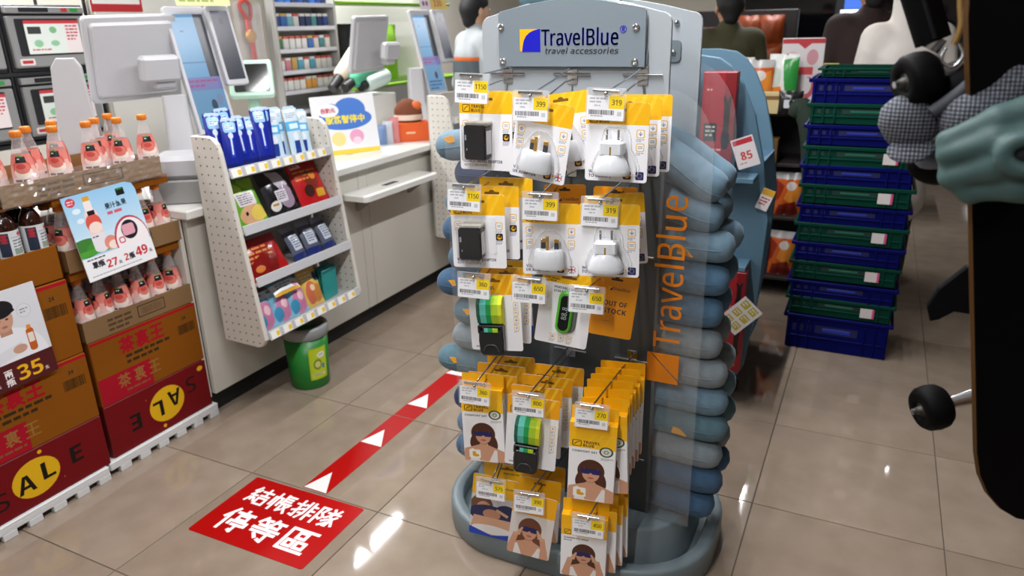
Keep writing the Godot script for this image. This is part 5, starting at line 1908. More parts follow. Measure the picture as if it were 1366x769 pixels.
# ---------------------------------------------------------------- tills, and what stands behind the counter
func till(label: String, at: Vector3, turn: float, sc: float, idx: int, shift: float, my: float) -> void:
	var wh := M("till_white", "b6b6b9", 0.4)
	var t := thing("till", label, "till", at, turn, "white tills on the counter")
	var b := B.new(wh)
	b.box(Vector3(-0.02, 0.02, -0.06), Vector3(0.24, 0.04, 0.24), 0.012)
	b.loft([rr3(0.02, -0.02, 0.12, 0.1, 0.03, 0.03, 0.0), rr3(0.02, -0.03, 0.08, 0.07, 0.03, 0.1, 0.0), rr3(0.02, -0.035, 0.055, 0.05, 0.02, 0.2, 0.0), rr3(0.02, -0.05, 0.05, 0.04, 0.02, 0.42, 0.0)])
	part(b, "base", t)
	# the cashier's screen, seen from behind
	b = B.new(wh)
	b.at(Vector3(-0.1 + shift, 0.58, -0.08), Vector3(0.22, my, 0.02))
	b.prism(rrect(0.39, 0.36, 0.02, 4), -0.012, 0.012, 0.006)
	b.prism(rrect(0.35, 0.31, 0.02, 4), 0.012, 0.026, 0.01)
	part(b, "screen_back", t)
	b = B.new(wh)
	b.at(Vector3(-0.04 + shift * 0.8, 0.54, -0.03), Vector3(0.15, my, 0.0))
	b.box(Vector3(0.03, 0, 0.025), Vector3(0.17, 0.11, 0.06), 0.014)
	b.box(Vector3(0.05, -0.07, 0.0), Vector3(0.1, 0.04, 0.06), 0.01)
	part(b, "screen_arm", t)
	# customer side: a tall lit panel and a smaller dark one
	var c := Cv.new(200, 440, "6fb2e4")
	c.rect(140, 0, 60, 240, "3f4752").rect(0, 0, 140, 240, "78b9ea").fine(40, 60, 40, 1, 14, "4f84b4", rng).rect(0, 180, 140, 6, "4f8fc4").rect(0, 240, 200, 50, "8c8fd0").fine(6, 250, 180, 2, 18, "b05a98", rng).rect(0, 290, 200, 150, "79b0dc")
	c.ell(120, 350, 18, 22, "39506a").ell(160, 330, 18, 24, "8ba0c8").fine(20, 380, 150, 3, 20, "4d6c9a", rng)
	b = B.new(wh)
	b.at(Vector3(0.14, 0.51, -0.13), Vector3(-0.26, 0.62, 0.0))
	b.prism(rrect(0.19, 0.58, 0.012, 3), -0.02, 0.004, 0.003)
	var dp := part(b, "customer_screen", t)
	b = B.new(screen_mat("till_screen", c, 0.95))
	b.at(Vector3(0.14, 0.51, -0.13), Vector3(-0.26, 0.62, 0.0))
	b.face(rrect(0.16, 0.51, 0.002, 1), 0.0045)
	part(b, "lit_display", dp)
	c = Cv.new(100, 200, "5a5670")
	c.vgrad(0, 200, "5d5874", "454c5c").ell(50, 30, 12, 10, "3c3a4c").rect(0, 120, 100, 3, "3e5a5a")
	b = B.new(wh)
	b.at(Vector3(0.262, 0.62, -0.205), Vector3(-0.26, 0.62, 0.0))
	b.prism(rrect(0.115, 0.36, 0.012, 3), -0.02, 0.004, 0.003)
	var dq := part(b, "side_screen", t)
	b = B.new(screen_mat("till_side_screen", c, 0.7))
	b.at(Vector3(0.262, 0.62, -0.205), Vector3(-0.26, 0.62, 0.0))
	b.face(rrect(0.088, 0.31, 0.002, 1), 0.0045)
	part(b, "dim_display", dq)
	b = B.new(wh)
	b.cyl(Vector3(0.1, 0.03, -0.14), Vector3(0.115, 0.32, -0.15), 0.03, 10)
	part(b, "screen_stand", t)
	t.scale = Vector3.ONE * sc
	# notice clipped over the screens
	var n := thing("paper_notice", ["pale green paper notice clipped on top of the nearer till's screens", "yellow and white paper notice clipped on top of the farther till's screens"][idx], "notice", at + Vector3(0, 0, 0), turn, "paper notices over the till screens")
	c = Cv.new(200, 60, "d6dc9c" if idx == 0 else "e2c25a")
	if idx == 0:
		c.rr(8, 6, 50, 24, 4, "c9604a").rr(76, 4, 30, 28, 4, "6a9a3e").rr(112, 4, 28, 28, 4, "b0a23a").rr(146, 4, 36, 30, 4, "d9b7b0").fine(12, 40, 170, 1, 16, "8f9a5a", rng)
	else:
		c.rect(0, 0, 76, 60, "e6dcea").ell(26, 32, 9, 12, "9a4a6a").ell(50, 32, 9, 12, "9a4a6a").text("330", 100, 46, 40, "b5582c").fine(84, 8, 100, 1, 10, "a06a2a", rng)
	b = B.new(M("card_white"))
	b.at(Vector3(0.19, 0.83, -0.14) * sc, Vector3(-0.2, 0.62, 0.0))
	b.prism(rrect(0.26, 0.08, 0.003, 2), -0.001, 0, 0, false)
	b.surf(print_mat("till_notice_%d" % idx, c, 0.5))
	b.face(rrect(0.26, 0.08, 0.003, 2), 0.0003)
	part(b, "paper", n)

func oven(label: String, at: Vector3, lit: bool) -> void:
	# front towards +x
	var t := thing("oven", label, "oven", at, PI / 2, "steel ovens behind the counter")
	var st := M("oven_steel", "8b8b88", 0.35, 0.55)
	var b := B.new(M("oven_black", "15161a", 0.4))
	b.box(Vector3(0, 0.15, -0.2), Vector3(0.41, 0.3, 0.38), 0.004)
	part(b, "housing", t)
	b = B.new(st)
	b.box(Vector3(0.0, 0.135, 0.0), Vector3(0.385, 0.23, 0.03), 0.006)
	b.box(Vector3(0.0, 0.276, 0.0), Vector3(0.385, 0.03, 0.03), 0.004)
	part(b, "door", t)
	b = B.new(M("oven_green", "2a8a3a", 0.5))
	b.box(Vector3(0.14, 0.277, 0.0158), Vector3(0.04, 0.018, 0.002))
	b.surf(M("oven_red", "b02a2a", 0.5))
	b.box(Vector3(0.09, 0.277, 0.0158), Vector3(0.03, 0.018, 0.002))
	b.surf(M("oven_black"))
	b.box(Vector3(-0.06, 0.277, 0.0158), Vector3(0.14, 0.02, 0.002))
	part(b, "control_strip", t)
	if not mats.has("oven_notice"):
		var c := Cv.new(300, 160, "dfe6e0")
		c.rect(0, 0, 300, 16, "c23a44").rr(14, 30, 70, 34, 4, "3a3e3c").ell(150, 46, 20, 16, "7db88a").ell(60, 110, 24, 18, "8fc49a").ell(150, 110, 24, 14, "8fc49a").fine(20, 136, 170, 1, 14, "c56a6a", rng).rect(214, 16, 86, 144, "e8dcdc").fine(222, 24, 66, 5, 16, "c0505a", rng)
		print_mat("oven_notice", c, 0.35)
	b = B.new(M("oven_black"))
	b.at(Vector3(0.005, 0.155, 0.0165), Vector3(0, 0, 0))
	b.prism(rrect(0.31, 0.165, 0.006, 3, -0.012, 0), -0.001, 0.001)
	b.surf(mats["oven_notice"])
	b.at(Vector3(0.012, 0.155, 0.0178))
	b.face(rrect(0.27, 0.15, 0.003, 2), 0)
	part(b, "notice_panel", t)
	b = B.new(M("sticker_pale", "ded2d0", 0.5))
	b.at(Vector3(-0.14, 0.046, 0.0157))
	b.prism(rrect(0.07, 0.03, 0.006, 3), 0, 0.0008)
	b.surf(M("oven_red"))
	b.prism(rrect(0.05, 0.014, 0.003, 3), 0.0008, 0.0012)
	part(b, "red_sticker", t)

func build_back_counter() -> void:
	till("white till nearest the drink stacks, its screen seen from behind", Vector3(-2.80, 0.95, -2.30), 0.75, 1.0, 0, -0.02, 0.55)
	till("white till farther along the counter, next to the travel stand", Vector3(-2.84, 0.95, -4.3), 0.75, 1.0, 1, -0.17, 0.85)
	# receipt printer on the counter end
	var wh := M("till_white")
	var t := thing("receipt_printer", "white and grey receipt printer under the nearer till", "printer", Vector3(-2.63, 0.9505, -2.19), 0.6)
	var b := B.new(wh)
	b.box(Vector3(0, 0.15, 0), Vector3(0.24, 0.1, 0.2), 0.02)
	part(b, "printer_top", t)
	b = B.new(M("printer_grey", "8f8f8d", 0.4))
	b.box(Vector3(0, 0.05, 0), Vector3(0.25, 0.1, 0.21), 0.006)
	part(b, "cash_base", t)
	b = B.new(M("till_white"))
	t = thing("acrylic_screen", "tall white panel standing beside the nearer till", "panel", Vector3(-2.99, 0.95, -1.97), 0.75)
	b.prism(PackedVector2Array([Vector2(-0.09, 0.0), Vector2(0.1, 0.0), Vector2(0.075, 0.56), Vector2(0.055, 0.595), Vector2(-0.01, 0.595), Vector2(-0.035, 0.56)]), -0.012, 0.012, 0.004)
	part(b, "board", t)
	# small green-framed terminal
	t = thing("payment_terminal", "small pale green framed terminal with a glossy black face behind the rack", "terminal", Vector3(-2.93, 0.95, -2.93), 0.75)
	b = B.new(M("terminal_green", "a8c9b6", 0.4))
	b.loft([rr3(0, 0, 0.07, 0.06, 0.02, 0.0, 0.0), rr3(0, 0, 0.04, 0.035, 0.02, 0.06, 0.0), rr3(0, -0.01, 0.03, 0.03, 0.015, 0.36, 0.0)])
	part(b, "stand", t)
	b = B.new(M("terminal_green"))
	b.at(Vector3(0, 0.45, 0.02), Vector3(-0.5, 0, 0))
	b.prism(rrect(0.22, 0.2, 0.02, 4), -0.02, 0.01, 0.006)
	part(b, "frame", t)
	b = B.new(M("terminal_black", "1a1c1c", 0.08))
	b.at(Vector3(0, 0.45, 0.02), Vector3(-0.5, 0, 0))
	b.prism(rrect(0.17, 0.15, 0.008, 3), 0.0102, 0.013)
	part(b, "glossy_face", t)
	# promotional card
	var c := Cv.new(300, 300, "dedee0")
	c.ell(90, 90, 56, 50, "3d6fc0").ell(180, 76, 74, 60, "3d6fc0").ell(150, 122, 130, 54, "3d6fc0").ell(78, 74, 50, 34, "e2e4ea")
	han(c, "自助元", 44, 62, 20, 22, 4, "b83a48", 1.15)
	han(c, "服務暫停中", 62, 104, 32, 36, 6, "e5cf3c", 1.18)
	c.ell(110, 220, 34, 36, "e2cf86").ell(196, 214, 34, 36, "dc9ab8").ell(196, 236, 20, 20, "e6c9d4").rect(0, 276, 300, 24, "e2c53a")
	t = thing("promo_card", "white promotional card with a blue cloud and yellow characters on the counter", "promo card", Vector3(-2.70, 0.953, -3.38), 0.85)
	t.rotation = Vector3(-0.16, 0.85, 0.03)
	b = B.new(M("card_white"))
	b.prism(rrect(0.36, 0.33, 0.004, 2, 0, 0.165), -0.003, 0, 0, false)
	b.surf(print_mat("promo_card", c, 0.45))
	b.face(rrect(0.36, 0.33, 0.004, 2, 0, 0.165), 0.0003)
	part(b, "printed_board", t)
	b = B.new(M("card_white"))
	b.at(Vector3(0, 0, 0))
	b.prism(PackedVector2Array([Vector2(-0.02, 0.002), Vector2(0.02, 0.002), Vector2(0.012, 0.2), Vector2(-0.012, 0.2)]), -0.03, -0.004)
	part(b, "easel_back", t)
	# orange box with a soft brown basket on it
	t = thing("orange_box", "bright orange box on the counter under a brown plush basket", "box", Vector3(-2.68, 0.95, -3.97), 0.7)
	b = B.new(M("orange_card", "d4571b", 0.5))
	b.box(Vector3(0, 0.058, 0), Vector3(0.25, 0.116, 0.16), 0.004)
	b.surf(M("orange_print", "e2b48a", 0.5))
	b.at(Vector3(0, 0.055, 0.0803))
	b.prism(rrect(0.06, 0.012, 0.004, 2), 0, 0.0004)
	part(b, "carton", t)
	t = thing("plush_basket", "brown plush basket with a pale band sitting on the orange box", "basket", Vector3(-2.68, 1.0665, -3.97), 0.7)
	b = B.new(M("plush_brown", "6b3a22", 0.95))
	b.lathe([Vector2(0.07, 0), Vector2(0.082, 0.02), Vector2(0.08, 0.08), Vector2(0.055, 0.12), Vector2(0.02, 0.14), Vector2(0.003, 0.142)], 18, true, true, 1.1, 0.8)
	part(b, "basket_body", t)
	b = B.new(M("band_cream", "d2bfae", 0.8))
	b.lathe([Vector2(0.0835, 0.012), Vector2(0.0845, 0.03), Vector2(0.083, 0.046)], 18, false, false, 1.1, 0.8)
	part(b, "pale_band", t)
	b = B.new(M("orange_ribbon", "c05a24", 0.7))
	b.ball(Vector3(0.05, 0.1, 0.03), Vector3(0.035, 0.03, 0.03))
	part(b, "orange_bow", t)
	t = thing("lotion_tube", "grey upright container beside the plush basket", "container", Vector3(-2.6, 0.95, -4.14), 0.2)
	b = B.new(M("container_grey", "55585c", 0.4))
	b.lathe([Vector2(0.03, 0), Vector2(0.034, 0.01), Vector2(0.034, 0.15), Vector2(0.028, 0.17), Vector2(0.026, 0.2), Vector2(0.004, 0.202)], 16)
	part(b, "container_body", t)
	for k in 3:
		t = thing("trinket_packet", "small %s trinket packet beside the orange box" % ["blue and white", "silver", "red and white"][k], "packet", Vector3(-2.73 + k * 0.02, 0.95, -3.74 - k * 0.04), 0.7, "trinket packets beside the orange box")
		part(bag(M("trinket_%d" % k, ["6d86b0", "b9bbc2", "c47a78"][k], 0.4), 0.06, 0.12 + 0.02 * k, 0.02), "pouch", t)
	# white packing trays by the second till
	t = thing("counter_basket", "white basket with an orange rim on the counter behind the price tags", "basket", Vector3(-2.68, 0.95, -4.6), 0.4)
	b = B.new(M("basket_white", "d5d2cc", 0.5))
	b.lathe([Vector2(0.11, 0), Vector2(0.13, 0.18), Vector2(0.122, 0.18), Vector2(0.1, 0.01)], 20, true, true)
	part(b, "basket_body", t)
	b = B.new(M("basket_orange", "c2672a", 0.5))
	b.lathe([Vector2(0.131, 0.17), Vector2(0.14, 0.2), Vector2(0.13, 0.205), Vector2(0.123, 0.175)], 20, false, false)
	part(b, "rim", t)
	# ovens in two tiers on the back bench
	t = thing("back_bench", "steel-topped back bench carrying the ovens", "bench", Vector3(-3.95, 0, -1.5))
	b = B.new(M("bench_front", "6d6d6c", 0.5))
	b.box(Vector3(-0.05, 0.43, 0), Vector3(0.6, 0.86, 2.14), 0.004)
	part(b, "bench_body", t)
	b = B.new(M("oven_steel"))
	b.box(Vector3(0, 0.88, 0), Vector3(0.68, 0.04, 2.18), 0.005)
	part(b, "bench_top", t)
	var os := [[-2.37, 1.47, "upper oven beside the till with a lit notice"], [-1.94, 1.47, "upper oven at the frame's left edge"], [-2.37, 1.155, "lower oven under the lit notice"], [-1.94, 1.155, "lower oven at the frame's left edge"]]
	for q in os:
		oven("grey steel %s" % q[2], Vector3(-3.63, q[1], q[0]), true)
	t = thing("oven_rack", "black steel rack holding the grey ovens", "rack", Vector3(-3.83, 0.9, -2.15), 0.0)
	b = B.new(M("oven_black"))
	for y in [0.242, 0.562]:
		b.box(Vector3(0, y, 0), Vector3(0.4, 0.02, 0.9), 0.003)
	for x in [-0.19, 0.19]:
		for z in [-0.44, 0.0, 0.44]:
			b.box(Vector3(x, 0.46, z), Vector3(0.016, 0.92, 0.012), 0.002)
	part(b, "rack_frame", t)
	# framed notice beside the ovens
	c = Cv.new(200, 90, "e3e1e0")
	c.rect(0, 76, 200, 14, "b0262c").rect(0, 0, 8, 90, "b0262c").rect(192, 0, 8, 90, "b0262c").rr(24, 0, 26, 50, 8, "26262a").rr(56, 0, 20, 44, 8, "26262a").fine(90, 20, 90, 2, 18, "c08a8e", rng)
	t = thing("wall_notice", "white notice with a red border and black figures beside the ovens", "notice", Vector3(-3.62, 1.86, -2.76), PI / 2)
	b = B.new(M("card_white"))
	b.prism(rrect(0.3, 0.24, 0.003, 2), -0.004, 0, 0, false)
	b.surf(print_mat("wall_notice", c, 0.4))
	b.face(rrect(0.3, 0.24, 0.003, 2), 0.0003)
	part(b, "printed_board", t)
	# partition that carries the notice and the hanging toy, then the cigarette shelves
	t = thing("display_partition", "beige display partition between the ovens and the cigarette shelves", "partition", Vector3(-3.66, 0, -3.22))
	b = B.new(M("partition_beige", "b3aca0", 0.6))
	b.box(Vector3(0, 1.1, 0), Vector3(0.06, 2.2, 1.22), 0.005)
	part(b, "board", t)
	b = B.new(M("partition_white", "d3d0ca", 0.5))
	b.box(Vector3(0.032, 1.2, 0.25), Vector3(0.006, 1.9, 0.68), 0.002)
	part(b, "pale_panel", t)
	t = thing("hanging_toy", "red strap with a golden coin charm hanging in a clear bag on the partition", "toy", Vector3(-3.605, 1.79, -3.63), PI / 2)
	b = B.new(M("toy_red", "b92418", 0.5))
	b.tube(smooth([Vector3(-0.04, 0, 0), Vector3(0.0, 0.02, 0.005), Vector3(0.045, -0.01, 0), Vector3(0.04, -0.07, 0), Vector3(0.01, -0.09, 0.004), Vector3(-0.03, -0.04, 0), Vector3(-0.04, 0, 0)], 5), 0.012, 8)
	b.box(Vector3(0.015, -0.13, 0), Vector3(0.05, 0.1, 0.02), 0.006)
	b.box(Vector3(0.03, -0.3, 0), Vector3(0.04, 0.16, 0.015), 0.006)
	part(b, "red_strap", t)
	b = B.new(M("toy_gold", "c08a3c", 0.35, 0.5))
	b.ball(Vector3(0.01, -0.19, 0.012), Vector3(0.045, 0.04, 0.02))
	part(b, "coin_charm", t)
	b = B.new(clear_mat("toy_bag", "f2f2f2", 0.12, 0.1))
	b.at(Vector3(0.005, -0.2, 0.0))
	b.prism(rrect(0.19, 0.42, 0.02, 3), -0.02, 0.035)
	part(b, "clear_bag", t)
	t = thing("cigarette_shelf", "grey cigarette shelf unit with rows of packs behind the counter", "shelf", Vector3(-3.64, 0, -4.13))
	b = B.new(M("cig_grey", "a9a8a4", 0.5))
	b.box(Vector3(-0.12, 1.05, 0), Vector3(0.02, 2.1, 0.6), 0.003)
	b.box(Vector3(-0.02, 1.05, 0.3), Vector3(0.22, 2.1, 0.02), 0.003)
	b.box(Vector3(-0.02, 1.05, -0.3), Vector3(0.22, 2.1, 0.02), 0.003)
	part(b, "carcass", t)
	var ys := [1.80, 1.653, 1.512, 1.375, 1.245, 1.11]
	for y in ys:
		b = B.new(M("cig_grey"))
		b.box(Vector3(-0.02, y - 0.006, 0), Vector3(0.2, 0.012, 0.58))
		var sh := part(b, "shelf", t)
		b = B.new(M("cig_rail", "c9cad2", 0.35))
		b.box(Vector3(0.083, y - 0.012, 0), Vector3(0.004, 0.026, 0.58))
		part(b, "label_rail", sh)
		b = B.new(M("cig_shade", "4a4238", 0.6))  # dark strip painting the shade under the shelf edge
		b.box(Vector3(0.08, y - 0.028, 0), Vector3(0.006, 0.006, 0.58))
		part(b, "edge_shade", sh)
	var cols := ["24448a", "2d66b4", "6fa9b8", "d6d4d0", "1f2f5a", "c9b87a", "4a8a8a", "dcdcda", "c77a8a", "b79a5a", "5aa0b8", "e0ddd6", "d99a4a", "2f7a4a"]
	var rowset := [[0, 1, 1, 4, 0, 4, 1, 0, 4], [0, 1, 2, 3, 4, 4, 6, 4, 0], [13, 3, 7, 7, 7, 1, 3, 6, 11], [7, 8, 9, 10, 7, 10, 7, 11, 7], [7, 7, 3, 11, 12, 12, 7, 11, 7]]
	var packs := {}
	for r in 5:
		for k in 9:
			var ci: int = rowset[r][k]
			var lab := "cigarette pack on the %s shelf row, %s from the partition" % [["top", "second", "third", "fourth", "bottom"][r], ["first", "second", "third", "fourth", "fifth", "sixth", "seventh", "eighth", "ninth"][k]]
			var at := Vector3(-3.59, ys[r] + 0.0005, -3.885 - k * 0.0605)
			if not packs.has(ci):
				var p := thing("cigarette_pack", lab, "cigarette pack", at, PI / 2, "cigarette packs on the shelves")
				b = B.new(M("pack_tone_%d" % ci, cols[ci], 0.4))
				b.box(Vector3(0, 0.032, -0.012), Vector3(0.048, 0.064, 0.022), 0.0015)
				b.surf(M("pack_lid_%d" % (ci % 4), ["d8d6d2", "c8a24a", "cfd3da", "b9564a"][ci % 4], 0.4))
				b.box(Vector3(0, 0.072, -0.012), Vector3(0.048, 0.018, 0.022), 0.0015)
				part(b, "carton", p)
				packs[ci] = p
			else:
				var p := put_copy(packs[ci], "cigarette_pack", lab, "cigarette pack", "cigarette packs on the shelves", at, PI / 2)
	# black and green things hung past the cigarette shelves
	t = thing("back_shelf", "white back shelf with lime green edges past the cigarettes", "shelf", Vector3(-3.72, 0, -5.27))
	b = B.new(M("cig_grey"))
	b.box(Vector3(0.0, 0.6, 0), Vector3(0.5, 1.2, 1.6), 0.004)
	part(b, "lower_body", t)
	b = B.new(M("lime_edge", "7fb31f", 0.5))
	for y in [1.21, 1.81]:
		b.box(Vector3(0.0, y, 0), Vector3(0.52 if y < 1.5 else 0.3, 0.02, 1.6), 0.003)
	part(b, "lime_shelf", t)
	b = B.new(M("partition_white"))
	b.box(Vector3(-0.25, 1.6, 0), Vector3(0.02, 0.8, 1.6))
	part(b, "back_panel", t)
	t = thing("umbrella_stand", "white stand behind the counter that carries the folded umbrellas", "stand", Vector3(-3.31, 0, -4.3))
	b = B.new(M("partition_white"))
	b.box(Vector3(0, 0.6, 0), Vector3(0.22, 1.17, 0.6), 0.006)
	part(b, "stand_body", t)
	var uc := [["d9cbb4", "beige", Vector3(-3.34, 1.25, -4.06), Vector3(-3.34, 1.62, -4.545)], ["4fae86", "green and mint", Vector3(-3.28, 1.25, -4.12), Vector3(-3.28, 1.43, -4.54)], ["c2d4cc", "pale mint", Vector3(-3.24, 1.25, -4.24), Vector3(-3.24, 1.31, -4.56)]]
	for q in uc:
		t = thing("umbrella", "%s folded umbrella leaning on the white stand behind the promotional card" % q[1], "umbrella", q[2], 0.0, "folded umbrellas behind the counter")
		var v: Vector3 = q[3] - q[2]
		b = B.new(M("umbrella_" + q[1], q[0], 0.7))
		b.tube([v * 0.18, v * 0.22, v * 0.9, v], [0.04, 0.055, 0.06, 0.04], 12)
		part(b, "cloth", t)
		b = B.new(M("umbrella_black", "121214", 0.5))
		b.tube([Vector3.ZERO, v * 0.2], [0.034, 0.034], 10)
		part(b, "handle", t)
	t = thing("black_bag", "black bag standing on the lime green shelf behind the umbrellas", "bag", Vector3(-3.66, 1.225, -4.68))
	b = B.new(M("bag_black", "121215", 0.7))
	b.loft([rr3(0, 0, 0.09, 0.14, 0.05, 0.0, 0.0), rr3(0, 0, 0.1, 0.16, 0.06, 0.2, 0.0), rr3(0, 0.02, 0.08, 0.13, 0.06, 0.38, 0.0), rr3(0, 0.02, 0.05, 0.08, 0.04, 0.44, 0.0)])
	part(b, "bag_body", t)
	t = thing("green_pouch", "lime green pouch hanging beside the black bag", "pouch", Vector3(-3.56, 1.235, -5.02), PI / 2)
	part(bag(M("lime_cloth", "86bd25", 0.6), 0.3, 0.42, 0.1), "pouch_body", t)

# ---------------------------------------------------------------- the aisle to the right of the stand
func crate(first: Node3D, label: String, col: String, h: float, at: Vector3, sticker: bool, turn := 0.0) -> Node3D:
	if first != null:
		return put_copy(first, "crate", label, "crate", "stacked plastic crates", at, turn)
	var t := thing("crate", label, "crate", at, turn, "stacked plastic crates")
	var m := M("crate_" + col, {"blue": "070c50", "green": "07362b"}[col], 0.4)
	m.metallic_specular = 0.18
	var w := 0.5
	var d := 0.36
	var b := B.new(m)
	for q in [[Vector3(0, h / 2, d / 2), Vector3(w - 0.03, h - 0.006, 0.006)], [Vector3(0, h / 2, -d / 2), Vector3(w - 0.03, h - 0.006, 0.006)], [Vector3(w / 2 - 0.015, h / 2, 0), Vector3(0.006, h - 0.006, d)], [Vector3(-w / 2 + 0.015, h / 2, 0), Vector3(0.006, h - 0.006, d)], [Vector3(0, 0.006, 0), Vector3(w - 0.04, 0.006, d)]]:
		b.box(q[0], q[1], 0.001)
	part(b, "body", t)
	b = B.new(m)
	for s in [-1.0, 1.0]:
		b.box(Vector3(0, h - 0.009, s * (d / 2 + 0.005)), Vector3(w + 0.01, 0.018, 0.014), 0.003)
		b.box(Vector3(s * (w / 2), h - 0.009, 0), Vector3(0.014, 0.018, d + 0.02), 0.003)
	part(b, "rim", t)
	for x in [-0.235, -0.185, -0.135, 0.135, 0.185, 0.235]:
		b = B.new(m)
		b.box(Vector3(x * 0.97, h * 0.45, d / 2 + 0.007), Vector3(0.008, h * 0.8, 0.009), 0.002)
		part(b, "rib", t)
	b = B.new(m)
	b.box(Vector3(0, h * 0.38, d / 2 + 0.006), Vector3(w * 0.94, 0.008, 0.008), 0.002)
	part(b, "long_rib", t)
	b = B.new(M("crate_hollow_shade_" + col, {"blue": "060c48", "green": "052a22"}[col], 0.6))  # darker patches paint the shade of the handle hollow and slots
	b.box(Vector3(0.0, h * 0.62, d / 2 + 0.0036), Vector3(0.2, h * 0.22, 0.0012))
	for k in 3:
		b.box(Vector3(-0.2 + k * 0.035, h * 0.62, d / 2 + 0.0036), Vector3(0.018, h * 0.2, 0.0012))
	part(b, "recess_shade", t)
	b = B.new(M("crate_mark_" + col, {"blue": "1a2f9c", "green": "0e5c48"}[col], 0.4))
	b.box(Vector3(0.0, h * 0.62, d / 2 + 0.0055), Vector3(0.13, h * 0.1, 0.003), 0.001)
	part(b, "handle_bar", t)
	if sticker:
		b = B.new(M("sticker_cream", "c9c2c0", 0.5))
		b.at(Vector3(0.13, h * 0.5, d / 2 + 0.0125))
		b.prism(rrect(0.062, 0.05, 0.002, 2), 0, 0.0008)
		b.surf(M("sticker_pink", "c2447a", 0.5))
		b.at(Vector3(0.158, h * 0.5, d / 2 + 0.0134))
		b.prism(rrect(0.01, 0.05, 0.001, 2), 0, 0.0004)
		part(b, "paper_sticker", t)
	return t

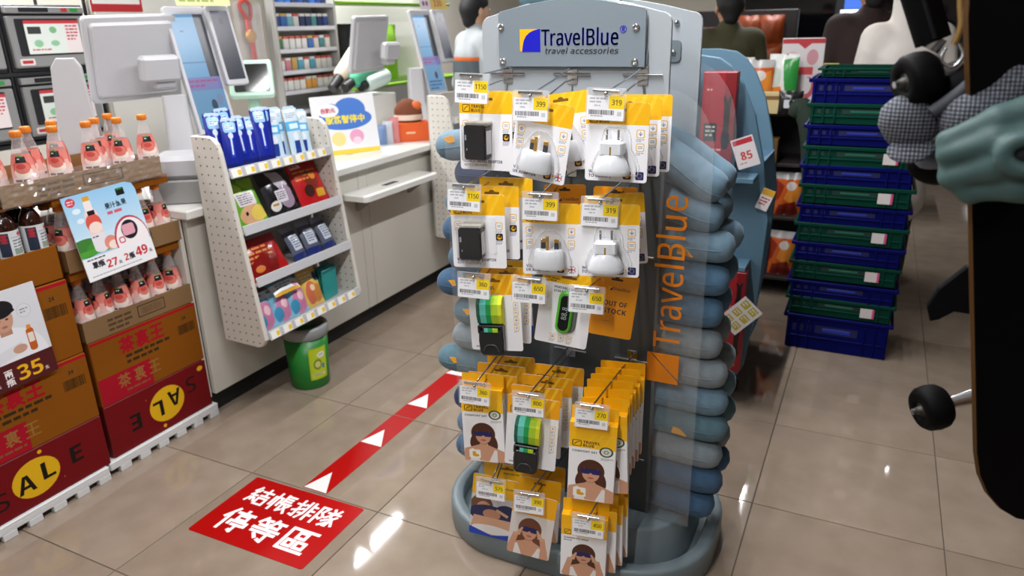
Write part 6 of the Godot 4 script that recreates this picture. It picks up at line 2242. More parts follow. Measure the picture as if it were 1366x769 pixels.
func build_aisle() -> void:
	# crates
	var tops := [0.0, 0.19, 0.278, 0.381, 0.481, 0.58, 0.672, 0.773, 0.867, 0.958, 1.057, 1.156, 1.251, 1.365]
	var ord := ["bottom", "second", "third", "fourth", "fifth", "sixth", "seventh", "eighth", "ninth", "tenth", "eleventh", "twelfth", "topmost"]
	var proto := {}
	for i in 13:
		var blue := i % 2 == 0
		var h: float = tops[i + 1] - tops[i]
		var st := not blue and i < 10
		var key := "%s%s%s" % [blue, st, ["tall", "top", ""][0 if i == 0 else (1 if i == 12 else 2)]]
		var c := crate(proto.get(key, null), "%s plastic crate, %s of the stack counting from the floor%s" % ["blue" if blue else "green", ord[i], ", with a white sticker" if st else ""], "blue" if blue else "green",
			h if i in [0, 12] else 0.097, Vector3(-0.052 + rng.randf_range(-0.004, 0.004), tops[i], -3.99 + rng.randf_range(-0.004, 0.004)), st, rng.randf_range(-0.012, 0.012))
		if not proto.has(key):
			proto[key] = c
	var gc := crate(null, "green plastic crate lying shallow on the topmost blue crate, set back a little", "green", 0.075, Vector3(-0.045, 1.3665, -4.02), false)
	gc.scale = Vector3(0.92, 0.55, 0.9)
	# light blue cardboard floor display behind the stand
	var bl := M("display_blue", "537488", 0.6)
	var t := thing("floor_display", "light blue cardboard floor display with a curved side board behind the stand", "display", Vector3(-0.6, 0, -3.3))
	var pl := PackedVector2Array([Vector2(-0.36, 0.07), Vector2(0.16, 0.07), Vector2(0.2, 0.16), Vector2(0.232, 0.45), Vector2(0.245, 0.84), Vector2(0.205, 1.08), Vector2(0.155, 1.27), Vector2(0.1, 1.39), Vector2(0.05, 1.455), Vector2(0.0, 1.488), Vector2(-0.08, 1.5), Vector2(-0.36, 1.5)])
	for z in [0.16, -0.5]:
		var b := B.new(bl)
		b.at(Vector3(0 if z > 0 else -0.05, 0, z))
		b.prism(pl, -0.012, 0.012, 0.003)
		part(b, "side_board", t)
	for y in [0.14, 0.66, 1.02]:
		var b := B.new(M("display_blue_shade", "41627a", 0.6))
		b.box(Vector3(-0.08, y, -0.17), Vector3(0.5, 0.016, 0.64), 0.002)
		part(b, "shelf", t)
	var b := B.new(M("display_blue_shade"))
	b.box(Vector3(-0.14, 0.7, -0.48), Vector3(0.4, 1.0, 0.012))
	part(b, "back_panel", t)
	for y in [0.19, 0.665, 1.035]:
		b = B.new(bl)
		b.box(Vector3(-0.02, y - 0.012, 0.235), Vector3(0.42, 0.02, 0.13), 0.002)
		part(b, "front_ledge", t)
	for q in [Vector3(0.16, 0.035, 0.1), Vector3(0.13, 0.035, -0.42), Vector3(-0.3, 0.035, 0.1)]:
		b = B.new(M("castor_black", "131315", 0.5))
		b.at(q, Vector3(0, 0, PI / 2))
		b.lathe([Vector2(0.01, -0.014), Vector2(0.032, -0.012), Vector2(0.035, -0.004), Vector2(0.035, 0.004), Vector2(0.032, 0.012), Vector2(0.01, 0.014)], 18)
		var cw := part(b, "castor", t)
		b = B.new(M("castor_steel", "77797c", 0.35, 0.8))
		b.box(Vector3(q.x, 0.06, q.z), Vector3(0.03, 0.03, 0.03), 0.003)
		part(b, "castor_fork", cw)
	var c := Cv.new(150, 400, "9a1a24")
	c.rect(100, 0, 50, 400, "7c1018").fine(18, 60, 40, 1, 14, "c9a08a", rng).rr(104, 110, 26, 120, 12, "17100f").ell(116, 250, 20, 40, "17100f").ell(108, 110, 8, 26, "17100f", -0.3).ell(126, 108, 8, 28, "17100f", 0.3).rr(14, 190, 60, 70, 4, "1a1416").fine(22, 200, 44, 3, 16, "b9b0a8", rng).rect(10, 284, 30, 26, "2b3a6a").fine(44, 288, 60, 2, 16, "c9a0a0", rng).fine(14, 330, 110, 3, 16, "c79a54", rng)
	var rp := print_mat("red_box_print", c, 0.4)
	var boxes := [[Vector3(-0.566, 1.0335, -3.0), 0.128, 0.408, "tall red printed gift box on the blue display's upper ledge"], [Vector3(-0.72, 1.0335, -3.0), 0.128, 0.408, "tall red printed gift box beside the one at the display's curved edge"], [Vector3(-0.452, 0.1895, -3.0), 0.11, 0.24, "red printed box on the blue display's lowest ledge"], [Vector3(-0.57, 0.1895, -3.0), 0.11, 0.24, "red printed box on the lowest ledge, nearer the stand"], [Vector3(-0.455, 0.431, -3.005), 0.105, 0.21, "red printed box stacked on the lowest ledge's end box"]]
	for q in boxes:
		t = thing("gift_box", q[3], "box", q[0], 0.05, "red boxes on the blue floor display")
		b = B.new(M("box_red", "8c141e", 0.4))
		b.box(Vector3(0, q[2] / 2, -0.03), Vector3(q[1], q[2], 0.085), 0.002)
		b.surf(rp)
		b.at(Vector3(0, q[2] / 2, 0.0129))
		b.face(rrect(q[1] - 0.003, q[2] - 0.003, 0.001, 1), 0)
		part(b, "carton", t)
	var tags := [[Vector3(-0.448, 1.14, -2.985), 0.085, 0.12, 0.35, 0, "red and white price card tilted on the blue display's upper edge"], [Vector3(-0.372, 0.93, -3.11), 0.05, 0.09, -0.35, 1, "small yellow and white price card halfway down the blue display"], [Vector3(-0.405, 0.475, -2.93), 0.1, 0.15, -0.75, 2, "yellow patterned price card tilted beside the lower red boxes"]]
	for q in tags:
		t = thing("price_card", q[5], "price card", q[0], 0.1, "price cards on the blue floor display")
		t.rotation = Vector3(0, 0.1, q[3])
		c = Cv.new(100, 130, "d8d2d4")
		if q[4] == 0:
			c.rect(6, 6, 88, 22, "b9303c").text("85", 26, 96, 48, "c0342c", true, 50).fine(14, 106, 70, 1, 10, "b08a8a", rng)
		elif q[4] == 1:
			c.rect(0, 0, 100, 40, "d2a02c").fine(14, 54, 70, 3, 18, "a03a34", rng)
		else:
			for k in 6:
				c.rr(12 + (k % 2) * 42, 8 + (k / 2) * 40, 34, 28, 3, "b5a52c").fine(16 + (k % 2) * 42, 14 + (k / 2) * 40, 26, 2, 10, "d8d2d4", rng)
		b = B.new(M("card_white"))
		b.prism(rrect(q[1], q[2], 0.003, 2), -0.0015, 0, 0, false)
		b.surf(print_mat("display_price_%d" % q[4], c, 0.45))
		b.face(rrect(q[1], q[2], 0.003, 2), 0.0003)
		part(b, "printed_card", t)
		b = B.new(M("clip_wire", "8f9296", 0.3, 0.8))
		b.tube([Vector3(0, 0, -0.002), Vector3(-0.01, -0.01, -0.05), Vector3(-0.02, -0.02, -0.09 if q[4] != 1 else -0.03)], 0.002, 6)
		part(b, "wire_clip", t)
	# dark snack shelves further back
	t = thing("snack_shelf", "dark snack shelf unit between the blue display and the crate stack", "shelf", Vector3(-0.6, 0, -4.75))
	b = B.new(M("shelf_dark", "1d1a19", 0.6))
	b.box(Vector3(0, 0.56, -0.2), Vector3(0.62, 1.12, 0.02))
	for x in [-0.31, 0.31]:
		b.box(Vector3(x, 0.56, 0), Vector3(0.02, 1.12, 0.42), 0.003)
	part(b, "carcass", t)
	for y in [0.12, 0.5, 0.82, 1.11]:
		b = B.new(M("shelf_dark_board", "2c2320", 0.6))
		b.box(Vector3(0, y, 0), Vector3(0.6, 0.02, 0.42), 0.003)
		part(b, "shelf", t)
	c = Cv.new(120, 200, "c4581c")
	c.rect(0, 0, 120, 30, "b9b6b4").pp([0, 30, 40, 60, 20, 120, 0, 140], "8c2a12").pp([60, 60, 110, 40, 120, 120, 80, 150, 40, 120], "e08a34").ell(70, 60, 22, 20, "d9cfc8").pp([20, 150, 90, 130, 110, 200, 10, 200], "7a1f14")
	var og := print_mat("bag_orange", c, 0.25)
	c = Cv.new(120, 200, "cfd2cf")
	c.pp([60, 20, 120, 10, 120, 150, 80, 130], "2f8a3c").ell(40, 80, 20, 34, "b9c4b8").pp([0, 120, 60, 110, 100, 200, 0, 200], "d4742c")
	var gw := print_mat("bag_green_white", c, 0.25)
	var sb := [[-0.79, 1.1205, -4.66, 0.2, 0.3, 0, 0.0, "orange and silver crisp bag on top of the dark shelf, nearest the blue display"], [-0.66, 1.1205, -4.58, 0.19, 0.29, 0, 0.2, "orange crisp bag on top of the dark shelf, in the middle"], [-0.52, 1.1205, -4.62, 0.17, 0.32, 1, -0.2, "white and green crisp bag on top of the dark shelf"],
		[-0.76, 0.8305, -4.6, 0.17, 0.24, 0, 0.1, "orange crisp bag on the dark shelf's upper level"], [-0.42, 0.5105, -4.6, 0.16, 0.26, 0, 0.1, "orange crisp bag low on the dark shelf beside the crates"], [-0.42, 0.1305, -4.6, 0.16, 0.28, 0, -0.1, "orange crisp bag at the bottom of the dark shelf"]]
	for q in sb:
		t = thing("crisp_bag", q[7], "crisp bag", Vector3(q[0], q[1], q[2]), q[6], "crisp bags on the dark shelf unit")
		part(bag(og if q[5] == 0 else gw, q[3], q[4], 0.07, M("bag_foil", "8f8d8c", 0.25, 0.5)), "pouch", t)
	c = Cv.new(160, 220, "d6cfd0")
	c.rect(0, 0, 160, 14, "b9343c").pp([60, 14, 110, 14, 86, 30], "b9343c").ell(40, 60, 26, 22, "dcb0b4").ell(118, 56, 22, 24, "c98f98").rect(34, 86, 90, 24, "c8464a").ell(110, 150, 26, 34, "bb5562").ell(104, 144, 20, 26, "d6cfd0").ell(40, 160, 26, 34, "dcb8bc").fine(20, 196, 110, 2, 12, "b0646c", rng)
	t = thing("patterned_carton", "tall white carton with red patterns standing on the dark shelf unit", "carton", Vector3(-0.435, 1.1205, -4.72), 0.12)
	b = B.new(M("carton_speckled", "b7b1ae", 0.6))
	b.box(Vector3(0, 0.2, -0.07), Vector3(0.23, 0.4, 0.16), 0.003)
	b.surf(print_mat("patterned_print", c, 0.5))
	b.at(Vector3(0, 0.2, 0.0104))
	b.face(rrect(0.226, 0.396, 0.001, 1), 0)
	part(b, "carton_body", t)
	t = thing("food_carton", "pale yellow food carton leaning below the patterned carton", "carton", Vector3(-0.55, 1.1205, -4.5), 0.1)
	b = B.new(M("carton_yellow", "c9b583", 0.5))
	b.box(Vector3(0, 0.06, 0), Vector3(0.14, 0.12, 0.07), 0.003)
	b.surf(M("carton_brown", "7d5a2e", 0.5))
	b.box(Vector3(0, 0.09, 0.036), Vector3(0.08, 0.02, 0.002))
	part(b, "carton_body", t)
	t = thing("brown_carton", "brown carton on the dark shelf's upper level", "carton", Vector3(-0.57, 0.8305, -4.58), 0.0)
	b = B.new(M("carton_tan", "6b4a20", 0.6))
	b.box(Vector3(0, 0.07, 0), Vector3(0.14, 0.14, 0.12), 0.003)
	b.surf(M("carton_mark", "33210e", 0.6))
	b.box(Vector3(0, 0.075, 0.0605), Vector3(0.08, 0.03, 0.001))
	part(b, "carton_body", t)
	t = thing("folded_jacket", "dark green folded jacket hanging over the end of the dark shelf unit", "jacket", Vector3(-0.365, 1.13, -4.5), 0.0)
	b = B.new(M("jacket_green", "1c2b20", 0.9))
	b.tube(smooth([Vector3(-0.06, -0.02, 0.06), Vector3(-0.02, 0.03, 0.05), Vector3(0.04, -0.06, 0.07), Vector3(0.07, -0.22, 0.06), Vector3(0.08, -0.42, 0.05)], 5), [0.03, 0.04, 0.05, 0.055, 0.06, 0.06, 0.06, 0.06, 0.065, 0.065, 0.07, 0.07, 0.07, 0.07, 0.07, 0.07, 0.07, 0.065, 0.06, 0.05, 0.03], 12)
	part(b, "cloth", t)
	t = thing("snack_tin", "black snack packet with a white label in front of the green jacket", "packet", Vector3(-0.45, 1.1205, -4.47), 0.1)
	part(bag(M("packet_black", "17181a", 0.3), 0.13, 0.13, 0.06), "pouch", t)
	b = B.new(M("label_plain", "c9cbd0", 0.5))
	b.at(Vector3(0, 0.06, 0.029))
	b.prism(rrect(0.07, 0.045, 0.006, 3), 0, 0.001)
	part(b, "white_label", t)
	# hanging orange snacks and a pale chest at the back
	for k in 4:
		t = thing("snack_sack", "orange snack sack heaped at the back, %s" % ["lower left", "lower right", "upper left", "upper right"][k], "snack sack", Vector3(-0.98 + (k % 2) * 0.16, 1.24 + (k / 2) * 0.21, -6.2), 0.1, "orange snack sacks at the back")
		part(bag(M("sack_orange", "8f3d14", 0.5), 0.19, 0.21, 0.12), "pouch", t)
	t = thing("back_gondola", "dark gondola at the back carrying orange snack sacks", "gondola", Vector3(-1.2, 0, -6.25))
	b = B.new(M("shelf_dark"))
	b.box(Vector3(0, 0.61, 0), Vector3(1.1, 1.22, 0.4), 0.006)
	b.box(Vector3(0, 0.85, -0.16), Vector3(1.1, 1.7, 0.06), 0.006)
	part(b, "carcass", t)
	for k in 5:
		t = thing("snack_bag", "dark %s snack bag on the back gondola, %s" % [["red", "purple", "brown", "pink", "red"][k], ["first from the tills", "second from the tills", "third from the tills", "fourth from the tills", "fifth from the tills"][k]], "snack bag", Vector3(-1.66 + k * 0.13, 1.2205, -6.12), 0.0, "dark snack bags on the back gondola")
		part(bag(M("dark_bag_%d" % k, ["6b2430", "55365f", "4a2a1c", "7c4a5c", "5a1d1f"][k], 0.4), 0.13, 0.36, 0.08), "pouch", t)
	t = thing("chest_freezer", "pale blue chest freezer far back beyond the crates", "freezer", Vector3(-0.32, 0, -7.1))
	b = B.new(M("freezer_blue", "5d6b8a", 0.4))
	b.box(Vector3(0, 0.5, 0), Vector3(0.8, 1.0, 0.5), 0.02)
	part(b, "cabinet_body", t)
	b = B.new(M("freezer_white", "a9adb4", 0.35))
	b.box(Vector3(0, 1.02, 0), Vector3(0.82, 0.04, 0.52), 0.01)
	part(b, "lid", t)
	t = thing("freezer_sign", "pale blue sign panel standing on the chest freezer", "sign", Vector3(-0.28, 1.041, -7.1))
	b = B.new(M("freezer_sign", "55648c", 0.4))
	b.box(Vector3(0, 0.15, 0), Vector3(0.34, 0.3, 0.03), 0.006)
	part(b, "panel", t)
	t = thing("yellow_packet", "yellow and white packet standing behind the topmost crate", "packet", Vector3(-0.27, 1.12, -4.62), 0.0)
	part(bag(M("packet_yellow", "b5b03c", 0.4), 0.08, 0.27, 0.04), "pouch", t)
	# lit display hanging before the dark window
	t = thing("lit_display", "bright white and blue lit display hanging in front of the dark window", "display", Vector3(-0.312, 1.69, -8.4))
	b = B.new(M("black_frame"))
	b.box(Vector3(0, 0.02, -0.03), Vector3(0.42, 0.5, 0.05), 0.008)
	part(b, "housing", t)
	b = B.new(glow("display_white", "e6f2ff", 3.0))
	b.box(Vector3(0, -0.075, -0.003), Vector3(0.31, 0.165, 0.006))
	part(b, "white_screen", t)
	b = B.new(glow("display_blue_glow", "3f6fd8", 1.0))
	b.box(Vector3(0.01, 0.115, -0.003), Vector3(0.27, 0.2, 0.006))
	part(b, "blue_screen", t)
	var l := AreaLight3D.new()
	l.name = "display_light"
	l.area_size = Vector2(0.31, 0.165)
	l.light_energy = 0.25
	l.light_color = Color("e6f2ff")
	l.shadow_enabled = true
	l.position = Vector3(-0.312, 1.615, -8.385)
	l.rotation = Vector3(0, PI, 0)
	add_child(l)
	b = B.new(M("black_frame"))
	b.box(Vector3(-0.312, 2.37, -8.43), Vector3(0.02, 0.88, 0.02))
	tag(part(b, "display_post"), "black post holding the lit display from the ceiling", "post")
	t = thing("street_lamp", "small warm lamp shining outside the dark window", "lamp", Vector3(-1.17, 1.6, -11.0))
	b = B.new(glow("warm_glow", "ffc98a", 2.2))
	b.ball(Vector3.ZERO, Vector3(0.05, 0.05, 0.05))
	part(b, "bulb", t)
	b = B.new(M("black_frame"))
	b.cyl(Vector3(0, -1.64, 0), Vector3(0, -0.05, 0), 0.02, 8)
	part(b, "pole", t)
	var o := OmniLight3D.new()
	o.name = "warm_lamp_light"
	o.light_energy = 0.03
	o.light_color = Color("ffc98a")
	o.light_size = 0.05
	o.omni_range = 12.0
	o.omni_attenuation = 2.0
	o.shadow_enabled = true
	o.position = Vector3(-1.17, 1.6, -10.93)
	add_child(o)

# ---------------------------------------------------------------- the skateboard and backpack at the frame's right edge
func gingham(key: String) -> StandardMaterial3D:
	if mats.has(key):
		return mats[key]
	var im := Image.create_empty(64, 64, false, Image.FORMAT_RGBA8)
	for y in 64:
		for x in 64:
			var a := (x / 8) % 2
			var b := (y / 8) % 2
			im.set_pixel(x, y, Color("7c818b") if a + b == 0 else (Color("08090c") if a + b == 2 else Color("3a3d45")))
	var m := M(key, "ffffff", 0.85)
	m.albedo_texture = ImageTexture.create_from_image(im)
	m.uv1_triplanar = true
	m.uv1_scale = Vector3.ONE * 58.0
	return m

func build_carried() -> void:
	for k in ["grip_tape", "pack_cloth", "pack_strap", "tripod_black", "wheel_black", "helmet_black", "pouch_black", "tripod_ridge"]:
		M(k, {"grip_tape": "030304", "pack_cloth": "040405", "pack_strap": "060607", "tripod_black": "050507", "wheel_black": "050506", "helmet_black": "050508", "pouch_black": "050509", "tripod_ridge": "17191d"}[k], 0.6).metallic_specular = 0.2
	# skateboard: grip side to the viewer, tail down
	var t := thing("skateboard", "black grip-taped skateboard held upright, tail down, at the frame's right edge", "skateboard", Vector3(0.362, 0.811, -1.339), 0.0)
	t.scale = Vector3.ONE * 1.30
	t.rotation = Vector3(0.0, 0.52, 0.215)
	var hw := 0.102
	var len := 0.8
	var out := func(inset: float) -> PackedVector2Array:
		var p := PackedVector2Array()
		var w := hw - inset
		for i in 13:
			var a := PI + PI * i / 12.0
			p.append(Vector2(cos(a) * w, 0.135 + sin(a) * (0.135 - inset)))
		for i in 13:
			var a := PI * i / 12.0
			p.append(Vector2(cos(a) * w, len - 0.135 + sin(a) * (0.135 - inset)))
		return p
	var ply := ["54360f", "100a05", "9c6a34", "3a2512", "a87438"]
	var b: B
	for k in 5:
		b = B.new(M("ply_%d" % (k % 2), ply[k % 2], 0.6))
		b.prism(out.call(0.0008 * (k % 2)), -0.0075 + k * 0.0014, -0.0075 + (k + 1) * 0.0014)
		part(b, "ply_layer", t)
	b = B.new(M("grip_tape", "030304", 0.95))
	b.prism(out.call(0.001), -0.0005, 0.001)
	part(b, "grip_tape", t)
	for y in [0.2, 0.245, 0.555, 0.6]:
		for x in [-0.021, 0.021]:
			b = B.new(M("bolt_brass", "6d5c2a", 0.4, 0.8))
			b.at(Vector3(x, y, 0.001), Vector3(PI / 2, 0, 0))
			b.lathe([Vector2(0.0045, 0), Vector2(0.004, 0.0006), Vector2(0.0025, 0.0003), Vector2(0.0005, 0.0002)], 10)
			part(b, "deck_bolt", t)
	for y in [0.18, 0.605]:
		b = B.new(M("truck_alloy", "c2c4c8", 0.25, 0.95))
		b.box(Vector3(0, y, -0.016), Vector3(0.055, 0.08, 0.008), 0.002)
		b.loft([rr_at(0.03, 0.04, 0.008, Vector3(0, y, -0.02)), rr_at(0.025, 0.03, 0.008, Vector3(0, y, -0.045))])
		b.tube([Vector3(-0.1, y, -0.052), Vector3(-0.04, y + 0.004, -0.05), Vector3(0, y + 0.008, -0.045), Vector3(0.04, y + 0.004, -0.05), Vector3(0.1, y, -0.052)], [0.008, 0.012, 0.018, 0.012, 0.008], 10)
		b.cyl(Vector3(-0.152, y, -0.052), Vector3(0.152, y, -0.052), 0.004, 8)
		var tr := part(b, "truck", t)
		for s in [-1.0, 1.0]:
			b = B.new(M("wheel_black", "050506", 0.6))
			b.at(Vector3(s * 0.126, y, -0.052), Vector3(0, 0, -s * PI / 2))
			b.lathe([Vector2(0.012, -0.016), Vector2(0.024, -0.017), Vector2(0.0285, -0.011), Vector2(0.03, 0.0), Vector2(0.0285, 0.011), Vector2(0.024, 0.017), Vector2(0.013, 0.0165), Vector2(0.011, 0.012), Vector2(0.006, 0.012)], 26)
			b.surf(M("bearing_steel", "3c3a37", 0.5, 0.6))
			b.lathe([Vector2(0.011, 0.0118), Vector2(0.0108, 0.0135), Vector2(0.007, 0.0135), Vector2(0.006, 0.016), Vector2(0.004, 0.022), Vector2(0.0005, 0.0222)], 14, false, true)
			part(b, "wheel", tr)
	# black backpack behind it
	t = thing("backpack", "black backpack behind the skateboard at the frame's right edge", "backpack", Vector3(0.552, 1.072, -1.618), 0.0)
	t.scale = Vector3.ONE * 1.36
	b = B.new(M("pack_cloth", "040405", 0.9))
	var rings := []
	for q in [[0.0, 0.17, 0.08], [0.03, 0.2, 0.1], [0.2, 0.23, 0.115], [0.4, 0.23, 0.11], [0.52, 0.2, 0.095], [0.57, 0.14, 0.06]]:
		rings.append(rr3(0, 0, q[1], q[2], 0.07, q[0], 0.0))
	b.loft(rings)
	part(b, "pack_body", t)
	b = B.new(M("pack_strap", "060607", 0.7))
	b.tube(smooth([Vector3(-0.16, 0.1, 0.118), Vector3(0.0, 0.09, 0.135), Vector3(0.16, 0.1, 0.118)], 6), 0.012, 6, true, 0.4)
	part(b, "strap", t)
	b = B.new(M("pack_strap"))
	b.tube(smooth([Vector3(-0.16, 0.42, 0.112), Vector3(0.0, 0.42, 0.13), Vector3(0.16, 0.42, 0.112)], 6), 0.012, 6, true, 0.4)
	part(b, "strap", t)
	# what is strapped and hung on it
	t = thing("webbing_flap", "black webbing flap sticking out beside the skateboard's edge", "flap", Vector3(0.198, 1.194, -1.426))
	t.scale = Vector3.ONE * 1.32
	b = B.new(M("pack_strap"))
	b.prism(PackedVector2Array([Vector2(0.02, 0.04), Vector2(-0.02, 0.02), Vector2(-0.047, -0.014), Vector2(-0.057, -0.04), Vector2(-0.05, -0.062), Vector2(-0.04, -0.058), Vector2(-0.024, -0.044), Vector2(0.02, -0.046)]), -0.006, 0.006, 0.002)
	part(b, "flap", t)
	t = thing("tripod_leg", "black folded tripod leg at the frame's top edge above the checked cloth", "tripod leg", Vector3(0.058, 1.595, -1.270))
	t.scale = Vector3.ONE * 1.27
	b = B.new(M("tripod_black", "050507", 0.35))
	var up := Vector3(-0.085, 0.2, 0.0)
	b.tube([Vector3.ZERO, up], [0.019, 0.021], 14)
	part(b, "leg_tube", t)
	b = B.new(M("tripod_ridge", "17191d", 0.4))
	b.tube([Vector3(0.001, 0.004, 0.0185), up + Vector3(0.001, 0.004, 0.0205)], 0.003, 6)
	part(b, "ridge", t)
	b = B.new(M("truck_alloy"))
	b.cyl(Vector3(-0.004, -0.008, 0), Vector3(0.003, 0.006, 0), 0.012, 12)
	part(b, "leg_collar", t)
	t = thing("gold_cord", "thin golden cord hanging beside the tripod leg", "cord", Vector3(0.084, 1.592, -1.251))
	t.scale = Vector3.ONE * 1.27
	b = B.new(M("cord_gold", "8a6a34", 0.6))
	b.tube(smooth([Vector3(0, 0, 0), Vector3(0.003, 0.02, 0.002), Vector3(-0.002, 0.06, 0), Vector3(0.01, 0.14, 0)], 5), 0.0035, 7)
	part(b, "cord", t)
	b = B.new(M("truck_alloy"))
	b.tube(smooth([Vector3(-0.008, -0.004, 0), Vector3(-0.01, -0.018, 0.002), Vector3(0.002, -0.024, 0.003), Vector3(0.01, -0.012, 0.002), Vector3(0.004, 0.0, 0)], 5), 0.0022, 6)
	part(b, "clip", t)
	var gk := gingham("gingham_cloth")
	t = thing("checked_hat", "black and white checked cloth cap hanging below the upper wheel", "hat", Vector3(0.045, 1.482, -1.24))
	t.scale = Vector3.ONE * 1.25
	b = B.new(gk)
	b.xf = Transform3D(Basis.from_euler(Vector3(0.2, 0.2, 0.7)), Vector3.ZERO)
	b.lathe([Vector2(0.004, 0.036), Vector2(0.018, 0.033), Vector2(0.029, 0.02), Vector2(0.032, 0.0), Vector2(0.03, -0.016), Vector2(0.024, -0.024)], 22, true, true, 1.0, 0.8)
	part(b, "crown_cloth", t)
	b = B.new(gk)
	b.at(Vector3(0.004, -0.028, 0.016), Vector3(0.7, 0.4, 0.3))
	b.ball(Vector3.ZERO, Vector3(0.026, 0.006, 0.02), 16, 8)
	part(b, "brim_cloth", t)
	t = thing("checked_shoe", "black and white checked slip-on shoe tucked between strap and jacket", "shoe", Vector3(0.134, 1.511, -1.231))
	t.scale = Vector3.ONE * 1.25
	b = B.new(gk)
	b.xf = Transform3D(Basis.from_euler(Vector3(0.0, 0.3, -0.5)), Vector3.ZERO)
	b.tube(smooth([Vector3(-0.03, -0.04, 0), Vector3(-0.012, -0.02, 0.004), Vector3(0.004, 0.008, 0.004), Vector3(0.012, 0.05, 0)], 5), [0.01, 0.018, 0.024, 0.028, 0.03, 0.031, 0.031, 0.03, 0.029, 0.028, 0.027, 0.026, 0.025, 0.024, 0.02, 0.01], 16)
	part(b, "shoe_upper", t)
	b = B.new(M("shoe_sole", "33363d", 0.7))
	b.xf = Transform3D(Basis.from_euler(Vector3(0.0, 0.3, -0.5)), Vector3.ZERO)
	b.tube(smooth([Vector3(-0.046, -0.034, 0.004), Vector3(-0.036, -0.005, 0.008), Vector3(-0.026, 0.03, 0.006), Vector3(-0.02, 0.056, 0.002)], 5), 0.008, 8)
	part(b, "shoe_sole", t)
	t = thing("black_helmet", "black rounded helmet with a pale stripe strapped between the checked cloths", "helmet", Vector3(0.103, 1.527, -1.275))
	t.scale = Vector3.ONE * 1.25
	b = B.new(M("helmet_black", "050508", 0.4))
	b.xf = Transform3D(Basis.from_euler(Vector3(0.1, 0.0, 0.6)), Vector3.ZERO)
	b.ball(Vector3.ZERO, Vector3(0.052, 0.034, 0.03), 20, 12)
	part(b, "shell", t)
	b = B.new(M("helmet_stripe", "4a4f5b", 0.4))
	b.xf = Transform3D(Basis.from_euler(Vector3(0.1, 0.0, 0.6)), Vector3.ZERO)
	b.tube(smooth([Vector3(-0.05, -0.012, 0.012), Vector3(-0.02, -0.014, 0.028), Vector3(0.02, -0.012, 0.028), Vector3(0.052, -0.006, 0.01)], 6), 0.0035, 8, true, 0.5)
	part(b, "pale_stripe", t)
	t = thing("black_pouch", "small black pouch with a grey patch hanging below the checked cap", "pouch", Vector3(0.091, 1.420, -1.269))
	t.scale = Vector3.ONE * 1.25
	b = B.new(M("pouch_black", "050509", 0.8))
	b.ball(Vector3.ZERO, Vector3(0.034, 0.026, 0.02), 18, 10)
	part(b, "pouch_body", t)
	b = B.new(M("patch_grey", "6f7581", 0.7))
	b.ball(Vector3(-0.006, 0.004, 0.013), Vector3(0.02, 0.011, 0.009), 14, 8)
	part(b, "grey_patch", t)
	# the teal jacket tied round it all
	t = thing("teal_jacket", "grey-teal jacket bundled and knotted over the top of the skateboard", "jacket", Vector3(0.142, 1.458, -1.158))
	t.scale = Vector3.ONE * 1.20
	var tm := M("jacket_teal", "35504f", 0.6)
	tm.rim_enabled = true
	tm.rim = 0.2
	var folds := [
		[Vector3(-0.045, 0.012, 0.0), Vector3(0.0, 0.036, 0.008), 0.009, 0.015], [Vector3(0.0, 0.036, 0.008), Vector3(0.09, 0.072, -0.004), 0.015, 0.022],
		[Vector3(-0.042, -0.004, 0.006), Vector3(0.0, 0.014, 0.014), 0.011, 0.017], [Vector3(0.0, 0.014, 0.014), Vector3(0.09, 0.036, 0.0), 0.017, 0.027],
		[Vector3(-0.032, -0.03, 0.004), Vector3(0.005, -0.012, 0.012), 0.012, 0.019], [Vector3(0.005, -0.012, 0.012), Vector3(0.09, 0.0, 0.0), 0.019, 0.03],
		[Vector3(-0.012, -0.046, 0.0), Vector3(0.03, -0.034, 0.008), 0.011, 0.018], [Vector3(0.03, -0.034, 0.008), Vector3(0.09, -0.034, 0.0), 0.018, 0.028],
		[Vector3(-0.045, 0.01, 0.0), Vector3(-0.034, -0.03, 0.0), 0.010, 0.012], [Vector3(-0.034, -0.03, 0.0), Vector3(-0.012, -0.048, 0.0), 0.012, 0.012],
		[Vector3(0.01, 0.006, -0.01), Vector3(0.09, 0.01, -0.016), 0.035, 0.05]]
	for k in 14:
		var a := TAU * k / 14
		var c := TAU * (k + 1) / 14
		folds.append([Vector3(0.03 + cos(a) * 0.024, 0.004 + sin(a) * 0.017, 0.036), Vector3(0.03 + cos(c) * 0.024, 0.004 + sin(c) * 0.017, 0.036), 0.0065, 0.0065])
	b = B.new(tm)
	flesh(b, folds, 0.0035, 0.007)
	part(b, "cloth", t)
	b = B.new(M("knot_dark", "0d1516", 0.8))  # dark disc painting the shade inside the knot loop
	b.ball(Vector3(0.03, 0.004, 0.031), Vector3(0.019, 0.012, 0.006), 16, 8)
	part(b, "knot_shade", t)

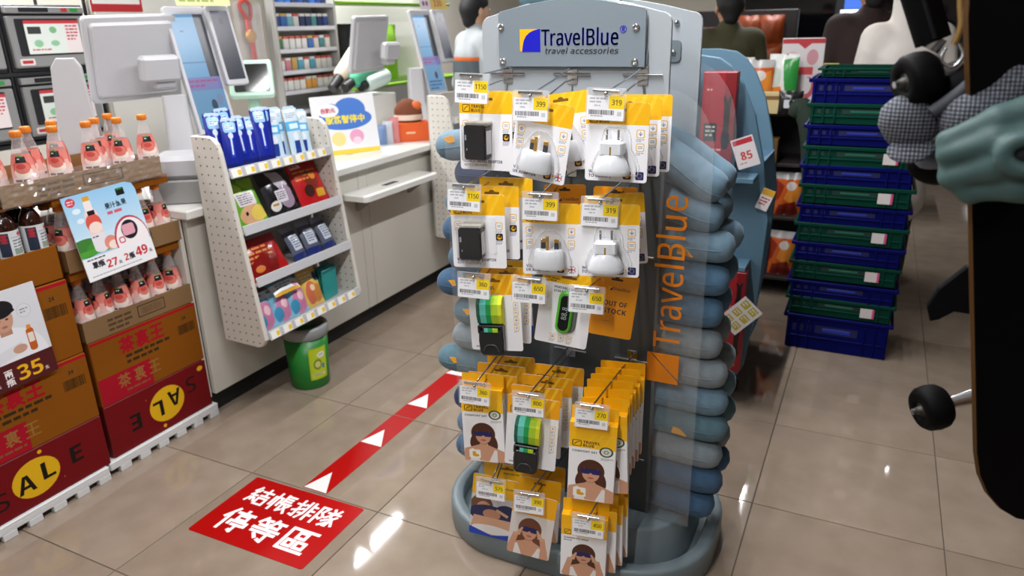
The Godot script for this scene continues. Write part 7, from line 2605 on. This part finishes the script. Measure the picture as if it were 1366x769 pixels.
# ---------------------------------------------------------------- people
# one smooth surface round tapered bones: [from, to, radius, radius]
func flesh(b: B, bones: Array, cell := 0.014, k := 0.035) -> void:
	var lo := Vector3.INF
	var hi := -Vector3.INF
	for q in bones:
		for e in 2:
			lo = lo.min(q[e] - Vector3.ONE * q[2 + e])
			hi = hi.max(q[e] + Vector3.ONE * q[2 + e])
	lo -= Vector3.ONE * cell * 3
	hi += Vector3.ONE * cell * 3
	var nx := ceili((hi.x - lo.x) / cell)
	var ny := ceili((hi.y - lo.y) / cell)
	var nz := ceili((hi.z - lo.z) / cell)
	var f := PackedFloat32Array()
	f.resize(nx * ny * nz)
	f.fill(1.0)
	for q in bones:
		var a: Vector3 = q[0]
		var c: Vector3 = q[1]
		var ra: float = q[2]
		var rc: float = q[3]
		var r := maxf(ra, rc) + k + cell * 2
		var i0 := Vector3i(((a.min(c) - Vector3.ONE * r - lo) / cell).floor())
		var i1 := Vector3i(((a.max(c) + Vector3.ONE * r - lo) / cell).ceil())
		var ac := c - a
		var l2 := maxf(ac.length_squared(), 1e-9)
		for z in range(maxi(i0.z, 0), mini(i1.z, nz)):
			for y in range(maxi(i0.y, 0), mini(i1.y, ny)):
				for x in range(maxi(i0.x, 0), mini(i1.x, nx)):
					var p := lo + Vector3(x, y, z) * cell
					var t := clampf((p - a).dot(ac) / l2, 0, 1)
					var d := (p - a - ac * t).length() - lerpf(ra, rc, t)
					var n := (z * ny + y) * nx + x
					var o := f[n]
					var h := maxf(k - absf(o - d), 0.0) / k
					f[n] = minf(o, d) - h * h * k * 0.25
	var at := {}
	var es := [[0, 1], [2, 3], [4, 5], [6, 7], [0, 2], [1, 3], [4, 6], [5, 7], [0, 4], [1, 5], [2, 6], [3, 7]]
	var sy := nx
	var sz := nx * ny
	for z in nz - 1:
		for y in ny - 1:
			for x in nx - 1:
				var n := z * sz + y * sy + x
				var m := 0
				if f[n] < 0: m += 1
				if f[n + 1] < 0: m += 1
				if f[n + sy] < 0: m += 1
				if f[n + sy + 1] < 0: m += 1
				if f[n + sz] < 0: m += 1
				if f[n + sz + 1] < 0: m += 1
				if f[n + sz + sy] < 0: m += 1
				if f[n + sz + sy + 1] < 0: m += 1
				if m == 0 or m == 8:
					continue
				var v := [f[n], f[n + 1], f[n + sy], f[n + sy + 1], f[n + sz], f[n + sz + 1], f[n + sz + sy], f[n + sz + sy + 1]]
				var s := Vector3.ZERO
				var c := 0
				for e in es:
					var a: float = v[e[0]]
					var d: float = v[e[1]]
					if (a < 0) != (d < 0):
						var t := a / (a - d)
						s += Vector3(e[0] & 1, (e[0] >> 1) & 1, e[0] >> 2).lerp(Vector3(e[1] & 1, (e[1] >> 1) & 1, e[1] >> 2), t)
						c += 1
				at[n] = lo + (Vector3(x, y, z) + s / c) * cell
	var g := b.grp
	b.grp += 1
	for n in at:
		var d0: float = f[n]
		for ax in 3:
			var st_: int = [1, sy, sz][ax]
			var u: int = [sy, sz, 1][ax]
			var w: int = [sz, 1, sy][ax]
			var d1: float = f[n + st_]
			if (d0 < 0) == (d1 < 0):
				continue
			if at.has(n - u) and at.has(n - w) and at.has(n - u - w):
				if d0 < 0:
					b.quad(at[n], at[n - u], at[n - u - w], at[n - w], Vector2.ZERO, Vector2.ZERO, Vector2.ZERO, Vector2.ZERO, g)
				else:
					b.quad(at[n], at[n - w], at[n - u - w], at[n - u], Vector2.ZERO, Vector2.ZERO, Vector2.ZERO, Vector2.ZERO, g)

# a standing figure that faces -z; wear: skin, hair, top, legs, shoes; long = coat to the knee
func figure(called: String, label: String, at: Vector3, turn: float, h: float, wear: Array, long := false, hood := false, stripe := "") -> Node3D:
	var t := thing(called, label, "person", at, turn)
	var s := h / 1.72
	var V := func(x: float, y: float, z: float) -> Vector3: return Vector3(x, y, z) * s
	var hip := 0.9
	var sk := []
	for d in [-1.0, 1.0]:
		sk.append([V.call(d * 0.09, hip, 0), V.call(d * 0.1, 0.5, -0.01), 0.085 * s, 0.055 * s])
		sk.append([V.call(d * 0.1, 0.5, -0.01), V.call(d * 0.1, 0.09, 0.01), 0.052 * s, 0.036 * s])
		sk.append([V.call(d * 0.1, 0.05, 0.02), V.call(d * 0.11, 0.035, -0.15), 0.034 * s, 0.026 * s])
		sk.append([V.call(d * 0.17, 1.4, 0), V.call(d * 0.22, 1.12, 0.02), 0.05 * s, 0.038 * s])
		sk.append([V.call(d * 0.22, 1.12, 0.02), V.call(d * 0.21, 0.86, -0.07), 0.036 * s, 0.026 * s])
		sk.append([V.call(d * 0.21, 0.86, -0.07), V.call(d * 0.205, 0.78, -0.09), 0.028 * s, 0.03 * s])
	sk.append([V.call(-0.07, 0.93, 0), V.call(0.07, 0.93, 0), 0.1 * s, 0.1 * s])
	sk.append([V.call(0, 0.95, 0), V.call(0, 1.3, 0), 0.115 * s, 0.125 * s])
	sk.append([V.call(-0.1, 1.38, 0), V.call(0.1, 1.38, 0), 0.075 * s, 0.075 * s])
	sk.append([V.call(0, 1.4, 0), V.call(0, 1.52, -0.015), 0.055 * s, 0.05 * s])
	sk.append([V.call(0, 1.58, -0.02), V.call(0, 1.64, -0.005), 0.075 * s, 0.082 * s])
	sk.append([V.call(0, 1.53, -0.06), V.call(0, 1.55, -0.05), 0.035 * s, 0.045 * s])
	sk.append([V.call(0, 1.585, -0.098), V.call(0, 1.565, -0.108), 0.01 * s, 0.013 * s])
	for d in [-1.0, 1.0]:
		for q in 5:
			sk.append([V.call(d * (0.19 + q * 0.008), 0.75, -0.105 + q * 0.012), V.call(d * (0.19 + q * 0.008), 0.69 + absf(q - 2) * 0.008, -0.112 + q * 0.012), 0.009 * s, 0.007 * s])
	var b := B.new(M("skin_" + wear[0], wear[0], 0.6))
	flesh(b, sk, 0.016 * s, 0.03)
	part(b, "body", t)
	var up := []
	for d in [-1.0, 1.0]:
		up.append([V.call(d * 0.17, 1.4, 0), V.call(d * 0.225, 1.12, 0.02), 0.07 * s, 0.06 * s])
		up.append([V.call(d * 0.225, 1.12, 0.02), V.call(d * 0.213, 0.88, -0.065), 0.058 * s, 0.048 * s])
	up.append([V.call(-0.06, 1.0, 0), V.call(0.06, 1.0, 0), 0.135 * s, 0.135 * s])
	up.append([V.call(-0.04, 1.0, 0), V.call(-0.04, 1.3, 0), 0.135 * s, 0.14 * s])
	up.append([V.call(0.04, 1.0, 0), V.call(0.04, 1.3, 0), 0.135 * s, 0.14 * s])
	up.append([V.call(-0.12, 1.39, 0), V.call(0.12, 1.39, 0), 0.085 * s, 0.085 * s])
	up.append([V.call(0, 1.42, 0), V.call(0, 1.47, 0), 0.08 * s, 0.07 * s])
	if long:
		up.append([V.call(0, 1.0, 0), V.call(0, 0.55, 0), 0.16 * s, 0.21 * s])
	if hood:
		up.append([V.call(0, 1.5, 0.02), V.call(0, 1.64, 0.025), 0.1 * s, 0.105 * s])
	b = B.new(M("cloth_" + wear[2], wear[2], 0.85))
	flesh(b, up, 0.016 * s, 0.04)
	var top := part(b, "coat" if long else "jacket", t)
	if stripe != "":
		b = B.new(M("cloth_stripe", stripe, 0.8))
		b.xf = Transform3D(Basis.from_scale(Vector3(1.3, 1, 1)), Vector3(0, 1.3 * s, 0))
		b.lathe([Vector2(0.158 * s, -0.014), Vector2(0.161 * s, 0.0), Vector2(0.158 * s, 0.014)], 28, false, false)
		part(b, "chest_stripe", top)
		b = B.new(M("cloth_lower", "4c555b", 0.85))
		b.xf = Transform3D(Basis.from_scale(Vector3(1.3, 1, 1)), Vector3(0, 1.3 * s, 0))
		b.lathe([Vector2(0.15 * s, -0.36 * s), Vector2(0.158 * s, -0.3 * s), Vector2(0.158 * s, -0.015)], 28, false, false)
		part(b, "lower_shirt", top)
	var lg := []
	for d in [-1.0, 1.0]:
		lg.append([V.call(d * 0.09, 0.92, 0), V.call(d * 0.1, 0.5, -0.01), 0.105 * s, 0.075 * s])
		lg.append([V.call(d * 0.1, 0.5, -0.01), V.call(d * 0.1, 0.1, 0.01), 0.072 * s, 0.06 * s])
	b = B.new(M("cloth_" + wear[3], wear[3], 0.85))
	flesh(b, lg, 0.016 * s, 0.03)
	part(b, "trousers", t)
	for d in [-1.0, 1.0]:
		b = B.new(M("shoe_" + wear[4], wear[4], 0.6))
		flesh(b, [[V.call(d * 0.1, 0.055, 0.025), V.call(d * 0.11, 0.042, -0.16), 0.046 * s, 0.036 * s]], 0.014 * s, 0.02)
		part(b, "shoe", t)
	b = B.new(M("hair_" + wear[1], wear[1], 0.7))
	flesh(b, [[V.call(0, 1.63, 0.015), V.call(0, 1.655, 0.0), 0.088 * s, 0.09 * s], [V.call(0, 1.6, 0.04), V.call(0, 1.54, 0.045), 0.07 * s, 0.05 * s]], 0.014 * s, 0.03)
	part(b, "hair", t)
	for d in [-1.0, 1.0]:
		b = B.new(M("eye_white", "d8d6d2", 0.3))
		b.ball(V.call(d * 0.03, 1.605, -0.094), Vector3(0.012, 0.008, 0.008) * s, 10, 6)
		b.surf(M("eye_dark", "1a1412", 0.3))
		b.ball(V.call(d * 0.03, 1.605, -0.1), Vector3(0.006, 0.006, 0.005) * s, 8, 6)
		part(b, "eye", t)
		b = B.new(M("skin_" + wear[0]))
		b.ball(V.call(d * 0.084, 1.59, 0.0), Vector3(0.01, 0.03, 0.018) * s, 8, 6)
		part(b, "ear", t)
	b = B.new(M("lip", "8f5a50", 0.5))
	b.ball(V.call(0, 1.538, -0.098), Vector3(0.022, 0.006, 0.006) * s, 10, 6)
	part(b, "mouth", t)
	return t

func build_people() -> void:
	figure("person", "person in black clothes carrying the black backpack, mostly outside the frame", Vector3(0.9, 0, -1.98), 0.0, 1.78, ["b98a6c", "0e0c0c", "0c0c0f", "101014", "0c0c0e"])
	figure("person", "person with black hair in a grey shirt with an orange stripe behind the tills", Vector3(-2.72, 0, -4.98), -0.6, 1.86, ["c29a7e", "0d0b0c", "a3a8aa", "2a2c30", "141416"], false, false, "c2622a")
	figure("person", "person in a long white hooded coat standing behind the crate stack", Vector3(0.1, 0, -5.05), 0.3, 1.86, ["c29a7e", "15100e", "e6dfd8", "3a3634", "141416"], true, true)
	figure("person", "person in dark brown clothes beside the white coat", Vector3(-0.12, 0, -5.5), 0.2, 1.93, ["b98a6c", "0d0b0c", "2a1a18", "15141a", "141416"], true)
	figure("person", "person in an olive jacket with black hair behind the travel stand", Vector3(-1.0, 0, -5.45), 0.4, 1.84, ["b98a6c", "0b0a0a", "3c3a20", "15151a", "141416"], false)
